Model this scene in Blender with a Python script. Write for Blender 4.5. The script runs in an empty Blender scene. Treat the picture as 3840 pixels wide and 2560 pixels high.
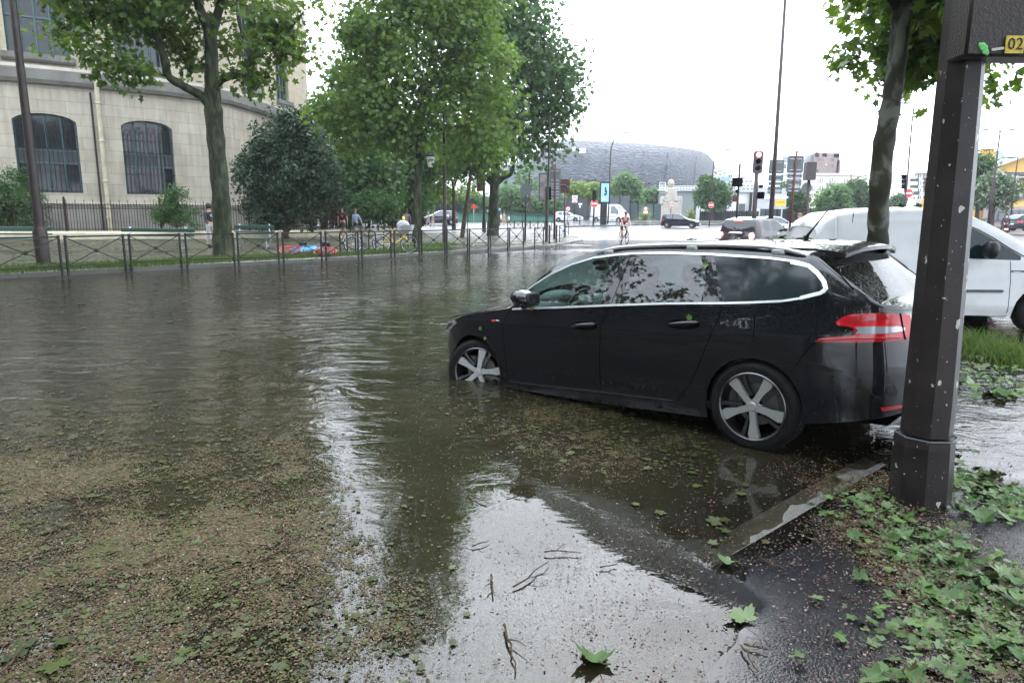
import bpy, bmesh, math, random
import numpy as np
from mathutils import Vector, Matrix
random.seed(7)
RNG = np.random.default_rng(11)
PI = math.pi
sc = bpy.context.scene
C = bpy.data.collections.new('place'); sc.collection.children.link(C)

F = 2560.0; P_ = math.radians(10.504); R_ = math.radians(.394); H_ = 1.5722
FW = Vector((0, math.cos(P_), -math.sin(P_))); RT0 = Vector((1, 0, 0)); UP0 = RT0.cross(FW)
RT = RT0*math.cos(R_) + UP0*math.sin(R_); UP = UP0*math.cos(R_) - RT0*math.sin(R_)
EYE = Vector((0, 0, H_))
cd = bpy.data.cameras.new('camera'); cam = bpy.data.objects.new('camera', cd); sc.collection.objects.link(cam)
M = Matrix.Identity(4)
for i in range(3):
    M[i][0] = RT[i]; M[i][1] = UP[i]; M[i][2] = -FW[i]; M[i][3] = EYE[i]
cam.matrix_world = M
cd.sensor_width = 36; cd.lens = 24; cd.clip_start = .05; cd.clip_end = 3000
sc.camera = cam
def _ray(u, v): return FW + RT*((u-1920)/F) + UP*((1280-v)/F)
def G(u, v, z=0.0):
    d = _ray(u, v); t = (z-H_)/d.z; return EYE + d*t
def D(u, v, Y):
    d = _ray(u, v); return EYE + d*(Y/d.y)
def proj(p):
    d = Vector(p)-EYE; w = d.dot(FW); return 1920+F*d.dot(RT)/w, 1280-F*d.dot(UP)/w

W = bpy.data.worlds.new('World'); sc.world = W; W.use_nodes = True
nt = W.node_tree; nt.nodes.clear()
def N(nt, t, **k):
    n = nt.nodes.new(t)
    for a, b in k.items():
        if a.startswith('i_'): n.inputs[a[2:].replace('_', ' ')].default_value = b
        else: setattr(n, a, b)
    return n
SUN_EL, SUN_AZ = math.radians(52), math.radians(20)
sky = N(nt, 'ShaderNodeTexSky', sky_type='NISHITA', sun_disc=False, sun_elevation=SUN_EL, sun_rotation=SUN_AZ, air_density=1.5, dust_density=6.0)
tc = N(nt, 'ShaderNodeTexCoord'); sep = N(nt, 'ShaderNodeSeparateXYZ'); nt.links.new(tc.outputs['Generated'], sep.inputs[0])
mr = N(nt, 'ShaderNodeMapRange'); mr.inputs['From Min'].default_value = -.02; mr.inputs['From Max'].default_value = 1
mr.inputs['To Min'].default_value = 0; mr.inputs['To Max'].default_value = 1; nt.links.new(sep.outputs['Z'], mr.inputs['Value'])
cl = N(nt, 'ShaderNodeTexNoise'); cl.inputs['Scale'].default_value = 2.2; cl.inputs['Detail'].default_value = 5
mp = N(nt, 'ShaderNodeMapping'); mp.inputs['Scale'].default_value = (1, 1, 2.5); nt.links.new(tc.outputs['Generated'], mp.inputs[0]); nt.links.new(mp.outputs[0], cl.inputs['Vector'])
cr = N(nt, 'ShaderNodeValToRGB'); cr.color_ramp.elements[0].color = (9.2, 9.9, 10.9, 1); cr.color_ramp.elements[1].color = (17, 18.8, 21, 1)
nt.links.new(mr.outputs[0], cr.inputs[0])
cm = N(nt, 'ShaderNodeMapRange'); cm.inputs['From Min'].default_value = .3; cm.inputs['From Max'].default_value = .7; cm.inputs['To Min'].default_value = .55; cm.inputs['To Max'].default_value = 1.25
nt.links.new(cl.outputs['Fac'], cm.inputs['Value'])
mul = N(nt, 'ShaderNodeVectorMath', operation='SCALE'); nt.links.new(cr.outputs[0], mul.inputs[0]); nt.links.new(cm.outputs[0], mul.inputs['Scale'])
mx = N(nt, 'ShaderNodeMixRGB'); mx.inputs[0].default_value = .82; nt.links.new(sky.outputs[0], mx.inputs[1]); nt.links.new(mul.outputs[0], mx.inputs[2])
bg = N(nt, 'ShaderNodeBackground'); bg.inputs['Strength'].default_value = .15; nt.links.new(mx.outputs[0], bg.inputs[0])
wo = N(nt, 'ShaderNodeOutputWorld'); nt.links.new(bg.outputs[0], wo.inputs[0])
sd = bpy.data.lights.new('sun', 'SUN'); sd.energy = .6; sd.angle = math.radians(25); sd.color = (1, .97, .92)
so = bpy.data.objects.new('sun', sd); sc.collection.objects.link(so)
so.rotation_euler = (math.radians(90)-SUN_EL, 0, math.radians(180)-SUN_AZ)
sc.view_settings.view_transform = 'Standard'; sc.view_settings.look = 'None'
sc.view_settings.gamma = 1; sc.view_settings.exposure = 1.4

MATS = {}
def newmat(name):
    m = bpy.data.materials.new(name); m.use_nodes = True; m.node_tree.nodes.clear(); MATS[name] = m; return m, m.node_tree
def L(nt, a, ao, b, bi): nt.links.new(a.outputs[ao], b.inputs[bi])
def ramp(nt, stops, interp='LINEAR'):
    r = N(nt, 'ShaderNodeValToRGB'); r.color_ramp.interpolation = interp
    e = r.color_ramp.elements
    while len(e) < len(stops): e.new(.5)
    for el, (p, c) in zip(e, stops):
        el.position = p; el.color = (c[0], c[1], c[2], c[3] if len(c) > 3 else 1)
    return r
def mat(name, col, rough=.6, metal=0, var=.0, vscale=3.0, bump=0, bscale=30, coat=0, spec=.5, coord='Object', ao=None, stretch=(1, 1, 1), col2=None, vpos=(.35, .65), emit=None, es=1, alpha=1, detail=5):
    """plain principled material; var/col2: noise between two colours"""
    m, nt = newmat(name)
    o = N(nt, 'ShaderNodeOutputMaterial'); b = N(nt, 'ShaderNodeBsdfPrincipled')
    b.inputs['Roughness'].default_value = rough; b.inputs['Metallic'].default_value = metal
    b.inputs['Coat Weight'].default_value = coat; b.inputs['Coat Roughness'].default_value = .03
    b.inputs['Specular IOR Level'].default_value = spec
    b.inputs['Base Color'].default_value = (*col, 1); b.inputs['Alpha'].default_value = alpha
    if emit: b.inputs['Emission Color'].default_value = (*emit, 1); b.inputs['Emission Strength'].default_value = es
    L(nt, b, 0, o, 0)
    if var or col2 or bump:
        t = N(nt, 'ShaderNodeTexCoord'); mp = N(nt, 'ShaderNodeMapping'); mp.inputs['Scale'].default_value = stretch
        L(nt, t, coord, mp, 0)
        if var or col2:
            n = N(nt, 'ShaderNodeTexNoise'); n.inputs['Scale'].default_value = vscale; n.inputs['Detail'].default_value = detail; n.inputs['Roughness'].default_value = .62
            L(nt, mp, 0, n, 'Vector')
            c2 = col2 or tuple(min(1, c*(1+var)) for c in col); c1 = col if col2 else tuple(c*(1-var) for c in col)
            r = ramp(nt, [(vpos[0], c1), (vpos[1], c2)]); L(nt, n, 'Fac', r, 0); L(nt, r, 0, b, 'Base Color')
        if bump:
            n2 = N(nt, 'ShaderNodeTexNoise'); n2.inputs['Scale'].default_value = bscale; n2.inputs['Detail'].default_value = 4
            L(nt, mp, 0, n2, 'Vector'); bp = N(nt, 'ShaderNodeBump'); bp.inputs['Strength'].default_value = bump; bp.inputs['Distance'].default_value = .02
            L(nt, n2, 'Fac', bp, 'Height'); L(nt, bp, 0, b, 'Normal')
    return m
def glassmat(name, tint=(.75, .9, .88), refl=1.5, rough=.01, drops=0):
    m, nt = newmat(name)
    o = N(nt, 'ShaderNodeOutputMaterial'); tr = N(nt, 'ShaderNodeBsdfTransparent'); tr.inputs[0].default_value = (*tint, 1)
    g = N(nt, 'ShaderNodeBsdfGlossy'); g.inputs['Roughness'].default_value = rough
    fr = N(nt, 'ShaderNodeFresnel'); fr.inputs['IOR'].default_value = refl
    mx = N(nt, 'ShaderNodeMixShader'); L(nt, fr, 0, mx, 0); L(nt, tr, 0, mx, 1); L(nt, g, 0, mx, 2); L(nt, mx, 0, o, 0)
    if name == 'glass_wet':
        tl = N(nt, 'ShaderNodeBsdfTranslucent'); tl.inputs[0].default_value = (.62, .92, .85, 1); m2 = N(nt, 'ShaderNodeMixShader'); m2.inputs[0].default_value = .55; L(nt, tr, 0, m2, 1); L(nt, tl, 0, m2, 2); L(nt, m2, 0, mx, 1)
    if drops:
        t = N(nt, 'ShaderNodeTexCoord'); vo = N(nt, 'ShaderNodeTexVoronoi'); vo.inputs['Scale'].default_value = drops
        L(nt, t, 'Object', vo, 'Vector'); r = ramp(nt, [(.0, (1, 1, 1)), (.28, (0, 0, 0))]); L(nt, vo, 'Distance', r, 0)
        bp = N(nt, 'ShaderNodeBump'); bp.inputs['Strength'].default_value = .45; bp.inputs['Distance'].default_value = .004
        L(nt, r, 0, bp, 'Height'); L(nt, bp, 0, g, 'Normal'); L(nt, bp, 0, fr, 'Normal')
    return m
def paintmat(name, col, rough=.25, drops=140, dirt=None, coat=1, ds=.35):
    m, nt = newmat(name)
    o = N(nt, 'ShaderNodeOutputMaterial'); b = N(nt, 'ShaderNodeBsdfPrincipled')
    b.inputs['Base Color'].default_value = (*col, 1); b.inputs['Roughness'].default_value = rough
    b.inputs['Coat Weight'].default_value = coat; b.inputs['Coat Roughness'].default_value = .02; L(nt, b, 0, o, 0)
    if max(col) < .1: b.inputs['Specular IOR Level'].default_value = .06; b.inputs['Coat IOR'].default_value = 1.5
    t = N(nt, 'ShaderNodeTexCoord')
    if drops:
        vo = N(nt, 'ShaderNodeTexVoronoi'); vo.inputs['Scale'].default_value = drops; L(nt, t, 'Object', vo, 'Vector')
        r = ramp(nt, [(.0, (1, 1, 1)), (.25, (0, 0, 0))]); L(nt, vo, 'Distance', r, 0)
        bp = N(nt, 'ShaderNodeBump'); bp.inputs['Strength'].default_value = ds; bp.inputs['Distance'].default_value = .003
        L(nt, r, 0, bp, 'Height'); L(nt, bp, 0, b, 'Coat Normal'); L(nt, bp, 0, b, 'Normal')
    if dirt:
        n = N(nt, 'ShaderNodeTexNoise'); n.inputs['Scale'].default_value = 2.5; n.inputs['Detail'].default_value = 8; L(nt, t, 'Object', n, 'Vector')
        r2 = ramp(nt, [(.45, col), (.8, dirt)]); L(nt, n, 'Fac', r2, 0); L(nt, r2, 0, b, 'Base Color')
    return m
def leafmat(name, cols, trans=.45, rough=.45, gloss=.25):
    """foliage: colour per leaf island, light shining through"""
    m, nt = newmat(name)
    o = N(nt, 'ShaderNodeOutputMaterial'); ge = N(nt, 'ShaderNodeNewGeometry')
    r = ramp(nt, [(i/(len(cols)-1), c) for i, c in enumerate(cols)]); L(nt, ge, 'Random Per Island', r, 0)
    b = N(nt, 'ShaderNodeBsdfPrincipled'); b.inputs['Roughness'].default_value = rough; b.inputs['Specular IOR Level'].default_value = gloss; L(nt, r, 0, b, 'Base Color')
    t = N(nt, 'ShaderNodeBsdfTranslucent'); hs = N(nt, 'ShaderNodeHueSaturation'); hs.inputs['Value'].default_value = 1.6; hs.inputs['Saturation'].default_value = 1.1; hs.inputs['Hue'].default_value = .487
    L(nt, r, 0, hs, 'Color'); L(nt, hs, 0, t, 0)
    mx = N(nt, 'ShaderNodeMixShader'); mx.inputs[0].default_value = trans; L(nt, b, 0, mx, 1); L(nt, t, 0, mx, 2); L(nt, mx, 0, o, 0)
    return m
def barkmat(name, c1, c2, c3=None, scale=6, stretch=(1, 1, .35)):
    m, nt = newmat(name)
    o = N(nt, 'ShaderNodeOutputMaterial'); b = N(nt, 'ShaderNodeBsdfPrincipled'); b.inputs['Roughness'].default_value = .6; b.inputs['Specular IOR Level'].default_value = .15; L(nt, b, 0, o, 0)
    t = N(nt, 'ShaderNodeTexCoord'); mp = N(nt, 'ShaderNodeMapping'); mp.inputs['Scale'].default_value = stretch; L(nt, t, 'Object', mp, 0)
    n = N(nt, 'ShaderNodeTexNoise'); n.inputs['Scale'].default_value = scale; n.inputs['Detail'].default_value = 6; n.inputs['Distortion'].default_value = .6; L(nt, mp, 0, n, 'Vector')
    r = ramp(nt, [(.38, c1), (.52, c2), (.6, c3 or c2)]); L(nt, n, 'Fac', r, 0); L(nt, r, 0, b, 'Base Color')
    n2 = N(nt, 'ShaderNodeTexNoise'); n2.inputs['Scale'].default_value = scale*4; n2.inputs['Detail'].default_value = 5; L(nt, mp, 0, n2, 'Vector')
    bp = N(nt, 'ShaderNodeBump'); bp.inputs['Strength'].default_value = .5; bp.inputs['Distance'].default_value = .02; L(nt, n2, 'Fac', bp, 'Height'); L(nt, bp, 0, b, 'Normal')
    return m

def vec(*a): return Vector(a)
class MB:
    def __init__(s): s.v = []; s.f = []; s.m = []; s.uv = None
    def add(s, vs, fs, mi=0):
        o = len(s.v); s.v += [tuple(v) for v in vs]; s.f += [tuple(i+o for i in f) for f in fs]; s.m += [mi]*len(fs); return s
    def box(s, c, d, rz=0, mi=0, mat=None, bev=0):
        x, y, z = (a/2 for a in d)
        if bev:
            b = min(bev, x*.9, y*.9, z*.9); vs = []
            pl = [(x, y-b), (x-b, y), (-x+b, y), (-x, y-b), (-x, -y+b), (-x+b, -y), (x-b, -y), (x, -y+b)]
            pi = [(x-b, y-b), (x-b, y-b), (-x+b, y-b), (-x+b, y-b), (-x+b, -y+b), (-x+b, -y+b), (x-b, -y+b), (x-b, -y+b)]
            rings = [(pi, -z), (pl, -z+b), (pl, z-b), (pi, z)]
            vs = [(p[0], p[1], h) for r, h in rings for p in r]
            fs = [tuple(range(7, -1, -1)), tuple(range(24, 32))]
            for k in range(3):
                for i in range(8): j = (i+1) % 8; fs.append((k*8+i, k*8+j, k*8+8+j, k*8+8+i))
        else:
            vs = [(-x, -y, -z), (x, -y, -z), (x, y, -z), (-x, y, -z), (-x, -y, z), (x, -y, z), (x, y, z), (-x, y, z)]
            fs = [(3, 2, 1, 0), (4, 5, 6, 7), (0, 1, 5, 4), (1, 2, 6, 5), (2, 3, 7, 6), (3, 0, 4, 7)]
        q = mat or Matrix.Rotation(rz, 3, 'Z'); c = Vector(c)
        return s.add([q@Vector(v)+c for v in vs], fs, mi)
    def bar(s, a, b, w, h=None, mi=0, up=(0, 0, 1)):
        """rectangular bar from a to b"""
        a = Vector(a); b = Vector(b); h = h or w; t = (b-a).normalized(); u = Vector(up)
        if abs(t.dot(u)) > .95: u = Vector((1, 0, 0))
        r = t.cross(u).normalized(); u = r.cross(t)
        vs = []
        for p in (a, b):
            for i, j in ((-1, -1), (1, -1), (1, 1), (-1, 1)): vs.append(p+r*(w/2*i)+u*(h/2*j))
        return s.add(vs, [(3, 2, 1, 0), (4, 5, 6, 7), (0, 1, 5, 4), (1, 2, 6, 5), (2, 3, 7, 6), (3, 0, 4, 7)], mi)
    def tube(s, pts, r, n=8, mi=0, cap=True, flat=None):
        pts = [Vector(p) for p in pts]; rs = r if isinstance(r, (list, tuple)) else [r]*len(pts)
        o = len(s.v); fr = None
        for i, p in enumerate(pts):
            t = (pts[min(i+1, len(pts)-1)]-pts[max(i-1, 0)])
            t = t.normalized() if t.length > 1e-9 else Vector((0, 0, 1))
            if fr is None:
                a = Vector((0, 0, 1)) if abs(t.z) < .9 else Vector((1, 0, 0)); fr = t.cross(a).normalized()
            else:
                fr = fr-t*fr.dot(t); fr = fr.normalized() if fr.length > 1e-6 else t.orthogonal().normalized()
            bn = t.cross(fr)
            for k in range(n):
                a = 2*PI*k/n; s.v.append(tuple(p+(fr*math.cos(a)+bn*math.sin(a))*rs[i]))
        m = len(pts)
        for i in range(m-1):
            for k in range(n):
                j = (k+1) % n; s.f.append((o+i*n+k, o+i*n+j, o+i*n+n+j, o+i*n+n+k)); s.m.append(mi)
        if cap:
            s.f.append(tuple(o+k for k in range(n-1, -1, -1))); s.f.append(tuple(o+(m-1)*n+k for k in range(n))); s.m += [mi, mi]
        return s
    def lathe(s, prof, n=16, c=(0, 0, 0), axis='Z', mi=0, mat=None):
        """prof: (r, h) pairs"""
        o = len(s.v); c = Vector(c)
        for r, h in prof:
            for k in range(n):
                a = 2*PI*k/n; x, y = r*math.cos(a), r*math.sin(a)
                p = Vector((x, y, h)) if axis == 'Z' else (Vector((x, h, y)) if axis == 'Y' else Vector((h, x, y)))
                if mat: p = mat@p
                s.v.append(tuple(p+c))
        for i in range(len(prof)-1):
            for k in range(n):
                j = (k+1) % n; q = (o+i*n+k, o+i*n+j, o+i*n+n+j, o+i*n+n+k); s.f.append(q if axis != 'Y' else q[::-1]); s.m.append(mi)
        return s
    def prism(s, poly, d0, d1, mat=None, c=(0, 0, 0), mi=0):
        """poly (x,z) extruded along y from d0 to d1"""
        n = len(poly); c = Vector(c); q = mat or Matrix.Identity(3)
        vs = [q@Vector((a, d0, b))+c for a, b in poly]+[q@Vector((a, d1, b))+c for a, b in poly]
        fs = [tuple(range(n)), tuple(range(2*n-1, n-1, -1))]+[(i, i+n, (i+1) % n+n, (i+1) % n) for i in range(n)]
        return s.add(vs, fs, mi)
    def ball(s, c, r, n=10, m=6, mi=0, mat=None):
        r = r if isinstance(r, (tuple, list)) else (r, r, r); o = len(s.v); c = Vector(c); q = mat or Matrix.Identity(3)
        for i in range(m+1):
            t = PI*i/m
            for k in range(n):
                a = 2*PI*k/n; s.v.append(tuple(q@Vector((r[0]*math.sin(t)*math.cos(a), r[1]*math.sin(t)*math.sin(a), r[2]*math.cos(t)))+c))
        for i in range(m):
            for k in range(n):
                j = (k+1) % n; s.f.append((o+i*n+k, o+i*n+n+k, o+i*n+n+j, o+i*n+j)); s.m.append(mi)
        return s
    def build(s, name, mats, parent=None, smooth=False, **kw):
        me = bpy.data.meshes.new(name); me.from_pydata(s.v, [], s.f)
        mats = mats if isinstance(mats, (list, tuple)) else [mats]
        for m in mats: me.materials.append(MATS[m] if isinstance(m, str) else m)
        if len(mats) > 1: me.polygons.foreach_set('material_index', s.m)
        if smooth:
            me.polygons.foreach_set('use_smooth', [True]*len(me.polygons))
            if smooth != 'all':
                try: me.set_sharp_from_angle(angle=math.radians(smooth if smooth is not True else 40))
                except Exception: pass
        me.update(); return link(me, name, parent, **kw)
def link(me, name, parent=None, **kw):
    o = bpy.data.objects.new(name, me); C.objects.link(o)
    if parent: o.parent = parent
    for a, b in kw.items(): o[a] = b
    return o
def thing(name, label, cat, loc=(0, 0, 0), rz=0, group=None):
    o = bpy.data.objects.new(name, None); C.objects.link(o); o.location = loc; o.rotation_euler = (0, 0, rz)
    o.empty_display_size = .2; return tag(o, label, cat, group)
def tag(o, label, cat, group=None, kind=None):
    o['label'] = label; o['category'] = cat
    if group: o['group'] = group
    if kind: o['kind'] = kind
    return o
def struct(o): o['kind'] = 'structure'; return o
def dup(root, loc=None, rz=None, label=None, group=None, scale=None):
    r = root.copy(); C.objects.link(r)
    if loc is not None: r.location = loc
    if rz is not None: r.rotation_euler = (0, 0, rz)
    if scale: r.scale = (scale,)*3
    if label: r['label'] = label
    if group: r['group'] = group
    for ch in root.children:
        c = ch.copy(); C.objects.link(c); c.parent = r
        for g in ch.children:
            d = g.copy(); C.objects.link(d); d.parent = c
    return r
def npmesh(name, V, Fs, mats, parent=None, smooth=False, **kw):
    """V (n,3) float array, Fs (m,k) int array"""
    me = bpy.data.meshes.new(name); k = Fs.shape[1]
    me.vertices.add(len(V)); me.vertices.foreach_set('co', V.astype(np.float32).ravel())
    me.loops.add(Fs.size); me.loops.foreach_set('vertex_index', Fs.astype(np.int32).ravel())
    me.polygons.add(len(Fs)); me.polygons.foreach_set('loop_start', np.arange(0, Fs.size, k, dtype=np.int32))
    if smooth: me.polygons.foreach_set('use_smooth', [True]*len(Fs))
    for m in (mats if isinstance(mats, (list, tuple)) else [mats]): me.materials.append(MATS[m] if isinstance(m, str) else m)
    me.update(calc_edges=True); me.validate(); return link(me, name, parent, **kw)
def textobj(txt, size, m, parent, name='lettering', mat=None, loc=(0, 0, 0), ext=.003, align='CENTER', res=2, **kw):
    cu = bpy.data.curves.new('txt', 'FONT'); cu.body = txt; cu.size = size; cu.extrude = ext; cu.align_x = align; cu.align_y = 'CENTER'; cu.resolution_u = res
    t = bpy.data.objects.new('tmp', cu); C.objects.link(t)
    me = bpy.data.meshes.new_from_object(t.evaluated_get(bpy.context.evaluated_depsgraph_get())); bpy.data.objects.remove(t)
    me.materials.clear(); me.materials.append(MATS[m]); o = link(me, name, parent, **kw)
    q = (mat or Matrix.Identity(3)).to_4x4(); q.translation = Vector(loc); o.matrix_local = q
    return o
FACE_NEGY = Matrix(((1, 0, 0), (0, 0, -1), (0, 1, 0)))      # text in xz plane read from -y
def lerp(a, b, t): return a+(b-a)*t
def interp(x, pts):
    if x <= pts[0][0]: return pts[0][1]
    for (a, b), (c, d) in zip(pts, pts[1:]):
        if x <= c: return b+(d-b)*(x-a)/(c-a) if c > a else d
    return pts[-1][1]
def spline(pts, n):
    """catmull rom through points"""
    P = [Vector(p) for p in pts]; out = []
    for i in range(len(P)-1):
        a = P[max(i-1, 0)]; b = P[i]; c = P[i+1]; d = P[min(i+2, len(P)-1)]
        for k in range(n):
            t = k/n; out.append(.5*((2*b)+(c-a)*t+(2*a-5*b+4*c-d)*t*t+(3*b-a-3*c+d)*t**3))
    out.append(P[-1]); return out
def mk():
    mat('black_metal', (.012, .011, .011), .42, var=.3, vscale=20, bump=.1, spec=.22)
    mat('brown_paint', (.022, .015, .013), .38, var=.2, vscale=6, bump=.25, bscale=90, spec=.35)
    mat('pole_paint', (.03, .021, .019), .45, spec=.25, var=.2, vscale=6)
    mat('redbrown_paint', (.06, .018, .016), .5, spec=.25, var=.2)
    mat('rust_iron', (.022, .011, .009), .6, spec=.2, var=.35, vscale=8)
    mat('chip_paint', (.42, .41, .36), .7, var=.15, vscale=60)
    mat('chrome', (.85, .85, .85), .18, metal=.7)
    mat('satin_metal', (.40, .395, .39), .32, metal=.6)
    mat('dark_metal', (.12, .12, .125), .35, metal=1)
    mat('galv', (.38, .39, .4), .5, metal=.6, var=.1)
    mat('sign_back', (.085, .10, .10), .5, var=.12, vscale=4, spec=.3)
    mat('sign_back_dark', (.04, .043, .046), .5, spec=.3)
    mat('rubber', (.006, .006, .006), .7, bump=.3, bscale=60, spec=.15)
    mat('black_plastic', (.009, .009, .01), .42, spec=.3)
    mat('matte_black', (.003, .003, .003), .9, spec=0)
    mat('seat_fabric', (.012, .012, .014), .8)
    mat('dash', (.06, .065, .065), .6)
    mat('brake_steel', (.16, .15, .14), .5, metal=.7)
    mat('white_paint', (.72, .72, .7), .5, var=.06)
    mat('white_plastic', (.75, .76, .76), .35)
    mat('lamp_red', (.42, .004, .010), .15, coat=.5)
    mat('lamp_red_dark', (.3, .006, .01), .15, coat=1)
    mat('lamp_clear', (.36, .38, .40), .12, metal=.5, coat=1)
    mat('red', (.55, .03, .03), .45)
    mat('orange', (.7, .2, .03), .45)
    mat('yellow', (.72, .55, .05), .5)
    mat('blue', (.03, .12, .4), .45)
    mat('skyblue', (.18, .40, .70), .45)
    mat('green_paint', (.05, .16, .11), .5, var=.15)
    mat('bench_green', (.012, .045, .032), .45, var=.2)
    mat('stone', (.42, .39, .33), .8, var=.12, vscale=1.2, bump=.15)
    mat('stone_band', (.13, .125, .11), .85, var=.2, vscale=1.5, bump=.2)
    mat('coping', (.34, .30, .20), .75, col2=(.44, .40, .30), vscale=2.5, bump=.2)
    mat('lampglass', (.75, .75, .7), .3)
    mat('skin', (.45, .26, .19), .55)
    mat('skin_dark', (.12, .065, .045), .55)
    mat('hair_dark', (.02, .013, .01), .6)
    mat('hair_brown', (.12, .06, .035), .6)
    mat('cloth_black', (.02, .02, .022), .85)
    mat('cloth_navy', (.02, .03, .07), .85)
    mat('cloth_charcoal', (.05, .052, .055), .85)
    mat('cloth_blue', (.27, .36, .52), .85)
    mat('cloth_grey', (.3, .3, .31), .85)
    mat('cloth_mauve', (.13, .11, .12), .85)
    mat('cloth_beige', (.42, .36, .29), .85)
    mat('cloth_white', (.72, .72, .72), .85)
    mat('cloth_red', (.17, .008, .015), .8)
    mat('cloth_tan', (.38, .26, .2), .85)
    mat('emit_red', (.8, .1, .1), .4, emit=(1, .10, .07), es=6)
    mat('emit_red_core', (.9, .5, .4), .4, emit=(1, .55, .45), es=9)
    mat('emit_amber', (.8, .3, .05), .4, emit=(1, .30, .06), es=3.5)
    mat('emit_white', (.9, .9, .85), .4, emit=(1, .97, .9), es=5)
    glassmat('glass_clear', (.82, .96, .94), 1.55, drops=130); glassmat('glass_wet', (.72, .93, .88), 1.5, drops=90)
    glassmat('glass_tint', (.10, .125, .13), 1.75, drops=130)
    glassmat('glass_dark', (.03, .035, .04), 1.6, drops=130)
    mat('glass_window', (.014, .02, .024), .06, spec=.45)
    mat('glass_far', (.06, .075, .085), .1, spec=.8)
    paintmat('paint_black', (.006, .006, .008), .18, 120)
    paintmat('paint_white', (.54, .545, .55), .35, 0, dirt=(.40, .40, .38), coat=.4)
    paintmat('paint_navy', (.010, .012, .02), .25, 0)
    paintmat('paint_aubergine', (.028, .02, .026), .25, 0)
    paintmat('paint_silver', (.28, .29, .31), .3, 0)
    barkmat('bark_plane', (.010, .013, .005), (.026, .033, .014), (.045, .052, .03))
    barkmat('bark_near', (.011, .011, .006), (.028, .026, .016), (.10, .105, .085), scale=3.5, stretch=(1, 1, .6))
    barkmat('bark_dark', (.025, .018, .012), (.055, .04, .028))
    barkmat('twig_bark', (.02, .013, .008), (.07, .042, .024), scale=40)
    leafmat('leaf_plane', [(.028, .06, .010), (.05, .098, .016), (.078, .135, .024), (.055, .106, .018)])
    leafmat('leaf_bright', [(.042, .084, .018), (.07, .125, .028), (.10, .16, .038)], trans=.52)
    leafmat('leaf_dark', [(.010, .026, .011), (.017, .042, .016), (.03, .062, .024)], trans=.2, gloss=.3)
    leafmat('leaf_mid', [(.022, .06, .014), (.035, .09, .02), (.05, .115, .03)], trans=.4)
    leafmat('leaf_blue', [(.026, .062, .02), (.042, .088, .028), (.062, .118, .038)], trans=.4)
    leafmat('leaf_chestnut', [(.02, .06, .02), (.035, .09, .03), (.3, .3, .22)], trans=.3)
    leafmat('grass_blade', [(.03, .07, .012), (.05, .10, .02), (.10, .12, .04)], trans=.4)
    leafmat('spiky_leaf', [(.06, .12, .03), (.16, .2, .07), (.25, .26, .12)], trans=.3)
mk()
def fallen(name, cols):
    m, nt = newmat(name); o = N(nt, 'ShaderNodeOutputMaterial'); b = N(nt, 'ShaderNodeBsdfPrincipled'); L(nt, b, 0, o, 0)
    b.inputs['Roughness'].default_value = .4; b.inputs['Specular IOR Level'].default_value = .16; oi = N(nt, 'ShaderNodeObjectInfo'); ge = N(nt, 'ShaderNodeNewGeometry')
    ad = N(nt, 'ShaderNodeMath', operation='ADD'); L(nt, oi, 'Random', ad, 0); L(nt, ge, 'Random Per Island', ad, 1); fr = N(nt, 'ShaderNodeMath', operation='FRACT'); L(nt, ad, 0, fr, 0)
    r = ramp(nt, [(i/(len(cols)-1), c) for i, c in enumerate(cols)]); L(nt, fr, 0, r, 0)
    t = N(nt, 'ShaderNodeTexCoord'); n = N(nt, 'ShaderNodeTexNoise'); n.inputs['Scale'].default_value = 25; L(nt, t, 'Object', n, 'Vector')
    mx = N(nt, 'ShaderNodeMixRGB', blend_type='MULTIPLY'); mx.inputs[0].default_value = .5; L(nt, r, 0, mx, 1); rr = ramp(nt, [(.35, (.45, .45, .4)), (.6, (1, 1, 1))]); L(nt, n, 'Fac', rr, 0); L(nt, rr, 0, mx, 2); L(nt, mx, 0, b, 'Base Color')
    return m
fallen('leaf_fallen', [(.03, .07, .016), (.055, .11, .026), (.10, .16, .05), (.04, .085, .022), (.13, .17, .085), (.05, .10, .03), (.075, .055, .022)])
fallen('leaf_soaked', [(.018, .026, .007), (.034, .050, .011), (.052, .074, .016), (.028, .036, .010), (.06, .062, .02), (.03, .022, .01)])
fallen('litter_bits', [(.025, .014, .009), (.075, .045, .03), (.05, .028, .018), (.15, .10, .08), (.04, .06, .016), (.03, .018, .012), (.10, .05, .045), (.06, .08, .025), (.22, .18, .15), (.05, .035, .016)])
fallen('litter_pink', [(.11, .065, .055), (.17, .095, .09), (.06, .035, .022), (.24, .17, .16), (.16, .03, .06), (.08, .05, .03)])
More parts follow.
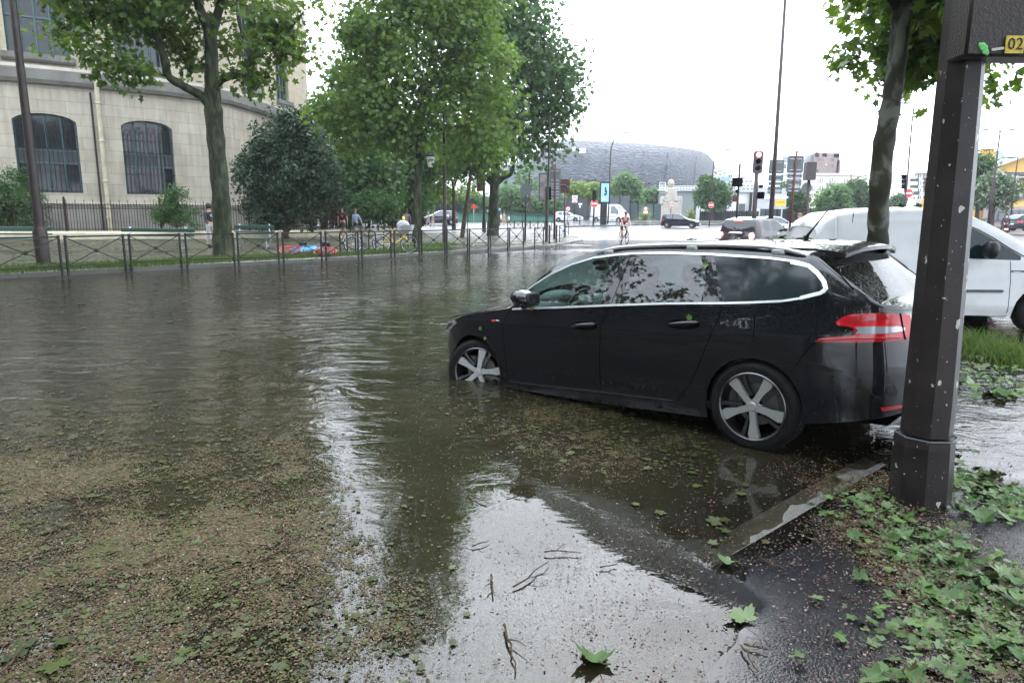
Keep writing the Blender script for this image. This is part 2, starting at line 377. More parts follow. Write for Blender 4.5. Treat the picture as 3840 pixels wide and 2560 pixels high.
def asphalt(name, dark, light, wet=.18, bs=1.0, patch=True, brush=90):
    m, nt = newmat(name); o = N(nt, 'ShaderNodeOutputMaterial'); b = N(nt, 'ShaderNodeBsdfPrincipled'); L(nt, b, 0, o, 0)
    t = N(nt, 'ShaderNodeTexCoord')
    n = N(nt, 'ShaderNodeTexNoise'); n.inputs['Scale'].default_value = 180; n.inputs['Detail'].default_value = 3; L(nt, t, 'Object', n, 'Vector')
    r = ramp(nt, [(.35, dark), (.72, light)]); L(nt, n, 'Fac', r, 0); L(nt, r, 0, b, 'Base Color')
    n3 = N(nt, 'ShaderNodeTexNoise'); n3.inputs['Scale'].default_value = .9; n3.inputs['Detail'].default_value = 6; L(nt, t, 'Object', n3, 'Vector')
    r3 = ramp(nt, [(.4, (wet*.35,)*3), (.62, (wet*1.6,)*3)]); L(nt, n3, 'Fac', r3, 0); L(nt, r3, 0, b, 'Roughness')
    vo = N(nt, 'ShaderNodeTexVoronoi'); vo.inputs['Scale'].default_value = brush; L(nt, t, 'Object', vo, 'Vector')
    ad = N(nt, 'ShaderNodeMath', operation='ADD'); L(nt, vo, 'Distance', ad, 0); L(nt, n, 'Fac', ad, 1)
    bp = N(nt, 'ShaderNodeBump'); bp.inputs['Strength'].default_value = bs; bp.inputs['Distance'].default_value = .004; L(nt, ad, 0, bp, 'Height'); L(nt, bp, 0, b, 'Normal')
    b.inputs['Specular IOR Level'].default_value = .32
    if name == 'asphalt':
        aw = N(nt, 'ShaderNodeAttribute', attribute_name='wet'); af = N(nt, 'ShaderNodeAttribute', attribute_name='far')
        x = N(nt, 'ShaderNodeMath', operation='SUBTRACT'); x.inputs[0].default_value = 1; L(nt, aw, 'Fac', x, 1)
        y = N(nt, 'ShaderNodeMath', operation='MULTIPLY'); L(nt, x, 0, y, 0); L(nt, r3, 0, y, 1)
        z = N(nt, 'ShaderNodeMath', operation='MULTIPLY_ADD'); L(nt, af, 'Fac', z, 0); z.inputs[1].default_value = .24; L(nt, y, 0, z, 2); w = N(nt, 'ShaderNodeMath', operation='ADD'); L(nt, z, 0, w, 0); w.inputs[1].default_value = .015; L(nt, w, 0, b, 'Roughness')
        y = N(nt, 'ShaderNodeMath', operation='MULTIPLY'); L(nt, x, 0, y, 0); y.inputs[1].default_value = bs; L(nt, y, 0, bp, 'Strength')
    return m
asphalt('asphalt', (.005, .005, .006), (.026, .025, .027), .11, .7); MATS['asphalt'].node_tree.nodes['Principled BSDF'].inputs['Specular IOR Level'].default_value = .55
asphalt('asphalt_far', (.05, .05, .055), (.09, .09, .095), .22, .12, brush=30); MATS['asphalt_far'].node_tree.nodes['Principled BSDF'].inputs['Specular IOR Level'].default_value = .6
asphalt('marking', (.04, .04, .036), (.17, .165, .15), .4, .9)
asphalt('plaza', (.022, .020, .012), (.06, .054, .034), .42, .35, brush=25)
asphalt('kerbstone', (.05, .048, .042), (.11, .105, .095), .35, .5)
def wob(x, y, k=1.0):
    return (np.sin(x*2.1*k+1.3*np.sin(y*1.7*k))+np.sin(y*2.9*k+1.1*np.sin(x*1.3*k+2))+.6*np.sin(x*6.3*k+y*4.1*k)+.5*np.sin(y*8.7*k-x*5.3*k))/3.1
AX, AY = 1.22, 3.33
def road_z(x, y):
    """height of the road surface; the water stands at 0"""
    x = np.asarray(x, float); y = np.asarray(y, float)
    dx, dy = x-AX, y-AY; d = -.66*dx+.75*dy; s = .75*dx+.66*dy
    d = d+.10*wob(x*2.3, y*2.3, 1.0)+.05*wob(y, x, 5.)
    d = d+np.clip(.12-s, 0, 1.6)*.29+.07*wob(x, y, .9)
    z = np.where(d > 0, -.004-.072*np.minimum(d, 3.4), np.minimum(-.004-d*.022, .035))
    z = z-.035*np.exp(-(((s-3.3)/1.3)**2+((d+.5)/.9)**2))
    dk = .764*(x+7.6)-.645*(y-21.2)             # distance from the far kerb line
    z = np.where((dk < 7) & (y > 9), np.maximum(z, -.09-.022*dk), z)
    far = np.clip((y-19)/9, 0, 1)
    z = z*(1-far)+far*(-.004+.012*wob(x, y, .30))
    return z+np.clip(y-45, 0, 80)*.012
def gz(y): return min(max(y-45, 0), 80)*.012
def onroad(u, v, z0=0):
    y = 30.
    for _ in range(40):
        p = G(u, v, z0+gz(y)) if z0+gz(y) < H_-.02 else None
        if p is None: break
        y = y*.5+p.y*.5
    return p
def grid(xs, ys, zf): 
    X, Y = np.meshgrid(xs, ys); Z = zf(X, Y); V = np.stack([X.ravel(), Y.ravel(), Z.ravel()], 1)
    nx, ny = len(xs), len(ys); i, j = np.meshgrid(np.arange(nx-1), np.arange(ny-1)); a = (j*nx+i).ravel()
    return V, np.stack([a, a+1, a+nx+1, a+nx], 1)
xs = np.concatenate([np.arange(-64, -10, 1.5), np.arange(-10, -4, .4), np.arange(-4, 7, .08), np.arange(7, 20, .5), np.arange(20, 130, 3)])
ys = np.concatenate([np.arange(-20, 0, 1.5), np.arange(0, 8, .08), np.arange(8, 20, .3), np.arange(20, 60, .5), np.arange(60, 131, 3)])
V, Fq = grid(xs, ys, road_z)
rd = struct(npmesh('road', V, Fq, 'asphalt', smooth=True))
fa = np.clip((V[:, 1]-24)/12, 0, 1)
for nm_, q in (('wet', np.clip((.016-V[:, 2])/.016, 0, 1)*(1-fa)), ('far', fa)): rd.data.attributes.new(nm_, 'FLOAT', 'POINT').data.foreach_set('value', q.astype(np.float32))
V, Fq = grid(np.linspace(-900, 900, 40), np.linspace(-300, 1400, 40), lambda x, y: -.55+np.clip(y-45, 0, 78)*.012)
struct(npmesh('ground', V, Fq, 'asphalt_far', smooth=True))
def water_mat():
    m, nt = newmat('flood_water'); o = N(nt, 'ShaderNodeOutputMaterial')
    at = N(nt, 'ShaderNodeAttribute', attribute_name='murk'); t = N(nt, 'ShaderNodeTexCoord')
    mp = N(nt, 'ShaderNodeMapping'); mp.inputs['Scale'].default_value = (.62, 1.0, 1); mp.inputs['Rotation'].default_value = (0, 0, math.radians(-12)); L(nt, t, 'Object', mp, 0)
    n1 = N(nt, 'ShaderNodeTexNoise'); n1.inputs['Scale'].default_value = 3.6; n1.inputs['Detail'].default_value = 4; n1.inputs['Roughness'].default_value = .55; n1.inputs['Distortion'].default_value = .8; L(nt, mp, 0, n1, 'Vector')
    mp2 = N(nt, 'ShaderNodeMapping'); mp2.inputs['Scale'].default_value = (.55, 1.0, 1); mp2.inputs['Rotation'].default_value = (0, 0, math.radians(20)); L(nt, t, 'Object', mp2, 0)
    n2 = N(nt, 'ShaderNodeTexNoise'); n2.inputs['Scale'].default_value = 19; n2.inputs['Detail'].default_value = 3; L(nt, mp2, 0, n2, 'Vector')
    am = N(nt, 'ShaderNodeAttribute', attribute_name='ripple')
    b1 = N(nt, 'ShaderNodeBump'); b1.inputs['Distance'].default_value = .075; L(nt, n1, 'Fac', b1, 'Height'); L(nt, am, 'Fac', b1, 'Strength')
    ms = N(nt, 'ShaderNodeMath', operation='MULTIPLY'); ms.inputs[1].default_value = .55; L(nt, am, 'Fac', ms, 0)
    b2 = N(nt, 'ShaderNodeBump'); b2.inputs['Distance'].default_value = .012; L(nt, n2, 'Fac', b2, 'Height'); L(nt, ms, 0, b2, 'Strength'); L(nt, b1, 0, b2, 'Normal')
    g = N(nt, 'ShaderNodeBsdfGlossy'); g.inputs['Roughness'].default_value = .015; L(nt, b2, 0, g, 'Normal')
    fr = N(nt, 'ShaderNodeFresnel'); fr.inputs['IOR'].default_value = 1.66; L(nt, b2, 0, fr, 'Normal')
    tr = N(nt, 'ShaderNodeBsdfTransparent'); tr.inputs[0].default_value = (.80, .77, .68, 1)
    d = N(nt, 'ShaderNodeBsdfDiffuse'); n3 = N(nt, 'ShaderNodeTexNoise'); n3.inputs['Scale'].default_value = .7; n3.inputs['Detail'].default_value = 5; L(nt, t, 'Object', n3, 'Vector')
    r3 = ramp(nt, [(.35, (.013, .012, .0068)), (.7, (.025, .022, .0125))]); L(nt, n3, 'Fac', r3, 0); L(nt, r3, 0, d, 0)
    m1 = N(nt, 'ShaderNodeMixShader'); L(nt, at, 'Fac', m1, 0); L(nt, tr, 0, m1, 1); L(nt, d, 0, m1, 2)
    m2 = N(nt, 'ShaderNodeMixShader'); L(nt, fr, 0, m2, 0); L(nt, m1, 0, m2, 1); L(nt, g, 0, m2, 2); L(nt, m2, 0, o, 0)
water_mat()
wx = np.concatenate([np.arange(-64, -8, 1.0), np.arange(-8, 6, .1), np.arange(6, 30, 1)]); wy = np.concatenate([np.arange(-20, 0, 1), np.arange(0, 9, .1), np.arange(9, 45.5, .4)])
V, Fq = grid(wx, wy, lambda x, y: 0*x)
dep = -road_z(V[:, 0], V[:, 1])
keep = (dep[Fq] > -.01).any(1); Fq = Fq[keep]
wo_ = npmesh('water', V, Fq, 'flood_water', smooth=True); struct(wo_)
a = wo_.data.attributes.new('murk', 'FLOAT', 'POINT'); a.data.foreach_set('value', (1-np.exp(-np.clip(dep, 0, 9)*34)).astype(np.float32))
dist = np.hypot(V[:, 0]-.6, V[:, 1]-2.6)
rip = np.clip((dist-1.0)/6, .05, 1)*.60*(1-.55*np.clip((V[:, 1]-14)/14, 0, 1))
a = wo_.data.attributes.new('ripple', 'FLOAT', 'POINT'); a.data.foreach_set('value', rip.astype(np.float32))

def ribbon(name, pts, w, m, dz=.004, hf=road_z, n=24, **kw):
    P = [Vector((p[0], p[1], 0)) for p in pts]; out = []
    for i in range(len(P)-1):
        for k in range(n): out.append(P[i].lerp(P[i+1], k/n))
    out.append(P[-1]); mb = MB(); vs = []
    for i, p in enumerate(out):
        t = (out[min(i+1, len(out)-1)]-out[max(i-1, 0)]).normalized(); q = Vector((-t.y, t.x, 0))
        for e in (-.5, -.17, .17, .5):
            x = p+q*w*e; vs.append((x.x, x.y, float(hf(x.x, x.y))+dz))
    mb.add(vs, [(i*4+k, i*4+k+1, i*4+k+5, i*4+k+4) for i in range(len(out)-1) for k in range(3)])
    return struct(mb.build(name, m, smooth=True))
ribbon('parking_line', [(.86, 2.93), (1.265, 3.285), (2.72, 4.56)], .155, 'marking', .004)

KERB = [(-60, -41), (-30.2, -5.5), (-12.1, 16.1), (-9.3, 19.4), (-7.6, 21.3), (-5.2, 24.2), (-2.4, 27.9), (.4, 31.6), (2.0, 34.6), (3.2, 38.4), (4.3, 42.5), (4.6, 46), (3.6, 52), (0, 60), (-10, 70), (-40, 76), (-62, 78)]
def slab(name, poly, z, m, down=.5):
    mb = MB(); n = len(poly); mb.add([(x, y, z) for x, y in poly]+[(x, y, z-down) for x, y in poly], [tuple(range(n))]+[(i, i+n, (i+1) % n+n, (i+1) % n) for i in range(n)])
    return struct(mb.build(name, m))
PZ = .13
slab('plaza', KERB[::1]+[(-64, 78), (-64, -41)], PZ, 'plaza')
def kerb(name, pts, z, w=.16, m='kerbstone', down=.45):
    mb = MB(); P = [Vector((*p, 0)) for p in pts]; n = len(P); vs = []
    for i, p in enumerate(P):
        t = (P[min(i+1, n-1)]-P[max(i-1, 0)]).normalized(); q = Vector((t.y, -t.x, 0))
        for e, h in ((-w, z), (.0, z), (.03, z-.03), (.03, z-down)): vs.append(p+q*e+Vector((0, 0, h)))
    fs = [(i*4+k, i*4+k+4, i*4+k+5, i*4+k+1) for i in range(n-1) for k in range(3)]
    return struct(mb.add(vs, fs).build(name, m))
kerb('kerb', KERB, PZ+.006)

def rho(x, y):
    """share of the surface covered with litter"""
    Pp = np.stack([x, y, np.zeros_like(x)], 1)-np.array([0, 0, H_]); w = Pp@np.array(FW)
    u = 1920+F*(Pp@np.array(RT))/w; v = 1280-F*(Pp@np.array(UP))/w
    sm = lambda a, b, t: np.clip((t-a)/(b-a), 0, 1)**1.0
    edge = 1150+np.clip(v-1800, 0, 900)*.62
    A = sm(1470, 1850, v+(u<500)*40)*(1-sm(edge-60, edge+280, u))*.92
    B = np.exp(-(((u-2250)/560)**2+((v-1620)/210)**2))*.62
    Cc = sm(1500, 2000, v)*.14
    Dd = np.exp(-(((u-3150-(v-1800)*.9)/280)**2))*sm(1700, 1850, v)*.95
    E = sm(2300, 2560, v)*sm(3050, 3500, u)*.8
    M_ = sm(1050, 1500, v)*.10
    r = np.maximum.reduce([A, B, Cc, Dd, E, M_])
    w_ = .72+.5*wob(x, y, 1.7)+.3*wob(y, x, 4.)
    return np.clip(r*np.clip(w_, .25, 1.35), 0, .97)
def hz(x, y): return np.maximum(road_z(x, y), 0)
def litter_mat():
    m, nt = newmat('litter_film'); o = N(nt, 'ShaderNodeOutputMaterial'); t = N(nt, 'ShaderNodeTexCoord'); at = N(nt, 'ShaderNodeAttribute', attribute_name='rho')
    vo = N(nt, 'ShaderNodeTexVoronoi'); vo.inputs['Scale'].default_value = 135; vo.inputs['Randomness'].default_value = 1; L(nt, t, 'Object', vo, 'Vector')
    s = N(nt, 'ShaderNodeSeparateColor'); L(nt, vo, 'Color', s, 0)
    cols = [(.020, .012, .005), (.056, .034, .015), (.036, .022, .009), (.088, .060, .032), (.030, .040, .009), (.021, .013, .006), (.060, .034, .018), (.044, .055, .013), (.12, .094, .062), (.038, .026, .009)]
    r = ramp(nt, [(i/9, c) for i, c in enumerate(cols)], 'CONSTANT'); L(nt, s, 0, r, 0)
    n = N(nt, 'ShaderNodeTexNoise'); n.inputs['Scale'].default_value = 9; n.inputs['Detail'].default_value = 6; n.inputs['Roughness'].default_value = .7; L(nt, t, 'Object', n, 'Vector')
    nr = N(nt, 'ShaderNodeMapRange'); nr.inputs['From Min'].default_value = .33; nr.inputs['From Max'].default_value = .67; L(nt, n, 'Fac', nr, 0)
    a1 = N(nt, 'ShaderNodeMath', operation='MULTIPLY'); a1.inputs[1].default_value = .5; L(nt, s, 1, a1, 0)
    a2 = N(nt, 'ShaderNodeMath', operation='MULTIPLY_ADD'); a2.inputs[1].default_value = .5; L(nt, nr, 0, a2, 0); L(nt, a1, 0, a2, 2)
    lt = N(nt, 'ShaderNodeMath', operation='LESS_THAN'); L(nt, a2, 0, lt, 0); L(nt, at, 'Fac', lt, 1)
    n5 = N(nt, 'ShaderNodeTexNoise'); n5.inputs['Scale'].default_value = 3.2; n5.inputs['Detail'].default_value = 4; L(nt, t, 'Object', n5, 'Vector')
    gm = N(nt, 'ShaderNodeMixRGB', blend_type='MIX'); rg = ramp(nt, [(.5, (0, 0, 0)), (.62, (1, 1, 1))]); L(nt, n5, 'Fac', rg, 0)
    m3 = N(nt, 'ShaderNodeMath', operation='MULTIPLY'); m3.inputs[1].default_value = .55; L(nt, rg, 0, m3, 0); L(nt, m3, 0, gm, 0); L(nt, r, 0, gm, 1); gm.inputs[2].default_value = (.042, .050, .012, 1)
    b = N(nt, 'ShaderNodeBsdfPrincipled'); b.inputs['Roughness'].default_value = .45; b.inputs['Specular IOR Level'].default_value = .1; L(nt, gm, 0, b, 'Base Color')
    bp = N(nt, 'ShaderNodeBump'); bp.inputs['Strength'].default_value = .35; bp.inputs['Distance'].default_value = .002; L(nt, s, 2, bp, 'Height'); L(nt, bp, 0, b, 'Normal')
    tr = N(nt, 'ShaderNodeBsdfTransparent'); mx = N(nt, 'ShaderNodeMixShader'); L(nt, lt, 0, mx, 0); L(nt, tr, 0, mx, 1); L(nt, b, 0, mx, 2); L(nt, mx, 0, o, 0)
litter_mat()
lx = np.arange(-9, 4.6, .09); ly = np.arange(1.2, 9.5, .09)
V, Fq = grid(lx, ly, lambda x, y: hz(x, y)+.006)
rr = rho(V[:, 0], V[:, 1]); Fq = Fq[(rr[Fq] > .02).any(1)]
lo = npmesh('floating_litter', V, Fq, 'litter_film', smooth=True); tag(lo, 'brown carpet of seeds, bark and leaf crumbs floating on the flood water', 'litter', kind='stuff')
a = lo.data.attributes.new('rho', 'FLOAT', 'POINT'); a.data.foreach_set('value', (rr*.86).astype(np.float32))
def scatter(n, x0, x1, y0, y1, f, near=True):
    """positions with density f, denser towards the viewer's shore"""
    X = RNG.uniform(x0, x1, n); t = RNG.uniform(0, 1, n); Y = y0+(y1-y0)*t**1.8 if near else y0+(y1-y0)*t
    k = RNG.uniform(0, 1, n) < f(X, Y); return X[k], Y[k]
def bits(name, X, Y, Z, smin, smax, m, label=None, cat=None, tilt=.5, aspect=(1.2, 3.5), lift=.003):
    n = len(X); a = RNG.uniform(0, 2*PI, n); s = RNG.uniform(smin, smax, n); w = s/RNG.uniform(*aspect, n)
    tz = RNG.normal(0, tilt, n); T = np.array([(-1, -.6), (-.3, -1), (1, -.3), (.4, 1), (-.6, .7)])
    P = np.zeros((n, 5, 3)); lx_ = T[None, :, 0]*s[:, None]*.5; ly_ = T[None, :, 1]*w[:, None]*.5
    P[:, :, 0] = X[:, None]+lx_*np.cos(a)[:, None]-ly_*np.sin(a)[:, None]; P[:, :, 1] = Y[:, None]+lx_*np.sin(a)[:, None]+ly_*np.cos(a)[:, None]
    P[:, :, 2] = Z[:, None]+lift+np.abs(lx_)*0+ly_*tz[:, None]+RNG.uniform(0, lift, n)[:, None]
    o = npmesh(name, P.reshape(-1, 3), np.arange(n*5).reshape(n, 5), m)
    if label: tag(o, label, cat, kind='stuff')
    return o
X, Y = scatter(230000, -3.2, 3.2, 1.75, 8.0, lambda x, y: rho(x, y)*(np.abs(x) < y*.82+.3))
bits('leaf_crumbs', X, Y, hz(X, Y)+.006, .004, .013, 'litter_bits', 'small brown and green crumbs of leaf and bark scattered over water and wet asphalt', 'litter')
X, Y = scatter(60000, .2, 3.2, 1.75, 5.5, lambda x, y: rho(x, y)*((-.66*(x-AX)+.75*(y-AY)) < .35))
bits('blossom_crumbs', X, Y, hz(X, Y)+.005, .005, .014, 'litter_pink', 'pinkish fallen blossom crumbs on the wet shore by the brown post', 'litter')
X, Y = scatter(50000, 1.2, 3.4, 1.9, 5.2, lambda x, y: rho(x, y)*((-.66*(x-AX)+.75*(y-AY)) < -.25))
bits('heap_crumbs', X, Y, hz(X, Y)+RNG.uniform(.01, .05, len(X)), .006, .02, 'litter_bits', 'brown stalks and crumbs lying on top of the fallen leaves', 'litter')
def leaf_outline(seed):
    r = random.Random(seed); pts = []
    lobes = [(90, 1.0), (38, .92), (142, .92), (-18, .66), (198, .66)]
    lobes = sorted([(a+r.uniform(-6, 6), l*r.uniform(.88, 1.08)) for a, l in lobes])
    for i, (a, l) in enumerate(lobes):
        w = 21; pts += [(a-w, l*.66), (a-w*.72, l*.84), (a-w*.45, l*.78), (a, l), (a+w*.45, l*.78), (a+w*.72, l*.84), (a+w, l*.66)]
        b, l2 = lobes[(i+1) % 5]
        if b < a: b += 360
        pts.append(((a+b)/2, .54*r.uniform(.9, 1.1) if b-a < 100 else .2))
    return [(math.cos(math.radians(a))*q, math.sin(math.radians(a))*q) for a, q in pts]
def leaf_mesh(seed, m, curl=.12):
    r = random.Random(seed*31+5); O = leaf_outline(seed); ax = r.uniform(0, PI); c2 = r.uniform(-.4, .9)*curl; fold = r.uniform(0, 1.0)*curl
    def zz(x, y): t = x*math.cos(ax)+y*math.sin(ax); return curl*t*t*1.2+fold*abs(x)+c2*math.sin(3*y+seed)*.35
    mid = [(x*.5, y*.5) for x, y in O]; vs = [(0, 0, zz(0, 0))]+[(x, y, zz(x, y)) for x, y in mid]+[(x, y, zz(x, y)) for x, y in O]; n = len(O); fs = []
    for i in range(n):
        j = (i+1) % n; fs += [(0, 1+i, 1+j), (1+i, 1+n+i, 1+n+j, 1+j)]
    mb = MB().add(vs, fs); z0 = zz(0, 0)
    mb.tube([(0, -.05, z0+.01), (r.uniform(-.1, .1), -.45, z0+.05), (r.uniform(-.25, .25), -.85, z0+.12)], [.02, .014, .02], 4)
    me = bpy.data.meshes.new('leaf'); me.from_pydata(mb.v, [], mb.f); me.materials.append(MATS[m]); me.polygons.foreach_set('use_smooth', [True]*len(me.polygons)); me.update(); return me
LEAF_DRY = [leaf_mesh(i, 'leaf_fallen', .08+.11*(i % 4)) for i in range(8)]
LEAF_WET = [leaf_mesh(i+20, 'leaf_soaked', .02+.02*(i % 3)) for i in range(6)]
def put_leaf(x, y, size, wet, label, group, rot=None, tilt=.18, lift=0, z=None):
    me = random.choice(LEAF_WET if wet else LEAF_DRY); o = bpy.data.objects.new('fallen_leaf', me); C.objects.link(o)
    zz = float(hz(x, y)) if z is None else z
    o.location = (x, y, zz+(.009 if wet else .014)+lift); o.rotation_euler = (random.gauss(0, tilt), random.gauss(0, tilt), rot if rot is not None else random.uniform(0, 2*PI)); o.scale = (size*random.uniform(.7, 1.15), size*random.uniform(.8, 1.1), size*random.uniform(.6, 1.8))
    tag(o, label, 'leaf', group); return o
one = [(2790, 2330, .085, 'pale green plane leaf on the wet asphalt beside a forked twig'), (3235, 2195, .07, 'star-shaped green plane leaf alone on black asphalt left of the leaf heap'),
       (3050, 2255, .055, 'torn green leaf lying curled at the edge of the water'), (2730, 2115, .08, 'limp green leaf cluster half sunk in the shallow water'),
       (3000, 2490, .045, 'small green leaf on asphalt at the bottom between two twigs'), (3110, 1735, .05, 'green leaf lying on the white parking line'),
       (2690, 1960, .07, 'green plane leaf floating at the sunken end of the parking line'), (3040, 2030, .04, 'dark green leaf on wet asphalt right of the parking line'),
       (2240, 2490, .11, 'large pale green leaf spray under water at the bottom edge'), (3260, 2350, .035, 'small oval green leaf lying flat on asphalt'),
       (3140, 2405, .035, 'small folded green leaf on asphalt near the bottom'), (3260, 2430, .05, 'pale yellow-green curled leaf on asphalt near the bottom'),
       (90, 2440, .10, 'big bright green leaf floating at the lower left corner'), (210, 2490, .08, 'bright green leaf beside the biggest leaf at the lower left corner'), (250, 2400, .09, 'bright green leaf floating above the lower left corner leaves'),
       (310, 1140, .12, 'bright green leaf floating far out on the dark water, left'), (565, 1145, .11, 'bright green leaf floating alone on the grey water')]
for u, v, s, lb in one:
    p = G(u, v, 0); put_leaf(p.x, p.y, s, (v < 2000 and u < 2800) or u < 400, lb, 'single fallen leaves', tilt=.12)
def region_leaves(n, polys, smin, smax, wet, label, group, tilt=.2, lift=.03):
    k = 0; U0 = min(min(a[0], b[0]) for a, b, w in polys); U1 = max(max(a[0], b[0]) for a, b, w in polys)
    while k < n:
        (u0, v0), (u1, v1), w = random.choice(polys); t = random.random(); u = u0+(u1-u0)*t+random.gauss(0, w); v = v0+(v1-v0)*t+random.gauss(0, w*.6)
        if not (-60 < u < 3920 and v < 2640): continue
        if 3350 < u < 3570 and v < 1890: continue
        p = G(u, v, 0.02); sz = random.uniform(smin, smax); qz = ('small', 'medium-sized', 'large')[min(2, int(3*(sz-smin)/(smax-smin)))]; zn = ('far left part', 'left-centre part', 'right-centre part', 'far right part')[max(0, min(3, int(4*(u-U0)/(U1-U0))))]
        put_leaf(p.x, p.y, sz, wet, f'{qz} {label}, {zn}', group, tilt=tilt, lift=random.uniform(0, lift)); k += 1
region_leaves(105, [((3230, 1900), (3800, 2240), 62), ((3330, 2000), (3840, 2300), 60)], .026, .068, False, 'green leaf in the leaf heap by the brown post', 'leaves in the heap by the brown post', .25, .045)
region_leaves(38, [((3350, 2200), (3700, 2330), 45), ((3500, 2380), (3840, 2480), 70), ((3280, 2540), (3700, 2560), 40)], .04, .085, False, 'green leaf in the bottom right corner heap', 'leaves in the bottom right heap', .2, .02)
region_leaves(26, [((3590, 1770), (3840, 1800), 26), ((3600, 1930), (3840, 1950), 30)], .05, .1, False, 'green leaf on wet ground right of the brown post', 'leaves right of the brown post', .25, .02)
region_leaves(24, [((3610, 1360), (3800, 1330), 22), ((3600, 1450), (3830, 1480), 28)], .07, .13, False, 'green leaf in the leaf drift near the white van', 'leaves in the drift near the van', .3, .03)
region_leaves(42, [((1750, 1480), (2650, 1560), 45), ((1950, 1600), (2700, 1720), 70), ((1950, 1600), (2700, 1760), 70), ((2450, 1750), (2850, 2050), 90)], .02, .055, True, 'olive leaf floating beside the black car', 'leaves floating beside the black car', .05, 0)
region_leaves(58, [((100, 1650), (1200, 1750), 90), ((0, 2000), (1400, 2100), 130), ((100, 2350), (1500, 2400), 120)], .016, .048, True, 'olive leaf floating in the brown litter carpet', 'leaves floating in the litter carpet', .06, 0)
def leafstuff(name, n, regions, smin, smax, m, label, tilt, lift):
    T = []
    for sd in range(4):
        O = np.array(leaf_outline(sd+50)); T.append(O)
    Vs = []; Fs = []; o = 0
    for k in range(n):
        (u0, v0), (u1, v1), w = random.choice(regions); t = random.random(); u = u0+(u1-u0)*t+random.gauss(0, w); v = v0+(v1-v0)*t+random.gauss(0, w*.6)
        if v > 2660 or not (-80 < u < 3950) or v < 1000 or (3350 < u < 3570 and v < 1890): continue
        p = G(u, v, .01); s = random.uniform(smin, smax); a = random.uniform(0, 2*PI); O = random.choice(T); ca, sa = math.cos(a), math.sin(a); tx, ty = random.gauss(0, tilt), random.gauss(0, tilt); cu = random.uniform(-.1, .25)
        z0 = float(hz(p.x, p.y))+.008+random.uniform(0, lift); x = (O[:, 0]*ca-O[:, 1]*sa)*s; y = (O[:, 0]*sa+O[:, 1]*ca)*s
        Pq = np.stack([p.x+x, p.y+y, z0+x*tx+y*ty+cu*(O[:, 0]**2)*s], 1); Vs.append(np.vstack([[p.x, p.y, z0], Pq])); m_ = len(O)
        i = np.arange(m_); Fs.append(np.stack([np.full(m_, o), o+1+i, o+1+(i+1) % m_], 1)); o += m_+1
    ob = npmesh(name, np.vstack(Vs), np.vstack(Fs), m); tag(ob, label, 'leaf litter', kind='stuff'); return ob
leafstuff('leaf_litter', 1500, [((3180, 1850), (3800, 2230), 75), ((3330, 2030), (3840, 2310), 75), ((3400, 2330), (3840, 2500), 110), ((3590, 1800), (3840, 1900), 60), ((3600, 1390), (3840, 1420), 50)], .012, .045, 'leaf_fallen', 'torn scraps of green leaf heaped on the wet ground at right', .3, .02)
leafstuff('soaked_leaf_litter', 2600, [((0, 1600), (1200, 1700), 130), ((0, 1850), (1350, 1900), 200), ((0, 2300), (1500, 2350), 200), ((1750, 1500), (2700, 1700), 110), ((0, 1100), (1100, 1080), 60)], .006, .028, 'leaf_soaked', 'olive scraps of leaf soaking in the flood water', .05, .002)
tw = [((1925, 2210), (2060, 2115), .006, 'thin dark twig across the sky reflection'), ((1838, 2165), (1850, 2240), .009, 'short thick stick standing in the reflected sky'), ((1885, 2355), (1930, 2530), .008, 'long knotty twig in the shallow water at the bottom'),
      ((2040, 2075), (2180, 2080), .006, 'bent brown twig in the middle of the sky reflection'), ((1760, 1862), (1830, 1893), .006, 'dark stick at the upper end of the sky reflection'), ((1900, 1863), (1950, 1850), .006, 'small crooked twig above the sky reflection'),
      ((1770, 2055), (1835, 2035), .005, 'thin twig at the left of the sky reflection'), ((2250, 2135), (2315, 2125), .005, 'little brown twig at the right of the sky reflection'),
      ((990, 2110), (1120, 2020), .008, 'long forked branch lying on the litter carpet'), ((285, 1870), (320, 1960), .006, 'orange curved twig on the litter carpet'), ((0, 1830), (60, 1812), .008, 'black stick at the left edge of the picture'),
      ((540, 2130), (620, 2095), .010, 'grey piece of bark on the litter carpet'), ((145, 2060), (240, 1965), .006, 'pale twig lying left on the litter carpet'), ((0, 2540), (100, 2430), .006, 'orange twig at the lower left corner'),
      ((410, 2480), (560, 2520), .006, 'reddish twig near the bottom left'), ((2775, 2430), (2845, 2535), .007, 'knobbly twig on asphalt under the pale leaf'), ((2790, 2425), (2880, 2450), .006, 'forked twig leaning on the knobbly one'),
      ((2850, 2105), (2945, 2150), .007, 'upright forked twig in the shallow water'), ((3340, 2070), (3460, 2190), .008, 'brown twig sticking out of the leaf heap'), ((3360, 2300), (3600, 2240), .011, 'long brown branch between the two leaf heaps'),
      ((3660, 2160), (3840, 2140), .007, 'straight twig at the right edge in the leaves'), ((3090, 1720), (3170, 1770), .004, 'thin stem across the parking line'), ((1260, 1990), (1310, 1930), .005, 'thin grey twig at the border of the carpet')]
TW = None
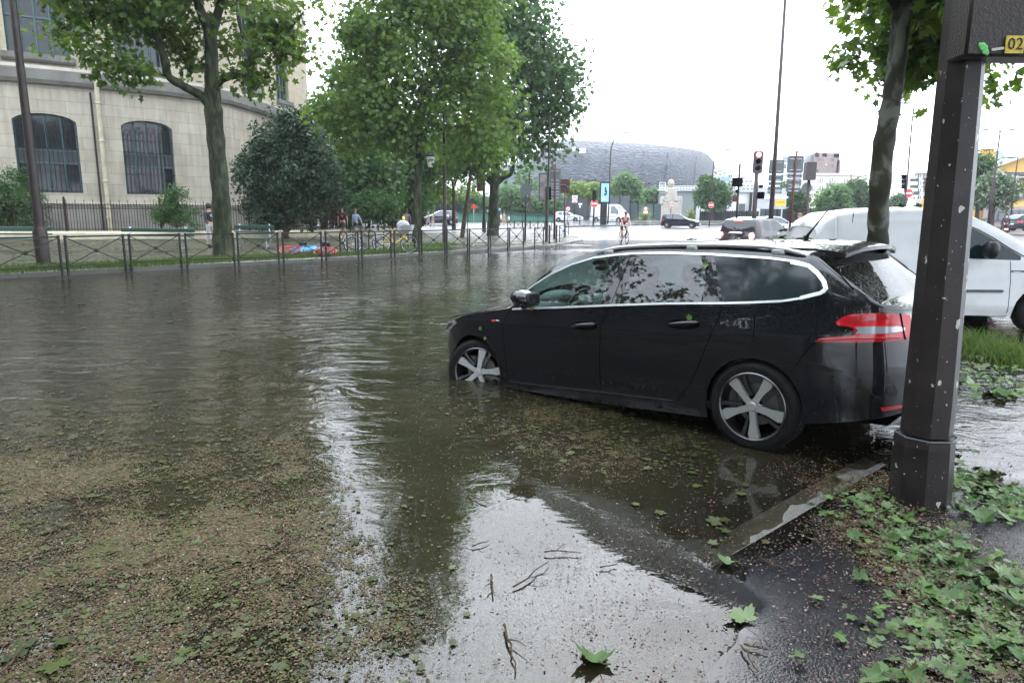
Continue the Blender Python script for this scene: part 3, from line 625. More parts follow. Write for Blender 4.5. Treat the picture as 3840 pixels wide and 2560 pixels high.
for (u0, v0), (u1, v1), r, lb in tw:
    a, b = G(u0, v0, 0), G(u1, v1, 0); ln = (b-a).length; t = (b-a).normalized(); q = Vector((-t.y, t.x, 0)); mb = MB(); n = 6
    pts = [a+(b-a)*(k/n)+q*random.gauss(0, ln*.028)+Vector((0, 0, .006+r+random.uniform(0, ln*.05 if 0 < k < n else .004))) for k in range(n+1)]
    pts = [p+Vector((0, 0, float(hz(p.x, p.y)))) for p in pts]; c = pts[3].copy()
    r *= .62; mb.tube([p-c for p in pts], [r*(1-.45*k/n)*random.uniform(.85, 1.25) for k in range(n+1)], 6)
    for s in range(2 if 'fork' in lb or 'branch' in lb else 1):
        k = random.randint(2, 4); d = (q*random.choice((-1, 1))+t*.9).normalized(); p = pts[k]-c
        mb.tube([p, p+d*ln*.16+Vector((0, 0, .01)), p+d*ln*.3+t*ln*.06+Vector((0, 0, .012))], [r*.6, r*.5, r*.25], 5)
    o = mb.build('twig', 'twig_bark', smooth='all'); o.location = c; tag(o, lb, 'twig', 'twigs lying in water and litter')
def grass(name, regions, n, hmin, hmax, label, w=.006, m='grass_blade', z=None):
    Vs = []; k = 0
    for _ in range(n):
        (x0, y0), (x1, y1), s = random.choice(regions); t = random.random(); x = x0+(x1-x0)*t+random.gauss(0, s); y = y0+(y1-y0)*t+random.gauss(0, s); h = random.uniform(hmin, hmax); a = random.uniform(0, 2*PI); le = random.uniform(.1, .8)*h
        zz = z if z is not None else float(hz(x, y)); dx, dy = math.cos(a), math.sin(a); b = a+random.uniform(-1, 1); bx, by = math.cos(b)*le, math.sin(b)*le; ww = w*random.uniform(.6, 1.5)
        Vs += [(x-dx*ww, y-dy*ww, zz), (x+dx*ww, y+dy*ww, zz), (x+bx*.35+dx*ww*.7, y+by*.35+dy*ww*.7, zz+h*.6), (x+bx*.35-dx*ww*.7, y+by*.35-dy*ww*.7, zz+h*.6),
               (x+bx*.35-dx*ww*.7, y+by*.35-dy*ww*.7, zz+h*.6), (x+bx*.35+dx*ww*.7, y+by*.35+dy*ww*.7, zz+h*.6), (x+bx+dx*.001, y+by+dy*.001, zz+h), (x+bx, y+by, zz+h)]
    V = np.array(Vs); o = npmesh(name, V, np.arange(len(V)).reshape(-1, 4), m); tag(o, label, 'grass', kind='stuff'); return o
g1 = G(3620, 1320, 0); g2 = G(3760, 1290, 0)
grass('grass', [((g1.x, g1.y), (g2.x-.2, g2.y), .22), ((g1.x-.05, g1.y-.7), (g1.x+.25, g1.y-.2), .12)], 1500, .07, .24, 'tuft of tall green grass beside the white van behind the post')
grass('verge_grass', [((-12.3, 16.9), (-9.5, 20.1), .4), ((-9.7, 20.0), (-5.4, 24.9), .35), ((-5.4, 24.9), (-2.6, 28.3), .25), ((-15.5, 13), (-12.3, 16.8), .5)], 14000, .05, .18, 'strip of green grass and weeds along the kerb under the low barriers', w=.012, z=PZ)
grass('lawn_grass', [((-4.6, 31), (-3.2, 33.5), .6), ((-5.2, 27), (-4.2, 28.5), .4), ((-10, 21.5), (-7, 24), .5)], 5000, .04, .13, 'patch of grass between the trees on the plaza', w=.014, z=PZ)
X = RNG.uniform(-22, 4, 26000); Y = RNG.uniform(15, 50, 26000)
k = ((.764*(X+7.6)-.645*(Y-21.2)) < -.4) & (Y < 40-X*.2) & (Y > 12); X, Y = X[k], Y[k]
k = RNG.uniform(0, 1, len(X)) < .25+.75*(wob(X, Y, .6) > 0); X, Y = X[k], Y[k]
bits('plaza_leaf_litter', X, Y, np.full(len(X), PZ+.003), .05, .15, 'leaf_fallen', 'yellow-green fallen leaves strewn over the plaza paving', 'leaf litter', tilt=.1, aspect=(1, 1.8), lift=.008)
X = RNG.uniform(-9, 9, 2500); Y = RNG.uniform(9, 46, 2500); k = RNG.uniform(0, 1, 2500) < .7*((.764*(X+7.6)-.645*(Y-21.2)) > .3); X, Y = X[k], Y[k]
bits('drifting_leaves', X, Y, hz(X, Y)+.004, .05, .14, 'leaf_soaked', 'small leaves drifting in lines on the far flood water', 'leaf litter', tilt=.05, aspect=(1, 2), lift=.004)
def resample(P, step, keepx=()):
    out = []
    for (a, b), (c, d) in zip(P, P[1:]):
        n = max(1, int(round(math.hypot(c-a, d-b)/step)))
        for k in range(n): out.append((a+(c-a)*k/n, b+(d-b)*k/n))
    out.append(P[-1]); return out
class CarShape:
    """smooth car body from a plan outline, a belt line, a window-top line and a centre line"""
    def __init__(s, outline, sill, arches, belt, wtop, cen, tumble=.4, inset=None, cowl=2.24, back=-.75, nose=(.62, .5), crown=2.4, step=.05, zref=.62, rearlean=.10, yroof=None):
        s.arches = arches; s.sill = sill; s.belt = belt; s.wtop = wtop; s.cen = cen; s.tumble = tumble; s.insetp = inset; s.nose = nose; s.crown = crown; s.rl = rearlean
        O = [tuple(p)[:2] for p in spline([(x, y, 0) for x, y in outline], 6)]
        O = [(x, max(0, y)) for x, y in O]; O = resample(O, step)
        ex = []
        for xw, zw, Ra in arches:
            for dx in (-Ra-.006, -Ra+.002, -Ra*.985, -Ra*.93, Ra*.93, Ra*.985, Ra-.002, Ra+.006): ex.append(xw+dx)
        mid = [p for p in O]
        for x in ex:
            for i in range(len(mid)-1):
                (a, b), (c, d) = mid[i], mid[i+1]
                if (a-x)*(c-x) < 0 and b > .5: mid.insert(i+1, (x, b+(d-b)*(x-a)/(c-a))); break
        s.O = mid; s.sx = sorted([(x, y) for x, y in s.O if y > (.5 if True else 0)])
    def inset(s, z): return interp(z, s.insetp)
    def out_y(s, x): return interp(x, s.sx)
    def side_y(s, x, z):
        zt = interp(x, s.belt)
        if z <= zt: return s.out_y(x)-s.inset(z)
        return s.out_y(x)-s.inset(zt)-(z-zt)*s.tumble
    def body(s, paint='paint_black', rows=14, trows=12, glass=None, parent=None, well='matte_black', name='body', both=True):
        O = s.O; n = len(O); Vs = []; tags = {}
        nrm = []
        for i in range(n):
            a = O[max(i-1, 0)]; b = O[min(i+1, n-1)]; t = Vector((b[0]-a[0], b[1]-a[1], 0)).normalized(); nrm.append(Vector((-t.y, t.x, 0)) if True else 0)
        G_ = []
        for i, (x, y) in enumerate(O):
            zb = s.sill(x) if callable(s.sill) else s.sill
            for xw, zw, Ra in s.arches:
                if abs(x-xw) < Ra and y > .5: zb = max(zb, zw+math.sqrt(Ra*Ra-(x-xw)**2))
            zt = interp(x, s.belt); nn = nrm[i]
            if nn.dot(Vector((x-1.3, y, 0))) < 0: nn = -nn
            if i == 0: nn = Vector((1, 0, 0))
            if i == n-1: nn = Vector((-1, 0, 0))
            col = []
            for r in range(rows+1):
                t = r/rows; z = zb+(zt-zb)*t; d = s.inset(z)
                fx = max(0, nn.x); d2 = d+fx**2*max(0, z-s.nose[0])*s.nose[1]; d2 += max(0, -nn.x)**2*max(0, z-.6)*s.rl
                col.append(Vector((x-nn.x*d2, max(0, y-nn.y*d2) if i not in (0, n-1) else 0, z)))
            b = col[-1]; zw = max(interp(b.x, s.wtop), b.z+.004); h = zw-b.z
            yw = b.y-h*s.tumble
            if yw < 0: yw = b.y*.5
            for r in range(1, 6): t = r/5; col.append(Vector((b.x, b.y+(yw-b.y)*t+.003*math.sin(PI*t), b.z+h*t)))
            ye = max(yw-min(.035, h*.2), yw*.5); ze = zw+min(.045, .004+h*.12); zc = max(interp(b.x, s.cen), ze if h > .1 else zw)
            col.append(Vector((b.x, ye, ze)))
            for r in range(1, trows+1):
                yy = ye*(1-r/trows); col.append(Vector((b.x, yy, zc-(zc-ze)*(yy/ye if ye > 1e-5 else 0)**s.crown)))
            G_.append(col)
        s.G = G_; R = len(G_[0]); s.rows = rows; s.R = R
        s.paint_mb = MB(); parts = {}
        def put(mb, q): mb.add(q, [tuple(range(len(q)))])
        idx = {}
        verts = []
        for sgn in (1, -1):
            for i in range(n):
                for r in range(R): verts.append((G_[i][r].x, sgn*G_[i][r].y, G_[i][r].z))
        faces = {}
        for sg in (0, 1):
            for i in range(n-1):
                for r in range(R-1):
                    a = sg*n*R+i*R+r; q = (a, a+R, a+R+1, a+1)
                    if sg: q = q[::-1]
                    c = (G_[i][r]+G_[i+1][r]+G_[i][r+1]+G_[i+1][r+1])/4
                    key = glass(c.x, r-rows, c.z, i, sg) if glass else None
                    faces.setdefault(key, []).append(q)
        objs = {}
        for key, fs in faces.items():
            used = sorted({v for f in fs for v in f}); mp = {v: k for k, v in enumerate(used)}
            mb = MB().add([verts[v] for v in used], [tuple(mp[v] for v in f) for f in fs])
            if key is None:
                for xw, zw, Ra in s.arches:
                    for sg in (1, -1):
                        yo = s.out_y(xw)-.012; K = 18
                        for r0, w in ((Ra*.995, 1),):
                            vs = []
                            for k in range(K+1):
                                a = PI*k/K; xx = xw+math.cos(a)*r0; yo2 = s.out_y(xx)-s.inset(zw+math.sin(a)*r0); vs += [(xx, sg*(yo2-.002), zw+math.sin(a)*r0), (xx, sg*(yo-.32), zw+math.sin(a)*r0)]
                            fs2 = [(2*k, 2*k+1, 2*k+3, 2*k+2) for k in range(K)]; o_ = len(mb.v); mb.add(vs, fs2, 1)
                            mb.add([(xw+math.cos(PI*k/K)*r0, sg*(yo-.32), zw+math.sin(PI*k/K)*r0) for k in range(K+1)], [tuple(range(K+1))], 1)
                x0, x1 = min(p[0] for p in O)+.2, max(p[0] for p in O)-.25; zf = (s.sill(1.2) if callable(s.sill) else s.sill)+.04; w_ = s.out_y(1.2)-.12
                for a, b in ((x0, s.arches[1][0]-s.arches[1][2]), (s.arches[1][0]+s.arches[1][2], s.arches[0][0]-s.arches[0][2]), (s.arches[0][0]+s.arches[0][2], x1)):
                    ww = w_ if a > x0+.01 and b < x1-.01 else .55
                    mb.add([(a, -ww, zf), (b, -ww, zf), (b, ww, zf), (a, ww, zf)], [(0, 1, 2, 3)], 1)
                o = mb.build(name, [paint, well], parent, smooth=50)
            else: o = mb.build(key[0], key[1], parent, smooth='all')
            objs[key] = o
        return objs
    def patch(s, poly, off=.003, dens=.05, sgn=1, thick=.004, yf=None):
        """polygon in (x,z) laid over the side surface"""
        from mathutils.geometry import delaunay_2d_cdt as cdt
        P = resample(list(poly)+[poly[0]], dens)[:-1]; n = len(P)
        x0, x1 = min(p[0] for p in P), max(p[0] for p in P); z0, z1 = min(p[1] for p in P), max(p[1] for p in P)
        pts = [Vector(p) for p in P]
        x = x0+dens*.6
        while x < x1:
            z = z0+dens*.6
            while z < z1: pts.append(Vector((x+.001*math.sin(z*99), z))); z += dens
            x += dens
        vs, es, fs, *_ = cdt(pts, [], [list(range(n))], 1, 1e-5)
        f = yf or s.side_y; mb = MB(); V3 = [(v.x, sgn*(f(v.x, v.y)+off), v.y) for v in vs]
        mb.add(V3, [tuple(q) if sgn < 0 else tuple(q)[::-1] for q in fs])
        if thick:
            ed = [(p[0], sgn*(f(*p)+off), p[1]) for p in P]; ei = [(p[0], sgn*(f(*p)+off-thick), p[1]) for p in P]
            mb.add(ed+ei, [(i, (i+1) % n, n+(i+1) % n, n+i) for i in range(n)])
        return mb
    def strip(s, pts, w, off=.004, sgn=1, h=.004, dens=.03, yf=None, mb=None):
        """narrow band following a line on the side surface"""
        P = resample(pts, dens); mb = mb or MB(); f = yf or s.side_y; vs = []; n = len(P)
        for i, p in enumerate(P):
            a = P[max(i-1, 0)]; b = P[min(i+1, n-1)]; tx, tz = b[0]-a[0], b[1]-a[1]; l = math.hypot(tx, tz) or 1; nx, nz = -tz/l*w/2, tx/l*w/2
            for e, o2 in ((-1, off-h), (-.8, off), (.8, off), (1, off-h)):
                x, z = p[0]+nx*e, p[1]+nz*e; vs.append((x, sgn*(f(x, z)+o2), z))
        q = [(i*4+k, i*4+k+1, i*4+k+5, i*4+k+4) for i in range(n-1) for k in range(3)]
        mb.add(vs, q if sgn > 0 else [t[::-1] for t in q]); return mb
def wheel_parts(root, x, y, zc, r=.317, rim=.238, width=.22, sgn=1, steer=0, spokes=5, phase=265, simple=False, face='satin_metal', inner='dark_metal'):
    """tyre, rim with wide spokes and thin side arms, hub cap, brake disc; outer face towards +y*sgn"""
    w = bpy.data.objects.new('wheel', None); 
    mb = MB(); h = width/2
    prof = [(rim-.012, h-.02), (rim+.004, h-.004), (rim+.03, h), (r-.035, h-.003), (r-.012, h-.018), (r, h-.045), (r, -h+.045), (r-.012, -h+.018), (r-.035, -h+.003), (rim, -h)]
    mb.lathe(prof, 48 if not simple else 20, axis='Y')
    if not simple:
        for k in range(72):       # tread blocks
            a = 2*PI*k/72; q = Matrix.Rotation(-a, 3, 'Y')
            for yy in (-.062, .0, .062): mb.box(q@Vector((r+.001, yy, 0)), (.006, .045, .017), mat=q)
    Mw = Matrix.Translation((x, y, zc))@Matrix.Rotation(steer, 4, 'Z')@(Matrix.Scale(1, 4) if sgn > 0 else Matrix.Rotation(PI, 4, 'Z'))
    ty = mb.build('wheel', 'rubber', root, smooth=35); ty.matrix_local = Mw
    m = MB(); m.lathe([(rim, h-.004), (rim-.006, h+.001), (rim-.014, h-.004), (rim-.020, h-.03), (rim-.03, -h+.02)], 40 if not simple else 16, axis='Y')
    o = m.build('rim', inner, ty, smooth=40)
    m = MB()
    for k in range(spokes):
        a = math.radians(phase+360/spokes*k); q = Matrix(((math.cos(a), 0, -math.sin(a)), (0, 1, 0), (math.sin(a), 0, math.cos(a))))
        R0 = rim-.012; yf = h-.012
        pl = [(.02, -.022), (R0*.55, -.026), (R0*.93, -.043), (R0, -.034), (R0, .026), (R0*.93, .029), (R0*.86, .034), (R0*.5, .018), (.02, .022)] if not simple else [(.02, -.03), (R0, -.04), (R0, .04), (.02, .03)]
        m.prism(pl, yf-.03, yf, mat=q, mi=0)
        if not simple:
            m.prism([(.06, .028), (R0*.55, .038), (R0*.93, .062), (R0, .070), (R0, .094), (R0*.86, .086), (R0*.5, .056), (.06, .046)], yf-.042, yf-.012, mat=q, mi=1)
            m.lathe([(.0001, yf-.012), (.013, yf-.012), (.013, yf-.03)], 8, c=q@Vector((.057, 0, .031)), axis='Y', mi=2)
    m.lathe([(.0001, yf+.006), (.028, yf+.005), (.034, yf-.002), (.04, yf-.02), (.06, yf-.03)], 20, axis='Y', mi=0)
    m.build('spokes', [face, inner, 'matte_black'], ty, smooth=30)
    if not simple:
        m = MB(); m.lathe([(.0001, .0), (.145, .0), (.145, -.02), (.0001, -.02)], 32, axis='Y'); m.box((.09, .01, .09), (.09, .05, .12), bev=.01); m.build('brake', 'brake_steel', ty, smooth=30)
    m = MB(); m.lathe([(.0001, -.03), (rim-.02, -.03), (rim-.02, -.05)], 24, axis='Y'); m.build('wheel_backing', 'matte_black', ty)
    return ty

DLO_T = [(2.16, 1.035), (2.081, 1.109), (2.024, 1.147), (1.866, 1.232), (1.651, 1.313), (1.437, 1.362), (1.226, 1.379), (1.07, 1.385), (.752, 1.38), (.382, 1.358), (-.038, 1.321), (-.236, 1.292), (-.318, 1.267), (-.374, 1.225), (-.422, 1.17), (-.448, 1.13)]
DLO_B = [(2.221, .932), (1.7, .957), (1.177, .986), (.671, 1.009), (.233, 1.019), (.011, 1.028), (-.183, 1.039), (-.3, 1.058), (-.404, 1.083), (-.44, 1.1)]
def hero():
    out = [(3.50, 0), (3.49, .25), (3.45, .48), (3.36, .66), (3.22, .775), (3.08, .83), (2.9, .865), (2.73, .882), (2.4, .895), (1.8, .905), (1.2, .908), (.6, .906), (0, .905), (-.3, .893), (-.5, .872), (-.68, .83), (-.82, .75), (-.91, .60), (-.945, .35), (-.955, 0)]
    sill = lambda x: interp(x, [(-.95, .36), (-.75, .31), (-.36, .24), (.36, .19), (1.1, .176), (2.0, .19), (2.4, .20), (3.1, .22), (3.5, .24)])
    arches = [(2.757, .315, .358), (0.0, .317, .338)]
    belt = [(-.955, .955), (-.80, .985), (-.62, 1.03), (-.44, 1.098), (-.3, 1.055), (-.183, 1.036), (.011, 1.025), (.233, 1.017), (.671, 1.007), (1.177, .984), (2.221, .93), (2.6, .893), (2.9, .842), (3.1, .79), (3.25, .74), (3.36, .70), (3.5, .665)]
    wtop = [(-.955, .958), (-.8, 1.0), (-.742, 1.015), (-.653, 1.08), (-.512, 1.185), (-.40, 1.265), (-.318, 1.305)] + [(x, z+.012) for x, z in reversed(DLO_T[:12])] + [(2.2, .99), (2.25, .945), (2.6, .897), (2.9, .846), (3.1, .794), (3.5, .668)]
    cen = [(-.955, .96), (-.90, .99), (-.75, 1.04), (-.46, 1.335), (-.39, 1.388), (-.25, 1.415), (0, 1.44), (.4, 1.458), (.9, 1.462), (1.2, 1.448), (1.45, 1.412), (1.7, 1.325), (2.0, 1.20), (2.3, 1.05), (2.42, .995), (2.6, .965), (2.9, .915), (3.1, .87), (3.3, .805), (3.42, .735), (3.5, .67)]
    ins = [(0, .06), (.18, .055), (.22, .028), (.27, .012), (.33, .012), (.45, .004), (.62, 0), (.74, .002), (.83, .004), (.87, .014), (.93, .028), (1.0, .040), (1.12, .062)]
    S = CarShape(out, sill, arches, belt, wtop, cen, tumble=.44, inset=ins, nose=(.60, .55), crown=2.3)
    c, s_ = math.cos(2.39365971), math.sin(2.39365971); cp, crr = .0747297, .00938524
    f = Vector((c*math.cos(cp), s_*math.cos(cp), -math.sin(cp))); l0 = Vector((-s_, c, 0)); u0 = f.cross(l0); l = l0*math.cos(crr)+u0*math.sin(crr); u = f.cross(l)
    root = bpy.data.objects.new('station_wagon', None); C.objects.link(root)
    mw = Matrix.Identity(4)
    for i in range(3): mw[i][0] = f[i]; mw[i][1] = l[i]; mw[i][2] = u[i]
    mw[0][3], mw[1][3], mw[2][3] = 2.26552306, 5.14626204, -.03
    root.matrix_world = mw; tag(root, 'black estate car parked nose down in the flood, front wheel half under water', 'car')
    def gl(x, r, z, i, sg):
        if 0 <= r < 5:
            if 1.16 < x < 2.17: return ('side_window', 'glass_clear', sg)
            if .40 < x < 1.09: return ('side_window', 'glass_tint', sg)
        if 6 <= r and 1.46 < x < 2.36: return ('windscreen', 'glass_wet')
        if 6 <= r and -.80 < x < -.36: return ('rear_window', 'glass_dark')
        return None
    S.body('paint_black', 16, 12, gl, root)
    yB = S.side_y
    for sg in (1, -1):
        mb = MB(); S.strip([(x, z) for x, z in DLO_T[:12]]+[(x, z) for x, z in DLO_T[12:]]+[(-.453, 1.118), (-.44, 1.098)]+list(reversed(DLO_B[:-1])), .017, .009, sg, .006, mb=mb)
        S.strip([(-.20, 1.290), (-.318, 1.262), (-.38, 1.215), (-.43, 1.16), (-.447, 1.12), (-.42, 1.092), (-.3, 1.06)], .027, .010, sg, .006, mb=mb)
        mb.build('window_trim', 'chrome', root, smooth=40)
        m = S.patch([(1.134, 1.372), (1.012, 1.374), (1.081, .998), (1.255, .992)], .004, .06, sg)
        m.build('door_pillar', 'paint_black', root, smooth=40)
        S.strip([(1.07, 1.38), (1.156, 1.005)], .006, .0055, sg, .002).build('pillar_gap', 'matte_black', root)
        S.patch([(.465, 1.352), (.392, 1.345), (.244, 1.022), (.378, 1.018), (.376, 1.175)], .004, .05, sg).build('quarter_pillar', 'paint_black', root, smooth=40)
        dl = [p for p in DLO_T[9:]][0:]
        q = [(.360, 1.345), (.25, 1.337), (-.038, 1.307), (-.226, 1.279), (-.30, 1.255), (-.352, 1.215), (-.398, 1.163), (-.424, 1.122), (-.40, 1.098), (-.3, 1.072), (-.183, 1.051), (.011, 1.04), (.222, 1.031)]
        S.patch(q, .0055, .06, sg).build('rear_quarter_window', 'glass_window', root, smooth='all')
        for P in ([(1.156, 1.0), (1.185, .93), (1.212, .88), (1.239, .806), (1.252, .6), (1.263, .27)], [(.233, 1.01), (.234, .96), (.25, .9), (.301, .784), (.36, .64), (.40, .55), (.47, .42), (.563, .306)],
                  [(2.215, .955), (2.296, .867), (2.335, .80), (2.338, .74), (2.322, .6), (2.305, .26)], [(-.012, .954), (-.016, .85), (-.008, .76)], [(-.409, .783), (-.329, .685), (-.30, .626)], [(3.2, .79), (3.1, .70), (3.04, .61)],
                  [(-.375, 1.32), (-.512, 1.205), (-.60, 1.11)], [(3.22, .80), (3.0, .845), (2.7, .888), (2.44, .915)]):
            S.strip(P, .007, .0012, sg, .0014).build('panel_gap', 'matte_black', root)
        m = S.strip([(2.28, .268), (1.27, .283), (.60, .287)], .012, .006, sg, .004); m.build('sill_crease', 'black_plastic', root, smooth='all')
        m = MB(); P = [(1.42, 1.400), (1.33, 1.425), (1.2, 1.441), (1.0, 1.446), (.7, 1.442), (.3, 1.424), (0, 1.402), (-.16, 1.375), (-.28, 1.338)]
        pts = [Vector((x, sg*(yB(x, min(z-.075, interp(x, S.wtop)))-.035), z-.006)) for x, z in resample(P, .08)]
        m.tube(pts, [.008]+[.0155]*(len(pts)-2)+[.008], 8); 
        for xx in (1.3, .55, -.1): zz = interp(xx, list(reversed(P))); m.box((xx, sg*(yB(xx, zz-.09)-.035), zz-.03), (.09, .022, .045), bev=.006)
        m.build('roof_rail', 'satin_metal', root, smooth='all')
        for hx, hz_ in ((1.406, .822), (.512, .868)):
            S.patch([(hx+math.cos(a)*.135, hz_-.004+math.sin(a)*.036+.11*-.0*math.cos(a)) for a in [2*PI*k/16 for k in range(16)]], .0015, .05, sg, .001).build('handle_recess', 'matte_black', root)
            m = MB(); m.tube([(hx+.125, sg*(yB(hx, hz_)+.004), hz_-.014), (hx+.09, sg*(yB(hx, hz_)+.030), hz_-.006), (hx, sg*(yB(hx, hz_)+.036), hz_+.004), (hx-.10, sg*(yB(hx, hz_)+.030), hz_+.013), (hx-.128, sg*(yB(hx, hz_)+.006), hz_+.014)], [.012, .014, .016, .015, .010], 8)
            m.build('door_handle', 'paint_black', root, smooth='all')
        outer = [(-.522, .911), (-.552, .942), (-.598, .962), (-.707, .968), (-.80, .962), (-.885, .95), (-.905, .82), (-.862, .801), (-.681, .791), (-.408, .788), (-.46, .815), (-.625, .832), (-.636, .847), (-.624, .874), (-.6, .887), (-.534, .893)]
        t = S.patch(outer, .010, .03, sg, .010).build('tail_lamp', 'lamp_red', root, smooth='all')
        S.patch([(-.628, .885), (-.717, .889), (-.84, .886), (-.872, .872), (-.868, .856), (-.80, .846), (-.718, .843), (-.64, .843), (-.648, .865)], .013, .03, sg, .003).build('reversing_lens', 'lamp_clear', t, smooth='all')
        S.patch([(-.56, .925), (-.61, .952), (-.78, .952), (-.80, .93), (-.70, .925), (-.62, .905)], .0118, .03, sg, .001).build('lamp_element', 'lamp_red_dark', t, smooth='all')
        S.strip([(-.43, .80), (-.62, .815), (-.85, .818)], .01, .0125, sg, .002).build('lamp_element', 'lamp_red_dark', t, smooth='all')
        S.strip([(-.845, .965), (-.875, .8)], .006, .0135, sg, .003).build('lamp_gap', 'matte_black', t)
        S.patch([(-.77, .385), (-.87, .395), (-.87, .375), (-.78, .362)], .004, .04, sg, .003).build('reflector', 'lamp_red_dark', root)
        S.patch([(3.01, .772), (3.08, .735), (3.20, .675), (3.30, .665), (3.36, .690), (3.28, .735), (3.16, .782), (3.06, .800)], .006, .03, sg, .006).build('headlamp', 'lamp_clear', root, smooth='all')
        S.patch([(3.06, .765), (3.2, .70), (3.28, .69), (3.22, .74), (3.1, .78)], .008, .03, sg, .002).build('headlamp_inner', 'dark_metal', root, smooth='all')
        yc = 1.0; m = MB(); A = [(2.09, .965, .985, .05), (2.06, .97, 1.03, .055), (1.98, 1.0, 1.055, .05)]
        m.ball((1.965, sg*1.005, 1.040), (.125, .105, .075), 18, 10, mat=Matrix.Rotation(math.radians(14)*-1, 3, 'Y'))
        m.build('mirror', 'paint_black', root, smooth='all')
        m = MB(); m.box((1.862, sg*1.0, 1.035), (.035, .165, .115), bev=.02); m.build('mirror_glass_frame', 'black_plastic', root, smooth=40)
        m = MB(); m.tube([(2.04, sg*.93, .985), (2.07, sg*.885, .965), (2.10, sg*.845, .955)], [.035, .032, .035], 8); m.build('mirror_foot', 'black_plastic', root, smooth='all')
    S.strip([(2.473, .821), (2.425, .823)], .016, .004, 1, .003).build('badge', 'red', root)
    S.strip([(2.418, .823), (2.371, .825)], .012, .003, 1, .002).build('badge', 'chrome', root)
    textobj('308', .075, 'chrome', root, 'lettering', Matrix(((0, 0, -1), (-1, 0, 0), (0, 1, 0))), (-.955, .38, .73), .004)
    m = MB(); prof = [(-.12, 1.430), (-.30, 1.418), (-.45, 1.396), (-.545, 1.372), (-.54, 1.345), (-.42, 1.350), (-.27, 1.385)]; K = 10
    vs = []
    for k in range(K+1):
        y = -.585+1.17*k/K; e = abs(y/.585)**3
        for x, z in prof: vs.append((x+.05*e, y*1, z-.032*e-(.010 if True else 0)*e))
    n = len(prof); m.add(vs, [(k*n+i, k*n+(i+1) % n, (k+1)*n+(i+1) % n, (k+1)*n+i) for k in range(K) for i in range(n)]+[tuple(range(n))[::-1], tuple(range(K*n, K*n+n))])
    m.build('roof_spoiler', 'paint_black', root, smooth=45)
    m = MB(); m.tube([(-.02, 0, 1.435), (-.04, 0, 1.47), (-.09, 0, 1.53), (-.22, 0, 1.695)], [.02, .012, .006, .004], 8); m.ball((.01, 0, 1.44), (.055, .025, .018), 10, 6); m.build('aerial', 'black_plastic', root, smooth='all')
    m = MB(); m.box((-.93, 0, .42), (.05, .9, .12), bev=.01); m.build('rear_bumper_insert', 'black_plastic', root, smooth=40)
    m = MB(); m.box((-.945, 0, .80), (.03, .52, .11), bev=.006); m.build('number_plate', 'white_paint', root)
    m = MB(); m.box((1.15, 0, .27), (2.7, 1.5, .06)); m.box((2.32, 0, .66), (.16, 1.46, .6)); m.box((-.35, 0, .62), (.9, 1.3, .5)); m.build('cabin_floor', 'matte_black', root)
    for sg in (1, -1):
        m = MB(); m.add([(2.25, sg*.80, .25), (2.25, sg*.80, .925), (1.2, sg*.80, .975), (-.3, sg*.79, 1.01), (-.3, sg*.79, .25)], [(0, 1, 2, 3, 4)]); m.box((1.3, sg*.775, .90), (1.7, .07, .06), bev=.02); m.build('door_lining', 'dash', root)
    m = MB(); vs = []
    m.box((2.12, 0, .90), (.46, 1.44, .16), bev=.06); m.ball((2.08, .38, 1.0), (.17, .21, .075), 14, 8); m.box((1.98, 0, .80), (.3, .3, .3), bev=.05); m.build('dashboard', 'dash', root, smooth=45)
    m = MB(); a0 = Matrix.Rotation(math.radians(-24), 3, 'Y')
    ring = [a0@Vector((0, .18*math.cos(2*PI*k/28), .172*math.sin(2*PI*k/28)))+Vector((1.85, .38, .915)) for k in range(29)]
    m.tube(ring, .016, 8, cap=False); m.tube([a0@Vector((0, -.17, 0))+Vector((1.85, .38, .915)), a0@Vector((.03, 0, 0))+Vector((1.85, .38, .915)), a0@Vector((0, .17, 0))+Vector((1.85, .38, .915))], [.018, .05, .018], 8); m.tube([(1.87, .38, .91), (2.05, .38, .84)], .03, 8); m.build('steering_wheel', 'black_plastic', root, smooth='all')
    def seat(x, y):
        m = MB(); m.box((x+.18, y, .50), (.50, .48, .16), bev=.05); q = Matrix.Rotation(math.radians(-16), 3, 'Y'); m.box((x-.12, y, .80), (.13, .47, .60), mat=q, bev=.05); m.box((x-.235, y, 1.185), (.09, .26, .17), mat=q, bev=.035)
        for d in (-.06, .06): m.tube([(x-.20, y+d, 1.06), (x-.225, y+d, 1.14)], .008, 6)
        return m.build('seat', 'seat_fabric', root, smooth=45)
    seat(1.36, .37); seat(1.36, -.37)
    m = MB(); m.box((.42, 0, .52), (.5, 1.25, .16), bev=.05); m.box((.12, 0, .80), (.14, 1.25, .52), mat=Matrix.Rotation(math.radians(-18), 3, 'Y'), bev=.04)
    for y in (-.4, 0, .4): m.box((.03, y, 1.10), (.08, .22, .13), mat=Matrix.Rotation(math.radians(-18), 3, 'Y'), bev=.03)
    m.build('rear_seat', 'seat_fabric', root, smooth=45)
    m = MB(); m.ball((1.86, 0, 1.262), (.025, .12, .035), 12, 8); m.tube([(1.9, 0, 1.27), (1.95, 0, 1.3)], .01, 6); m.build('inside_mirror', 'black_plastic', root, smooth='all')
    m = MB(); m.tube([(1.86, .0, 1.225), (1.86, .0, 1.02)], .003, 5); m.ball((1.86, 0, 1.165), (.014, .032, .034), 10, 8); m.ball((1.86, 0, 1.09), .015, 8, 6); m.tube([(1.86, 0, 1.075), (1.86, 0, 1.0)], .007, 5); m.build('hanging_charm', 'cloth_tan', root, smooth='all')
    wheel_parts(root, 0, .795, .317, sgn=1, phase=268); wheel_parts(root, 2.757, .772, .315, sgn=1, phase=250, steer=math.radians(24))
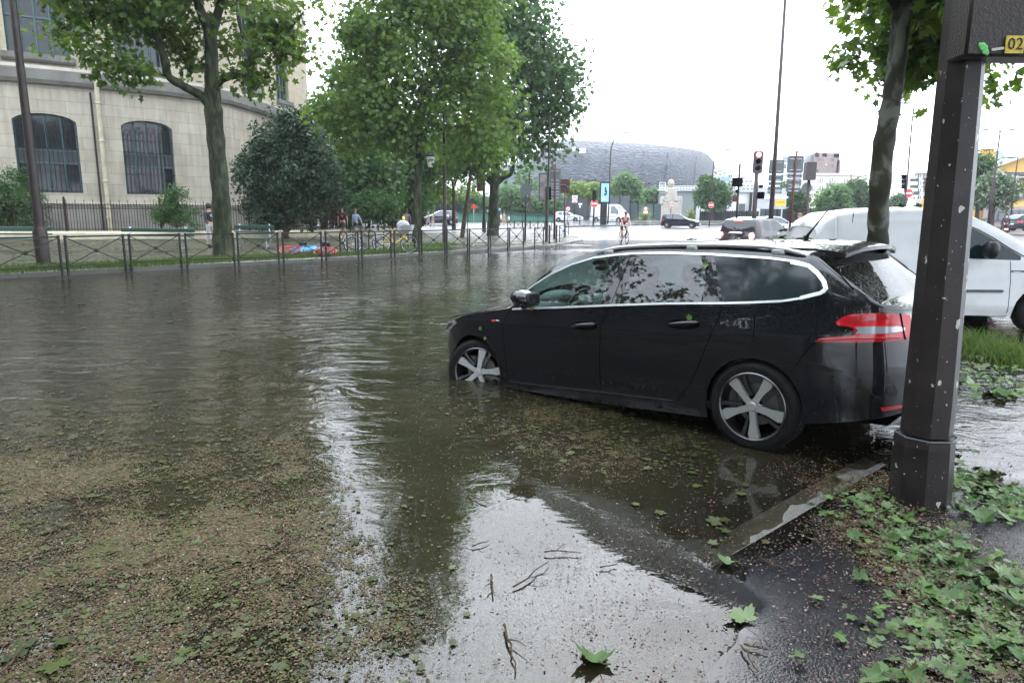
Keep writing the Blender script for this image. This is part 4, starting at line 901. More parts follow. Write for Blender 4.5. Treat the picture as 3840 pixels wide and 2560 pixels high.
    wheel_parts(root, 0, -.795, .317, sgn=-1); wheel_parts(root, 2.757, -.772, .315, sgn=-1, steer=math.radians(24))
    return root, S
CAR, CARS = hero()
bpy.context.view_layer.update()
ZB = 8.3
FACPX = [(-900, 238), (0, 298), (355, 329), (600, 354), (815, 380), (855, 388), (991, 428), (1045, 449)]
FAC = [G(u, v, ZB) for u, v in FACPX]; FAC = [Vector((p.x, p.y, 0)) for p in FAC]
d0 = (FAC[1]-FAC[0]).normalized()
FAC = [FAC[1]-d0*46]+FAC[1:]
FAC += [Vector((p.x, p.y, 0)) for p in (D(1128, 800, FAC[-1].y+2.2), D(1160, 800, FAC[-1].y+5), D(1174, 800, FAC[-1].y+8.5), D(1174, 800, FAC[-1].y+12))]
FS = [0]
for a, b in zip(FAC, FAC[1:]): FS.append(FS[-1]+(b-a).length)
def fpos(s, off=0):
    s = max(0, min(s, FS[-1]-1e-6))
    for i in range(len(FAC)-1):
        if s <= FS[i+1]+1e-9:
            a, b = FAC[i], FAC[i+1]; t = (b-a).normalized(); n = Vector((t.y, -t.x, 0))
            return a+t*(s-FS[i])+n*off
def fhit(u, v):
    d = _ray(u, v)
    for i in range(len(FAC)-1):
        a, b = FAC[i], FAC[i+1]; e = b-a; det = d.x*(-e.y)-d.y*(-e.x)
        if abs(det) < 1e-9: continue
        t = (a.x*(-e.y)-a.y*(-e.x))/det; q = (d.x*a.y-d.y*a.x)/det
        if -1e-6 <= q <= 1+1e-6 and t > 0: return FS[i]+q*e.length, H_+d.z*t
    return None
def ashlar_mat(name, c1, c2, mortar, bw=1.25, bh=.62):
    m, nt = newmat(name); o = N(nt, 'ShaderNodeOutputMaterial'); b = N(nt, 'ShaderNodeBsdfPrincipled'); L(nt, b, 0, o, 0); b.inputs['Roughness'].default_value = .8
    uv = N(nt, 'ShaderNodeUVMap'); br = N(nt, 'ShaderNodeTexBrick'); br.inputs['Scale'].default_value = 1; br.inputs['Brick Width'].default_value = bw; br.inputs['Row Height'].default_value = bh
    br.inputs['Mortar Size'].default_value = .012; br.inputs['Color1'].default_value = (*c1, 1); br.inputs['Color2'].default_value = (*c2, 1); br.inputs['Mortar'].default_value = (*mortar, 1); L(nt, uv, 0, br, 0)
    n = N(nt, 'ShaderNodeTexNoise'); n.inputs['Scale'].default_value = .55; n.inputs['Detail'].default_value = 8; n.inputs['Roughness'].default_value = .65; L(nt, uv, 0, n, 0)
    mp = N(nt, 'ShaderNodeMapping'); mp.inputs['Scale'].default_value = (3, .35, 1); L(nt, uv, 0, mp, 0); n2 = N(nt, 'ShaderNodeTexNoise'); n2.inputs['Scale'].default_value = 1.2; n2.inputs['Detail'].default_value = 6; L(nt, mp, 0, n2, 0)
    ad = N(nt, 'ShaderNodeMath', operation='ADD'); L(nt, n, 0, ad, 0); L(nt, n2, 0, ad, 1)
    r = ramp(nt, [(.40, (.78, .76, .72)), (.62, (1.1, 1.09, 1.06))]); hf = N(nt, 'ShaderNodeMath', operation='MULTIPLY'); hf.inputs[1].default_value = .5; L(nt, ad, 0, hf, 0); L(nt, hf, 0, r, 0)
    mx = N(nt, 'ShaderNodeMixRGB', blend_type='MULTIPLY'); mx.inputs[0].default_value = 1; L(nt, br, 0, mx, 1); L(nt, r, 0, mx, 2); L(nt, mx, 0, b, 'Base Color')
    bp = N(nt, 'ShaderNodeBump'); bp.inputs['Strength'].default_value = .4; bp.inputs['Distance'].default_value = .01; bp.invert = True; L(nt, br, 'Fac', bp, 'Height'); L(nt, bp, 0, b, 'Normal')
ashlar_mat('ashlar_grey', (.32, .29, .235), (.355, .325, .27), (.20, .185, .155)); ashlar_mat('ashlar_warm', (.36, .31, .225), (.38, .34, .265), (.24, .215, .165), 1.1, .55); ashlar_mat('ashlar_base', (.20, .19, .17), (.22, .21, .19), (.16, .15, .14), 2, 1)
class WB:
    """wall builder in (s,z) space with uv"""
    def __init__(s): s.v = []; s.uv = []; s.f = []
    def quad(s, q):   # q: list of (s,z,off)
        o = len(s.v)
        for a, z, off in q: p = fpos(a, off); s.v.append((p.x, p.y, z)); s.uv.append((a, z))
        s.f.append(tuple(range(o, o+len(q))))
    def wall(s, s0, s1, z0, z1, off, openings, depth=.35, extra=()):
        br = {s0, s1}|{x for x in FS if s0 < x < s1}|{x for x in extra if s0 < x < s1}
        for o in openings:
            a, b = o['s']; br |= {a, b}
            if o.get('arch'):
                for k in range(1, 10): br.add(a+(b-a)*k/10)
        br = sorted(br)
        for a, b in zip(br, br[1:]):
            m = (a+b)/2; op = [o for o in openings if o['s'][0] < m < o['s'][1]]
            if not op: s.quad([(a, z0, off), (b, z0, off), (b, z1, off), (a, z1, off)]); continue
            o = op[0]; h = lambda x: o['z'][1]+(o.get('arch', 0)*(math.sqrt(max(0, 1-((x-o['s'][0])/(o['s'][1]-o['s'][0])*2-1)**2*.92))-math.sqrt(.08))/(1-math.sqrt(.08)) if o.get('arch') else 0)
            zl = o['z'][0]
            if zl > z0: s.quad([(a, z0, off), (b, z0, off), (b, zl, off), (a, zl, off)])
            if h(m) < z1-.01: s.quad([(a, h(a), off), (b, h(b), off), (b, z1, off), (a, z1, off)])
            s.quad([(a, h(a), off-depth), (b, h(b), off-depth), (b, h(b), off), (a, h(a), off)]); s.quad([(a, zl, off), (b, zl, off), (b, zl, off-depth), (a, zl, off-depth)])
            if abs(a-o['s'][0]) < 1e-6: s.quad([(a, zl, off), (a, zl, off-depth), (a, h(a), off-depth), (a, h(a), off)])
            if abs(b-o['s'][1]) < 1e-6: s.quad([(b, zl, off-depth), (b, zl, off), (b, h(b), off), (b, h(b), off-depth)])
        return s
    def ledge(s, s0, s1, z0, z1, off, d, n=None, chamfer=0):
        """moulding of depth d proud of off"""
        br = sorted({s0, s1}|{x for x in FS if s0 < x < s1}); prof = [(z0, off-.02), (z0, off+d*.7), (z0+(z1-z0)*.3, off+d), (z1-chamfer, off+d), (z1, off+d*.55), (z1, off-.02)]
        for a, b in zip(br, br[1:]):
            for (za, oa), (zb, ob) in zip(prof, prof[1:]): s.quad([(a, za, oa), (b, za, oa), (b, zb, ob), (a, zb, ob)])
        for e in (s0, s1): s.quad([(e, z, o) for z, o in prof])
        return s
    def block(s, s0, s1, z0, z1, o0, o1):
        br = sorted({s0, s1}|{x for x in FS if s0 < x < s1})
        for a, b in zip(br, br[1:]):
            s.quad([(a, z0, o1), (b, z0, o1), (b, z1, o1), (a, z1, o1)]); s.quad([(a, z1, o1), (b, z1, o1), (b, z1, o0), (a, z1, o0)]); s.quad([(a, z0, o0), (b, z0, o0), (b, z0, o1), (a, z0, o1)])
        s.quad([(s0, z0, o0), (s0, z0, o1), (s0, z1, o1), (s0, z1, o0)]); s.quad([(s1, z0, o1), (s1, z0, o0), (s1, z1, o0), (s1, z1, o1)])
        return s
    def build(s, name, m, parent):
        me = bpy.data.meshes.new(name); c = parent.location; me.from_pydata([(x-c.x, y-c.y, z-c.z) for x, y, z in s.v], [], s.f); me.materials.append(MATS[m])
        uv = me.uv_layers.new(name='UVMap'); li = np.empty(len(me.loops), np.int32); me.loops.foreach_get('vertex_index', li); uv.data.foreach_set('uv', np.array(s.uv, np.float32)[li].ravel()); me.update()
        return link(me, name, parent)
BLD = thing('stone_building', 'large pale stone school building with arched barred windows and a rounded corner', 'building', tuple(fpos(46)))
h = lambda u, v: fhit(u, v)
ArchW = []
a1, a2 = h(77, 727)[0], h(313, 722)[0]; b1, b2 = h(477, 730)[0], h(665, 727)[0]
zs = (h(77, 727)[1]+h(313, 722)[1]+h(477, 730)[1]+h(665, 727)[1])/4; zsp = (h(56, 442)[1]+h(455, 475)[1])/2; zap = (h(174, 423)[1]+h(553, 457)[1])/2
wid = ((a2-a1)+(b2-b1))/2; c3 = h(954, 510)[0]; sp = (b1+b2)/2-(a1+a2)/2
print('arch', a1, a2, b1, b2, 'z', zs, zsp, zap, 'spacing', sp, 'c3', c3, FS[-1])
arches = [(a1, a2), (b1, b2), (c3-.35, c3-.35+wid*.8)]+[(a1-sp*k, a2-sp*k) for k in range(1, 7) if a1-sp*k > .5]
OPa = [dict(s=(x, y), z=(zs, zsp), arch=zap-zsp) for x, y in arches]
up = [(h(25, 186), h(258, 216)), (h(434, 248), h(613, 264)), (h(915, 325), h(971, 338)), (h(1037, 365), h(1083, 378))]
zus = sum(p[0][1]+p[1][1] for p in up)/8; ztop = h(1035, 214)[1]
print('upper', [(p[0][0], p[1][0]) for p in up], zus, ztop)
ups = [(p[0][0], p[1][0]) for p in up]; sp2 = (ups[1][0]+ups[1][1]-ups[0][0]-ups[0][1])/2
ups += [(ups[0][0]-sp2*k, ups[0][1]-sp2*k) for k in range(1, 7) if ups[0][0]-sp2*k > .5]
ZU1 = zus+5.2
OPu = [dict(s=x, z=(zus, ZU1)) for x in ups]+[dict(s=x, z=(ZU1+2.2, ZU1+6.2)) for x in ups]
S1 = FS[-1]
WB().wall(0, S1, 2.0, ZB-.05, 0, OPa).build('ground_floor_wall', 'ashlar_grey', BLD)
WB().wall(0, S1, -.3, 1.9, .10, []).build('plinth', 'ashlar_base', BLD)
w = WB(); w.ledge(0, S1, 1.9, 2.12, .02, .16); w.build('plinth_moulding', 'stone', BLD)
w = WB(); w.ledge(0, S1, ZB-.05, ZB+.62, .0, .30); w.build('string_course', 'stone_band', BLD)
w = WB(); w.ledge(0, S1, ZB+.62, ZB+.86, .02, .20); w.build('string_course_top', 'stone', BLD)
w = WB(); w.wall(0, S1, ZB+.86, ZU1+1.6, .0, OPu[:len(ups)]); w.build('upper_wall', 'ashlar_warm', BLD)
w = WB(); w.wall(0, S1, ZU1+1.6, ZU1+8, .0, OPu[len(ups):]); w.build('top_wall', 'ashlar_warm', BLD)
w = WB(); w.ledge(0, S1, ZU1+8, ZU1+8.9, .0, .7); w.build('cornice', 'stone', BLD)
e = fpos(S1); b0 = fpos(0); t = (fpos(S1)-fpos(S1-.5)).normalized(); n_ = Vector((-t.y, t.x, 0))
mb = MB(); q = [e, e+n_*14, b0+Vector((-6, 14, 0)), b0]; c = BLD.location
mb.add([(p.x-c.x, p.y-c.y, -.3) for p in q]+[(p.x-c.x, p.y-c.y, ZU1+8.5) for p in q], [(0, 1, 5, 4), (1, 2, 6, 5), (2, 3, 7, 6)])
mb.add([(p.x-c.x, p.y-c.y, ZU1+8.45) for p in [fpos(S1-.01*k) for k in (0,)]+[e+n_*14, b0+Vector((-6, 14, 0)), b0]+[FAC[i] for i in range(1, len(FAC)-1)]], [tuple(range(4+len(FAC)-2))]); mb.build('roof', 'stone_band', BLD)
def fwin(o, arch, kind):
    a, b = o['s']; z0, z1 = o['z']; rise = o.get('arch', 0); D0 = -.28
    hh = lambda x: z1+(rise*(math.sqrt(max(0, 1-((x-a)/(b-a)*2-1)**2*.92))-math.sqrt(.08))/(1-math.sqrt(.08)) if rise else 0)
    w = WB(); K = 10
    for k in range(K): x0, x1 = a+(b-a)*k/K, a+(b-a)*(k+1)/K; w.quad([(x0, z0, D0), (x1, z0, D0), (x1, hh(x1), D0), (x0, hh(x0), D0)])
    win = w.build('window', 'glass_window', BLD)
    c = BLD.location
    def P(s, z, off): p = fpos(s, off); return (p.x-c.x, p.y-c.y, z-c.z)
    m = MB(); n = 4 if b-a > 1.6 else 3
    for k in range(n+1):
        x = a+(b-a)*k/n; x = min(max(x, a+.04), b-.04); m.bar(P(x, z0, D0+.05), P(x, hh(x)-.02, D0+.05), .09 if k in (0, n) else .07, .08)
    for z in ([z0+.05, z0+(z1-z0)*.42, z0+(z1-z0)*.60] if rise else [z0+.05, z0+(z1-z0)*.36, z0+(z1-z0)*.7, z1-.05]): m.bar(P(a, z, D0+.05), P(b, z, D0+.05), .07, .09)
    if rise:
        for k in range(K): x0, x1 = a+(b-a)*k/K, a+(b-a)*(k+1)/K; m.bar(P(x0, hh(x0)-.04, D0+.05), P(x1, hh(x1)-.04, D0+.05), .07, .09)
    m.build('frame', 'frame_teal', win)
    if rise:
        m = MB(); zm, zt = z0+(z1-z0)*.42, z0+(z1-z0)*.60
        m.bar(P(a, (zm+zt)/2, D0+.03), P(b, (zm+zt)/2, D0+.03), .03, (zt-zm)); m.build('transom_panel', 'frame_dark', win)
        m = MB(); nb = 13
        for k in range(nb):
            x = a+(b-a)*(k+.5)/nb; m.bar(P(x, z0, -.12), P(x, hh(x)-(.55 if k % 2 else .35), -.12), .022)
            if k % 3 == 1:
                cx = x; zc = hh(x)-.55
                pts = [P(cx+.14*math.cos(t), zc+.2*math.sin(t), -.12) for t in [2*PI*i/10 for i in range(11)]]; m.tube(pts, .012, 4)
        for z in (z0+.1, z0+(z1-z0)*.30, zt+.1, z1-.75): m.bar(P(a, z, -.12), P(b, z, -.12), .02, .035)
        m.build('grille', 'rust_iron', win)
    else:
        w = WB(); w.ledge(a-.25, b+.25, z0-.42, z0-.02, .02, .26); w.build('sill', 'stone_band', BLD)
mat('frame_teal', (.035, .075, .085), .5); mat('frame_dark', (.02, .03, .035), .5)
for o in OPa: fwin(o, True, 'arch')
for o in OPu: fwin(o, False, 'up')
us = sorted(ups); zb = ZB+.86
for (a, b), (c2, d2) in zip(us, us[1:]):
    if c2-b < .6: continue
    w = WB(); w.block(b+.32, c2-.32, zb, ZU1+1.6, -.02, .10); w.block(b+.22, c2-.22, zb, zus-.6, .10, .22); w.build('pilaster', 'ashlar_warm', BLD)
c = BLD.location; sd_ = h(375, 500)[0]
m = MB()
def PB(s, z, off): p = fpos(s, off); return (p.x-c.x, p.y-c.y, z-c.z)
m.tube([PB(sd_, 0, .30), PB(sd_, ZB-.5, .30), PB(sd_, ZB, .45), PB(sd_, ZB+.8, .45), PB(sd_, ZB+1.5, .22), PB(sd_, ZU1+7, .22)], .115, 10)
for z in (1.2, 3.2, 5.4, 7.4, 10.2): m.lathe([(.11, z), (.15, z+.02), (.15, z+.12), (.11, z+.14)], 10, c=PB(sd_, 0, .30 if z < 8 else .22)[:2]+(0,))
m.build('downpipe', 'coping', BLD, smooth=40)
m = MB(); m.tube([PB(sd_-.28, 0, .2), PB(sd_-.28, ZB-.3, .12)], .05, 6); m.build('cable_duct', 'black_metal', BLD)

WP = [G(u, v, PZ) for u, v in ((-900, 893), (0, 898), (300, 897), (600, 896), (850, 895), (1000, 893), (1150, 889), (1300, 883), (1420, 878), (1520, 873))]
WP = [Vector((p.x, p.y, 0)) for p in WP]
WP = [WP[1]-(WP[2]-WP[1]).normalized()*20]+WP[1:]
def offs(P, d):
    out = []
    for i, p in enumerate(P):
        t = (P[min(i+1, len(P)-1)]-P[max(i-1, 0)]).normalized(); out.append(p+Vector((-t.y, t.x, 0))*d)
    return out
lw = thing('low_wall', 'low cream painted stone wall with a sloping top under the iron railing', 'wall', tuple(WP[3])+tuple() if False else (WP[3].x, WP[3].y, PZ))
A0, A1, A2, A3 = WP, offs(WP, .12), offs(WP, .45), offs(WP, .55); c = lw.location; m = MB(); n = len(WP)
for P, z in ((A0, 0), (A0, .30), (A1, .42), (A3, .42), (A3, 0)): m.v += [(p.x-c.x, p.y-c.y, z) for p in P]
for r in range(4): m.f += [(r*n+i, r*n+i+1, (r+1)*n+i+1, (r+1)*n+i) for i in range(n-1)]
m.f.append(tuple(r*n+n-1 for r in range(5))); m.m = [0]*len(m.f); m.build('wall_body', 'coping', lw)
rl = thing('iron_railing', 'rust-brown iron railing with spear tops on the low cream wall', 'railing', (WP[3].x, WP[3].y, PZ)); c = rl.location
RP = offs(WP, .3)
def along(P, step):
    out = []; s = 0; tot = 0
    for a, b in zip(P, P[1:]):
        l = (b-a).length; k = math.ceil((s-tot)/step)*step if False else s
        while s < tot+l: out.append(a+(b-a)*((s-tot)/l)); s += step
        tot += l
    return out
rail = MB(); bars = MB(); pts = along(RP, .14)
for i, p in enumerate(pts):
    x, y = p.x-c.x, p.y-c.y; tall = 2.12 if i % 3 == 0 else 1.97; w_ = .028 if i % 3 == 0 else .02
    bars.bar((x, y, .4), (x, y, tall-.12), w_); bars.tube([(x, y, tall-.14), (x, y, tall-.08), (x, y, tall)], [.012, .02, .002], 4, cap=False)
for a, b in zip(RP, RP[1:]):
    for z in (.52, 1.62, 1.84): rail.bar((a.x-c.x, a.y-c.y, z), (b.x-c.x, b.y-c.y, z), .03, .035)
for i, p in enumerate(pts[::2]):
    q = pts[min(2*i+2, len(pts)-1)]-p; t = q.normalized() if q.length > 0 else Vector((1, 0, 0)); cc = Vector((p.x-c.x, p.y-c.y, 1.73))+t*.07
    rail.tube([cc+t*.075*math.cos(a)+Vector((0, 0, .085*math.sin(a))) for a in [2*PI*k/8 for k in range(9)]], .009, 3, cap=False)
bb = bars.build('bars', 'rust_iron', rl); rail.build('rails_and_rings', 'rust_iron', rl)
for p in along(RP, 4.6):
    m = MB(); x, y = p.x-c.x, p.y-c.y; m.box((x, y, 1.25), (.09, .09, 1.75)); m.ball((x, y, 2.18), .06, 8, 6); m.build('post', 'rust_iron', rl)
PP = [WP[-4]+Vector((.2, .5, 0)), WP[-1]+Vector((.2, .4, 0)), WP[-1]+Vector((.8, 5.5, 0))]
pk = thing('park_fence', 'brown iron park fence with dense mesh behind the two walking people', 'fence', (PP[0].x, PP[0].y, PZ)); c = pk.location; m = MB()
for p in along(PP, .11): x, y = p.x-c.x, p.y-c.y; m.bar((x, y, .4), (x, y, 2.35), .035)
for a, b in zip(PP, PP[1:]):
    for z in (.5, 2.05, 2.3): m.bar((a.x-c.x, a.y-c.y, z), (b.x-c.x, b.y-c.y, z), .05, .05)
m.build('bars', 'rust_iron', pk)
for p in along(PP, 3.2): m = MB(); m.box((p.x-c.x, p.y-c.y, 1.45), (.16, .16, 2.3)); m.box((p.x-c.x, p.y-c.y, 2.68), (.22, .22, .12)); m.build('post', 'rust_iron', pk)
p = D(1102, 758, WP[6].y-.1); pl = thing('street_name_plate', 'blue enamel street name plate with green edge fixed to the iron railing', 'sign', tuple(p))
m = MB(); W2, H2 = .26, .20
shape = [(-W2, -H2), (W2, -H2), (W2, H2*.6), (W2*.5, H2*.6)]+[(W2*.5*math.cos(a), H2*.6+.14*math.sin(a)) for a in [PI*k/8 for k in range(1, 8)]]+[(-W2*.5, H2*.6), (-W2, H2*.6)]
m.prism(shape, -.012, 0); m.build('plate_edge', 'green_paint', pl)
m = MB(); m.prism([(x*.92, z*.9+.004) for x, z in shape], -.018, -.0121); m.build('plate_face', 'plate_blue', pl) if mat('plate_blue', (.02, .05, .16), .3) else 0
textobj('16e Arrt', .055, 'white_paint', pl, 'lettering', FACE_NEGY, (0, -.02, .155), .001); textobj('PLACE', .085, 'white_paint', pl, 'lettering', FACE_NEGY, (0, -.02, .05), .001)
textobj('DE LA', .045, 'white_paint', pl, 'lettering', FACE_NEGY, (0, -.02, -.03), .001); textobj('PORTE MOLITOR', .062, 'white_paint', pl, 'lettering', FACE_NEGY, (0, -.02, -.11), .001)
LT_PLANE = (np.array([(0, -.45), (.38, -.42), (.22, -.12), (.55, .12), (.2, .2), (0, .6), (-.2, .2), (-.55, .12), (-.22, -.12), (-.38, -.42)]), )
LT_OVAL = (np.array([(0, -.5), (.2, -.2), (.22, .15), (0, .5), (-.22, .15), (-.2, -.2)]), )
LT_LONG = (np.array([(0, -.5), (.1, -.1), (0, .5), (-.1, -.1)]), )
def leaves(name, centers, size, per, spread, m, parent, rng, tmpl='plane', droop=.0, origin=(0, 0, 0)):
    """leaf clusters round the given centres"""
    T = {'plane': LT_PLANE, 'oval': LT_OVAL, 'long': LT_LONG}[tmpl][0]; k = len(T); Cn = np.asarray(centers); n = len(Cn)*per
    base = np.repeat(Cn, per, 0); sp = np.repeat(rng.uniform(.55, 1.35, len(Cn)), per)[:, None]*np.asarray(spread)
    off = rng.normal(0, 1, (n, 3)); off /= np.maximum(1, np.linalg.norm(off, axis=1)/1.9)[:, None]
    P = base+off*sp*[1, 1, .72]; P[:, 2] -= droop*np.hypot(off[:, 0], off[:, 1])*sp.ravel()
    nz = rng.normal(0, 1, (n, 3)); nz[:, 2] = np.abs(nz[:, 2])*.7+.35; nz += off*.35; nz /= np.linalg.norm(nz, axis=1)[:, None]
    a = rng.normal(0, 1, (n, 3)); ux = np.cross(nz, a); ux /= np.linalg.norm(ux, axis=1)[:, None]; uy = np.cross(nz, ux)
    s = size*rng.uniform(.6, 1.3, n)[:, None, None]; bend = rng.uniform(-.25, .1, n)[:, None, None]
    V = P[:, None, :]+ux[:, None, :]*T[None, :, 0:1]*s+uy[:, None, :]*T[None, :, 1:2]*s+nz[:, None, :]*(np.abs(T[None, :, 0:1])*s*bend)
    V = V.reshape(-1, 3)-np.array(origin)
    return npmesh(name, V, np.arange(n*k).reshape(n, k), m, parent)
def tree(name, label, base, paths, blobs, nclump=120, per=60, lsize=.16, spread=.55, m='leaf_plane', bark='bark_plane', cat='tree', group=None, seed=1, tmpl='plane', twigs=True, minz=None, shell=.0, tr=.02, sides=10):
    rng = np.random.default_rng(seed); rnd = random.Random(seed)
    root = thing(name, label, cat, tuple(base), group=group); o = Vector(base); mb = MB(); J = []
    for P in paths:
        pts = spline([Vector(p[:3]) for p in P], 4); rs = []
        for i in range(len(P)-1): rs += [lerp(P[i][3], P[i+1][3], k/4) for k in range(4)]
        rs.append(P[-1][3]); rs = [r*(1+.07*math.sin(i*2.3+seed)) for i, r in enumerate(rs)]
        mb.tube([p-o for p in pts], rs, sides); J += [(p, r) for p, r in zip(pts, rs)][2:]
    Cn = []
    vol = np.array([b[3]**2 for b in blobs]); vol = vol/vol.sum()
    tries = 0
    while len(Cn) < nclump and tries < nclump*20:
        tries += 1; b = blobs[rng.choice(len(blobs), p=vol)]; d = rng.normal(0, 1, 3); d /= np.linalg.norm(d); r = (rng.uniform(shell, 1))**(1/2.4); q = np.array(b[:3])+d*r*b[3]*np.array([1, 1, b[4] if len(b) > 4 else 1])
        if minz and q[2] < minz: continue
        Cn.append(q)
    if twigs and J:
        JP = np.array([tuple(p) for p, r in J])
        for i, q in enumerate(Cn):
            dd = np.linalg.norm(JP-q, axis=1)+np.maximum(0, JP[:, 2]-q[2])*1.2; j = int(dd.argmin()); a = JP[j]; 
            if dd[j] > 9: continue
            mid = (a+q)/2+np.array([0, 0, .12*dd[j]])+rng.normal(0, .08*dd[j], 3); r0 = min(J[j][1]*.6, tr+.008*dd[j])
            mb.tube([Vector(a)-o, Vector(mid)-o, Vector(q)-o], [r0, r0*.6, r0*.25], 4, cap=False)
            if dd[j] > 1.2: JP = np.vstack([JP, mid]); J.append((Vector(mid), r0*.6))
    if mb.v: mb.build('trunk', bark, root, smooth='all')
    leaves('crown', Cn, lsize, per, spread, m, root, rng, tmpl, origin=tuple(o))
    return root
def px(u, v, Y, r=0): p = D(u, v, Y); return (p.x, p.y, p.z, r)
def bl(u, v, rpx, Y, fl=1): p = D(u, v, Y); return (p.x, p.y, p.z, rpx*Y/2560, fl)
k_ = .6696
z1 = lambda x, y, Y, r=0: px(x*k_, y*k_, Y, r)
B1 = G(838, 968, PZ); Y1 = B1.y
tree('plane_tree', 'big mossy green-trunked plane tree with a low fork in front of the stone building', (B1.x, B1.y, PZ-.05),
     [[(B1.x, B1.y, PZ-.1, .40), (B1.x, B1.y, .45, .31), z1(1240, 1150, Y1, .275), z1(1215, 850, Y1, .26), z1(1195, 620, Y1, .265), z1(1188, 480, Y1, .22), z1(1183, 300, Y1, .185), z1(1172, 170, Y1, .19), z1(1115, 40, Y1, .13), z1(1085, -120, Y1-.3, .11), z1(1050, -400, Y1-.5, .08), z1(1080, -700, Y1-.5, .05)],
      [z1(1183, 200, Y1, .16), z1(1225, 60, Y1+.1, .13), z1(1260, -60, Y1+.2, .11), z1(1330, -300, Y1+.5, .08), z1(1400, -600, Y1+.5, .05)],
      [z1(1190, 600, Y1, .20), z1(1130, 540, Y1-.1, .145), z1(1040, 490, Y1-.3, .125), z1(945, 430, Y1-.5, .12), z1(925, 345, Y1-.6, .13), z1(880, 220, Y1-.8, .085), z1(790, 80, Y1-1, .075), z1(690, -60, Y1-1.2, .06), z1(560, -260, Y1-1.4, .04)],
      [z1(935, 370, Y1-.6, .09), z1(860, 160, Y1-.5, .06), z1(820, -20, Y1-.4, .05), z1(850, -300, Y1-.3, .035)],
      [z1(1195, 520, Y1, .18), z1(1240, 445, Y1-.1, .12), z1(1330, 418, Y1-.4, .115), z1(1395, 395, Y1-.6, .12), z1(1405, 310, Y1-.7, .11), z1(1350, 160, Y1-.6, .06), z1(1325, 30, Y1-.6, .045)],
      [z1(1405, 330, Y1-.7, .09), z1(1490, 285, Y1-1, .06), z1(1590, 200, Y1-1.2, .045), z1(1700, 70, Y1-1.3, .03)],
      [z1(1400, 320, Y1-.7, .07), z1(1480, 240, Y1-.3, .05), z1(1560, 160, Y1-.1, .035)]],
     [bl(330, 60, 110, Y1-2), bl(200, 110, 70, Y1-1.5), bl(390, 170, 85, Y1-2.2), bl(490, 250, 55, Y1-2), bl(560, 60, 120, Y1-1), bl(680, 130, 70, Y1+.6), bl(720, 235, 45, Y1+.8), bl(880, 120, 90, Y1+1), bl(850, 270, 35, Y1+.2), bl(950, 275, 40, Y1-.8), bl(1010, 110, 95, Y1-1), bl(1070, 200, 40, Y1-1), bl(1120, 10, 42, Y1-1), bl(1090, 90, 36, Y1-1),
      bl(700, -150, 260, Y1), bl(350, -200, 230, Y1-1.5), bl(900, -180, 140, Y1), bl(720, -550, 330, Y1), bl(450, -550, 230, Y1), bl(850, -560, 150, Y1), bl(700, -950, 270, Y1)],
     nclump=430, per=58, lsize=.19, spread=.40, m='leaf_plane', seed=3, group='plane trees along the kerb')
def mid_tree(label, u, v, up, lean, w, blobs, n, seed, m='leaf_bright', per=60, ls=.24, sp=.62, forks=(), bark='bark_plane', z0=PZ):
    B = G(u, v, z0); Y = B.y; P = [[(B.x, B.y, z0-.1, w*1.25), px(lerp(u, lean[0], .3), lerp(v, lean[1], .3), Y, w), px(lerp(u, lean[0], .65), lerp(v, lean[1], .65), Y, w*.85), px(lean[0], lean[1], Y, w*.8)]+[px(a, b, Y+c, w*q) for a, b, c, q in up]]
    for f in forks: P.append([px(a, b, Y+c, w*q) for a, b, c, q in f])
    return tree('street_tree', label, (B.x, B.y, z0-.05), P, [bl(a, b, r, Y+c) for a, b, r, c in blobs], nclump=n, per=per, lsize=ls, spread=sp, m=m, bark=bark, seed=seed, group='plane trees along the kerb')
mid_tree('slim plane tree with a wide light green crown beside the bicycle racks', 1562, 912, [(1590, 330, 0, .6), (1620, 200, 0, .4), (1640, 30, 0, .3)], (1575, 430), .19,
    [(1350, 340, 105, -1), (1450, 200, 170, 0), (1560, 380, 150, -1), (1680, 230, 170, 0), (1430, 430, 100, -1), (1780, 330, 140, 0), (1650, 480, 110, 0), (1300, 480, 70, 0), (1620, 60, 190, 1), (1500, -60, 170, 1), (1750, 60, 150, 1), (1600, -260, 210, 1), (1540, -540, 170, 1), (1480, -850, 140, 1), (1880, 430, 80, 0), (1250, 420, 60, 0), (1330, 260, 50, 0), (1400, 130, 85, 0), (1370, 470, 80, 0), (1230, 400, 35, 0), (1500, 500, 70, 0), (1850, 230, 100, 0), (1830, 520, 70, -1)], 520, 5, forks=[[(1577, 430, 0, .6), (1540, 400, -.5, .4), (1450, 340, -1, .3), (1380, 290, -1, .2)], [(1582, 420, 0, .6), (1640, 380, .3, .4), (1700, 330, .5, .3), (1790, 250, .5, .2)], [(1580, 500, 0, .5), (1680, 480, 0, .35), (1790, 470, -.5, .25)]])
mid_tree('thick plane tree with two pollarded arms in the middle of the plaza', 1848, 882, [(1862, 560, 0, .7), (1870, 420, 0, .5), (1880, 250, 0, .35), (1870, 90, 0, .2)], (1854, 668), .40,
    [(1960, 220, 150, 0), (2050, 330, 110, 0), (2080, 240, 80, 1), (2110, 430, 50, 0), (1900, 90, 150, 1), (1830, 420, 120, -2), (1990, 480, 90, 0), (2050, 520, 60, -1), (1900, 560, 70, -2), (2120, 300, 50, 0), (1850, -80, 150, 1), (2150, 560, 25, -1), (1750, 530, 80, -2)], 300, 8, m='leaf_blue', ls=.34, sp=.9, per=44,
    forks=[[(1850, 690, 0, .7), (1815, 660, 0, .45), (1790, 643, -.3, .42), (1770, 632, -.5, .3)], [(1856, 690, 0, .7), (1885, 668, 0, .45), (1912, 655, .1, .42), (1922, 630, .2, .4), (1925, 618, .2, .2)]])
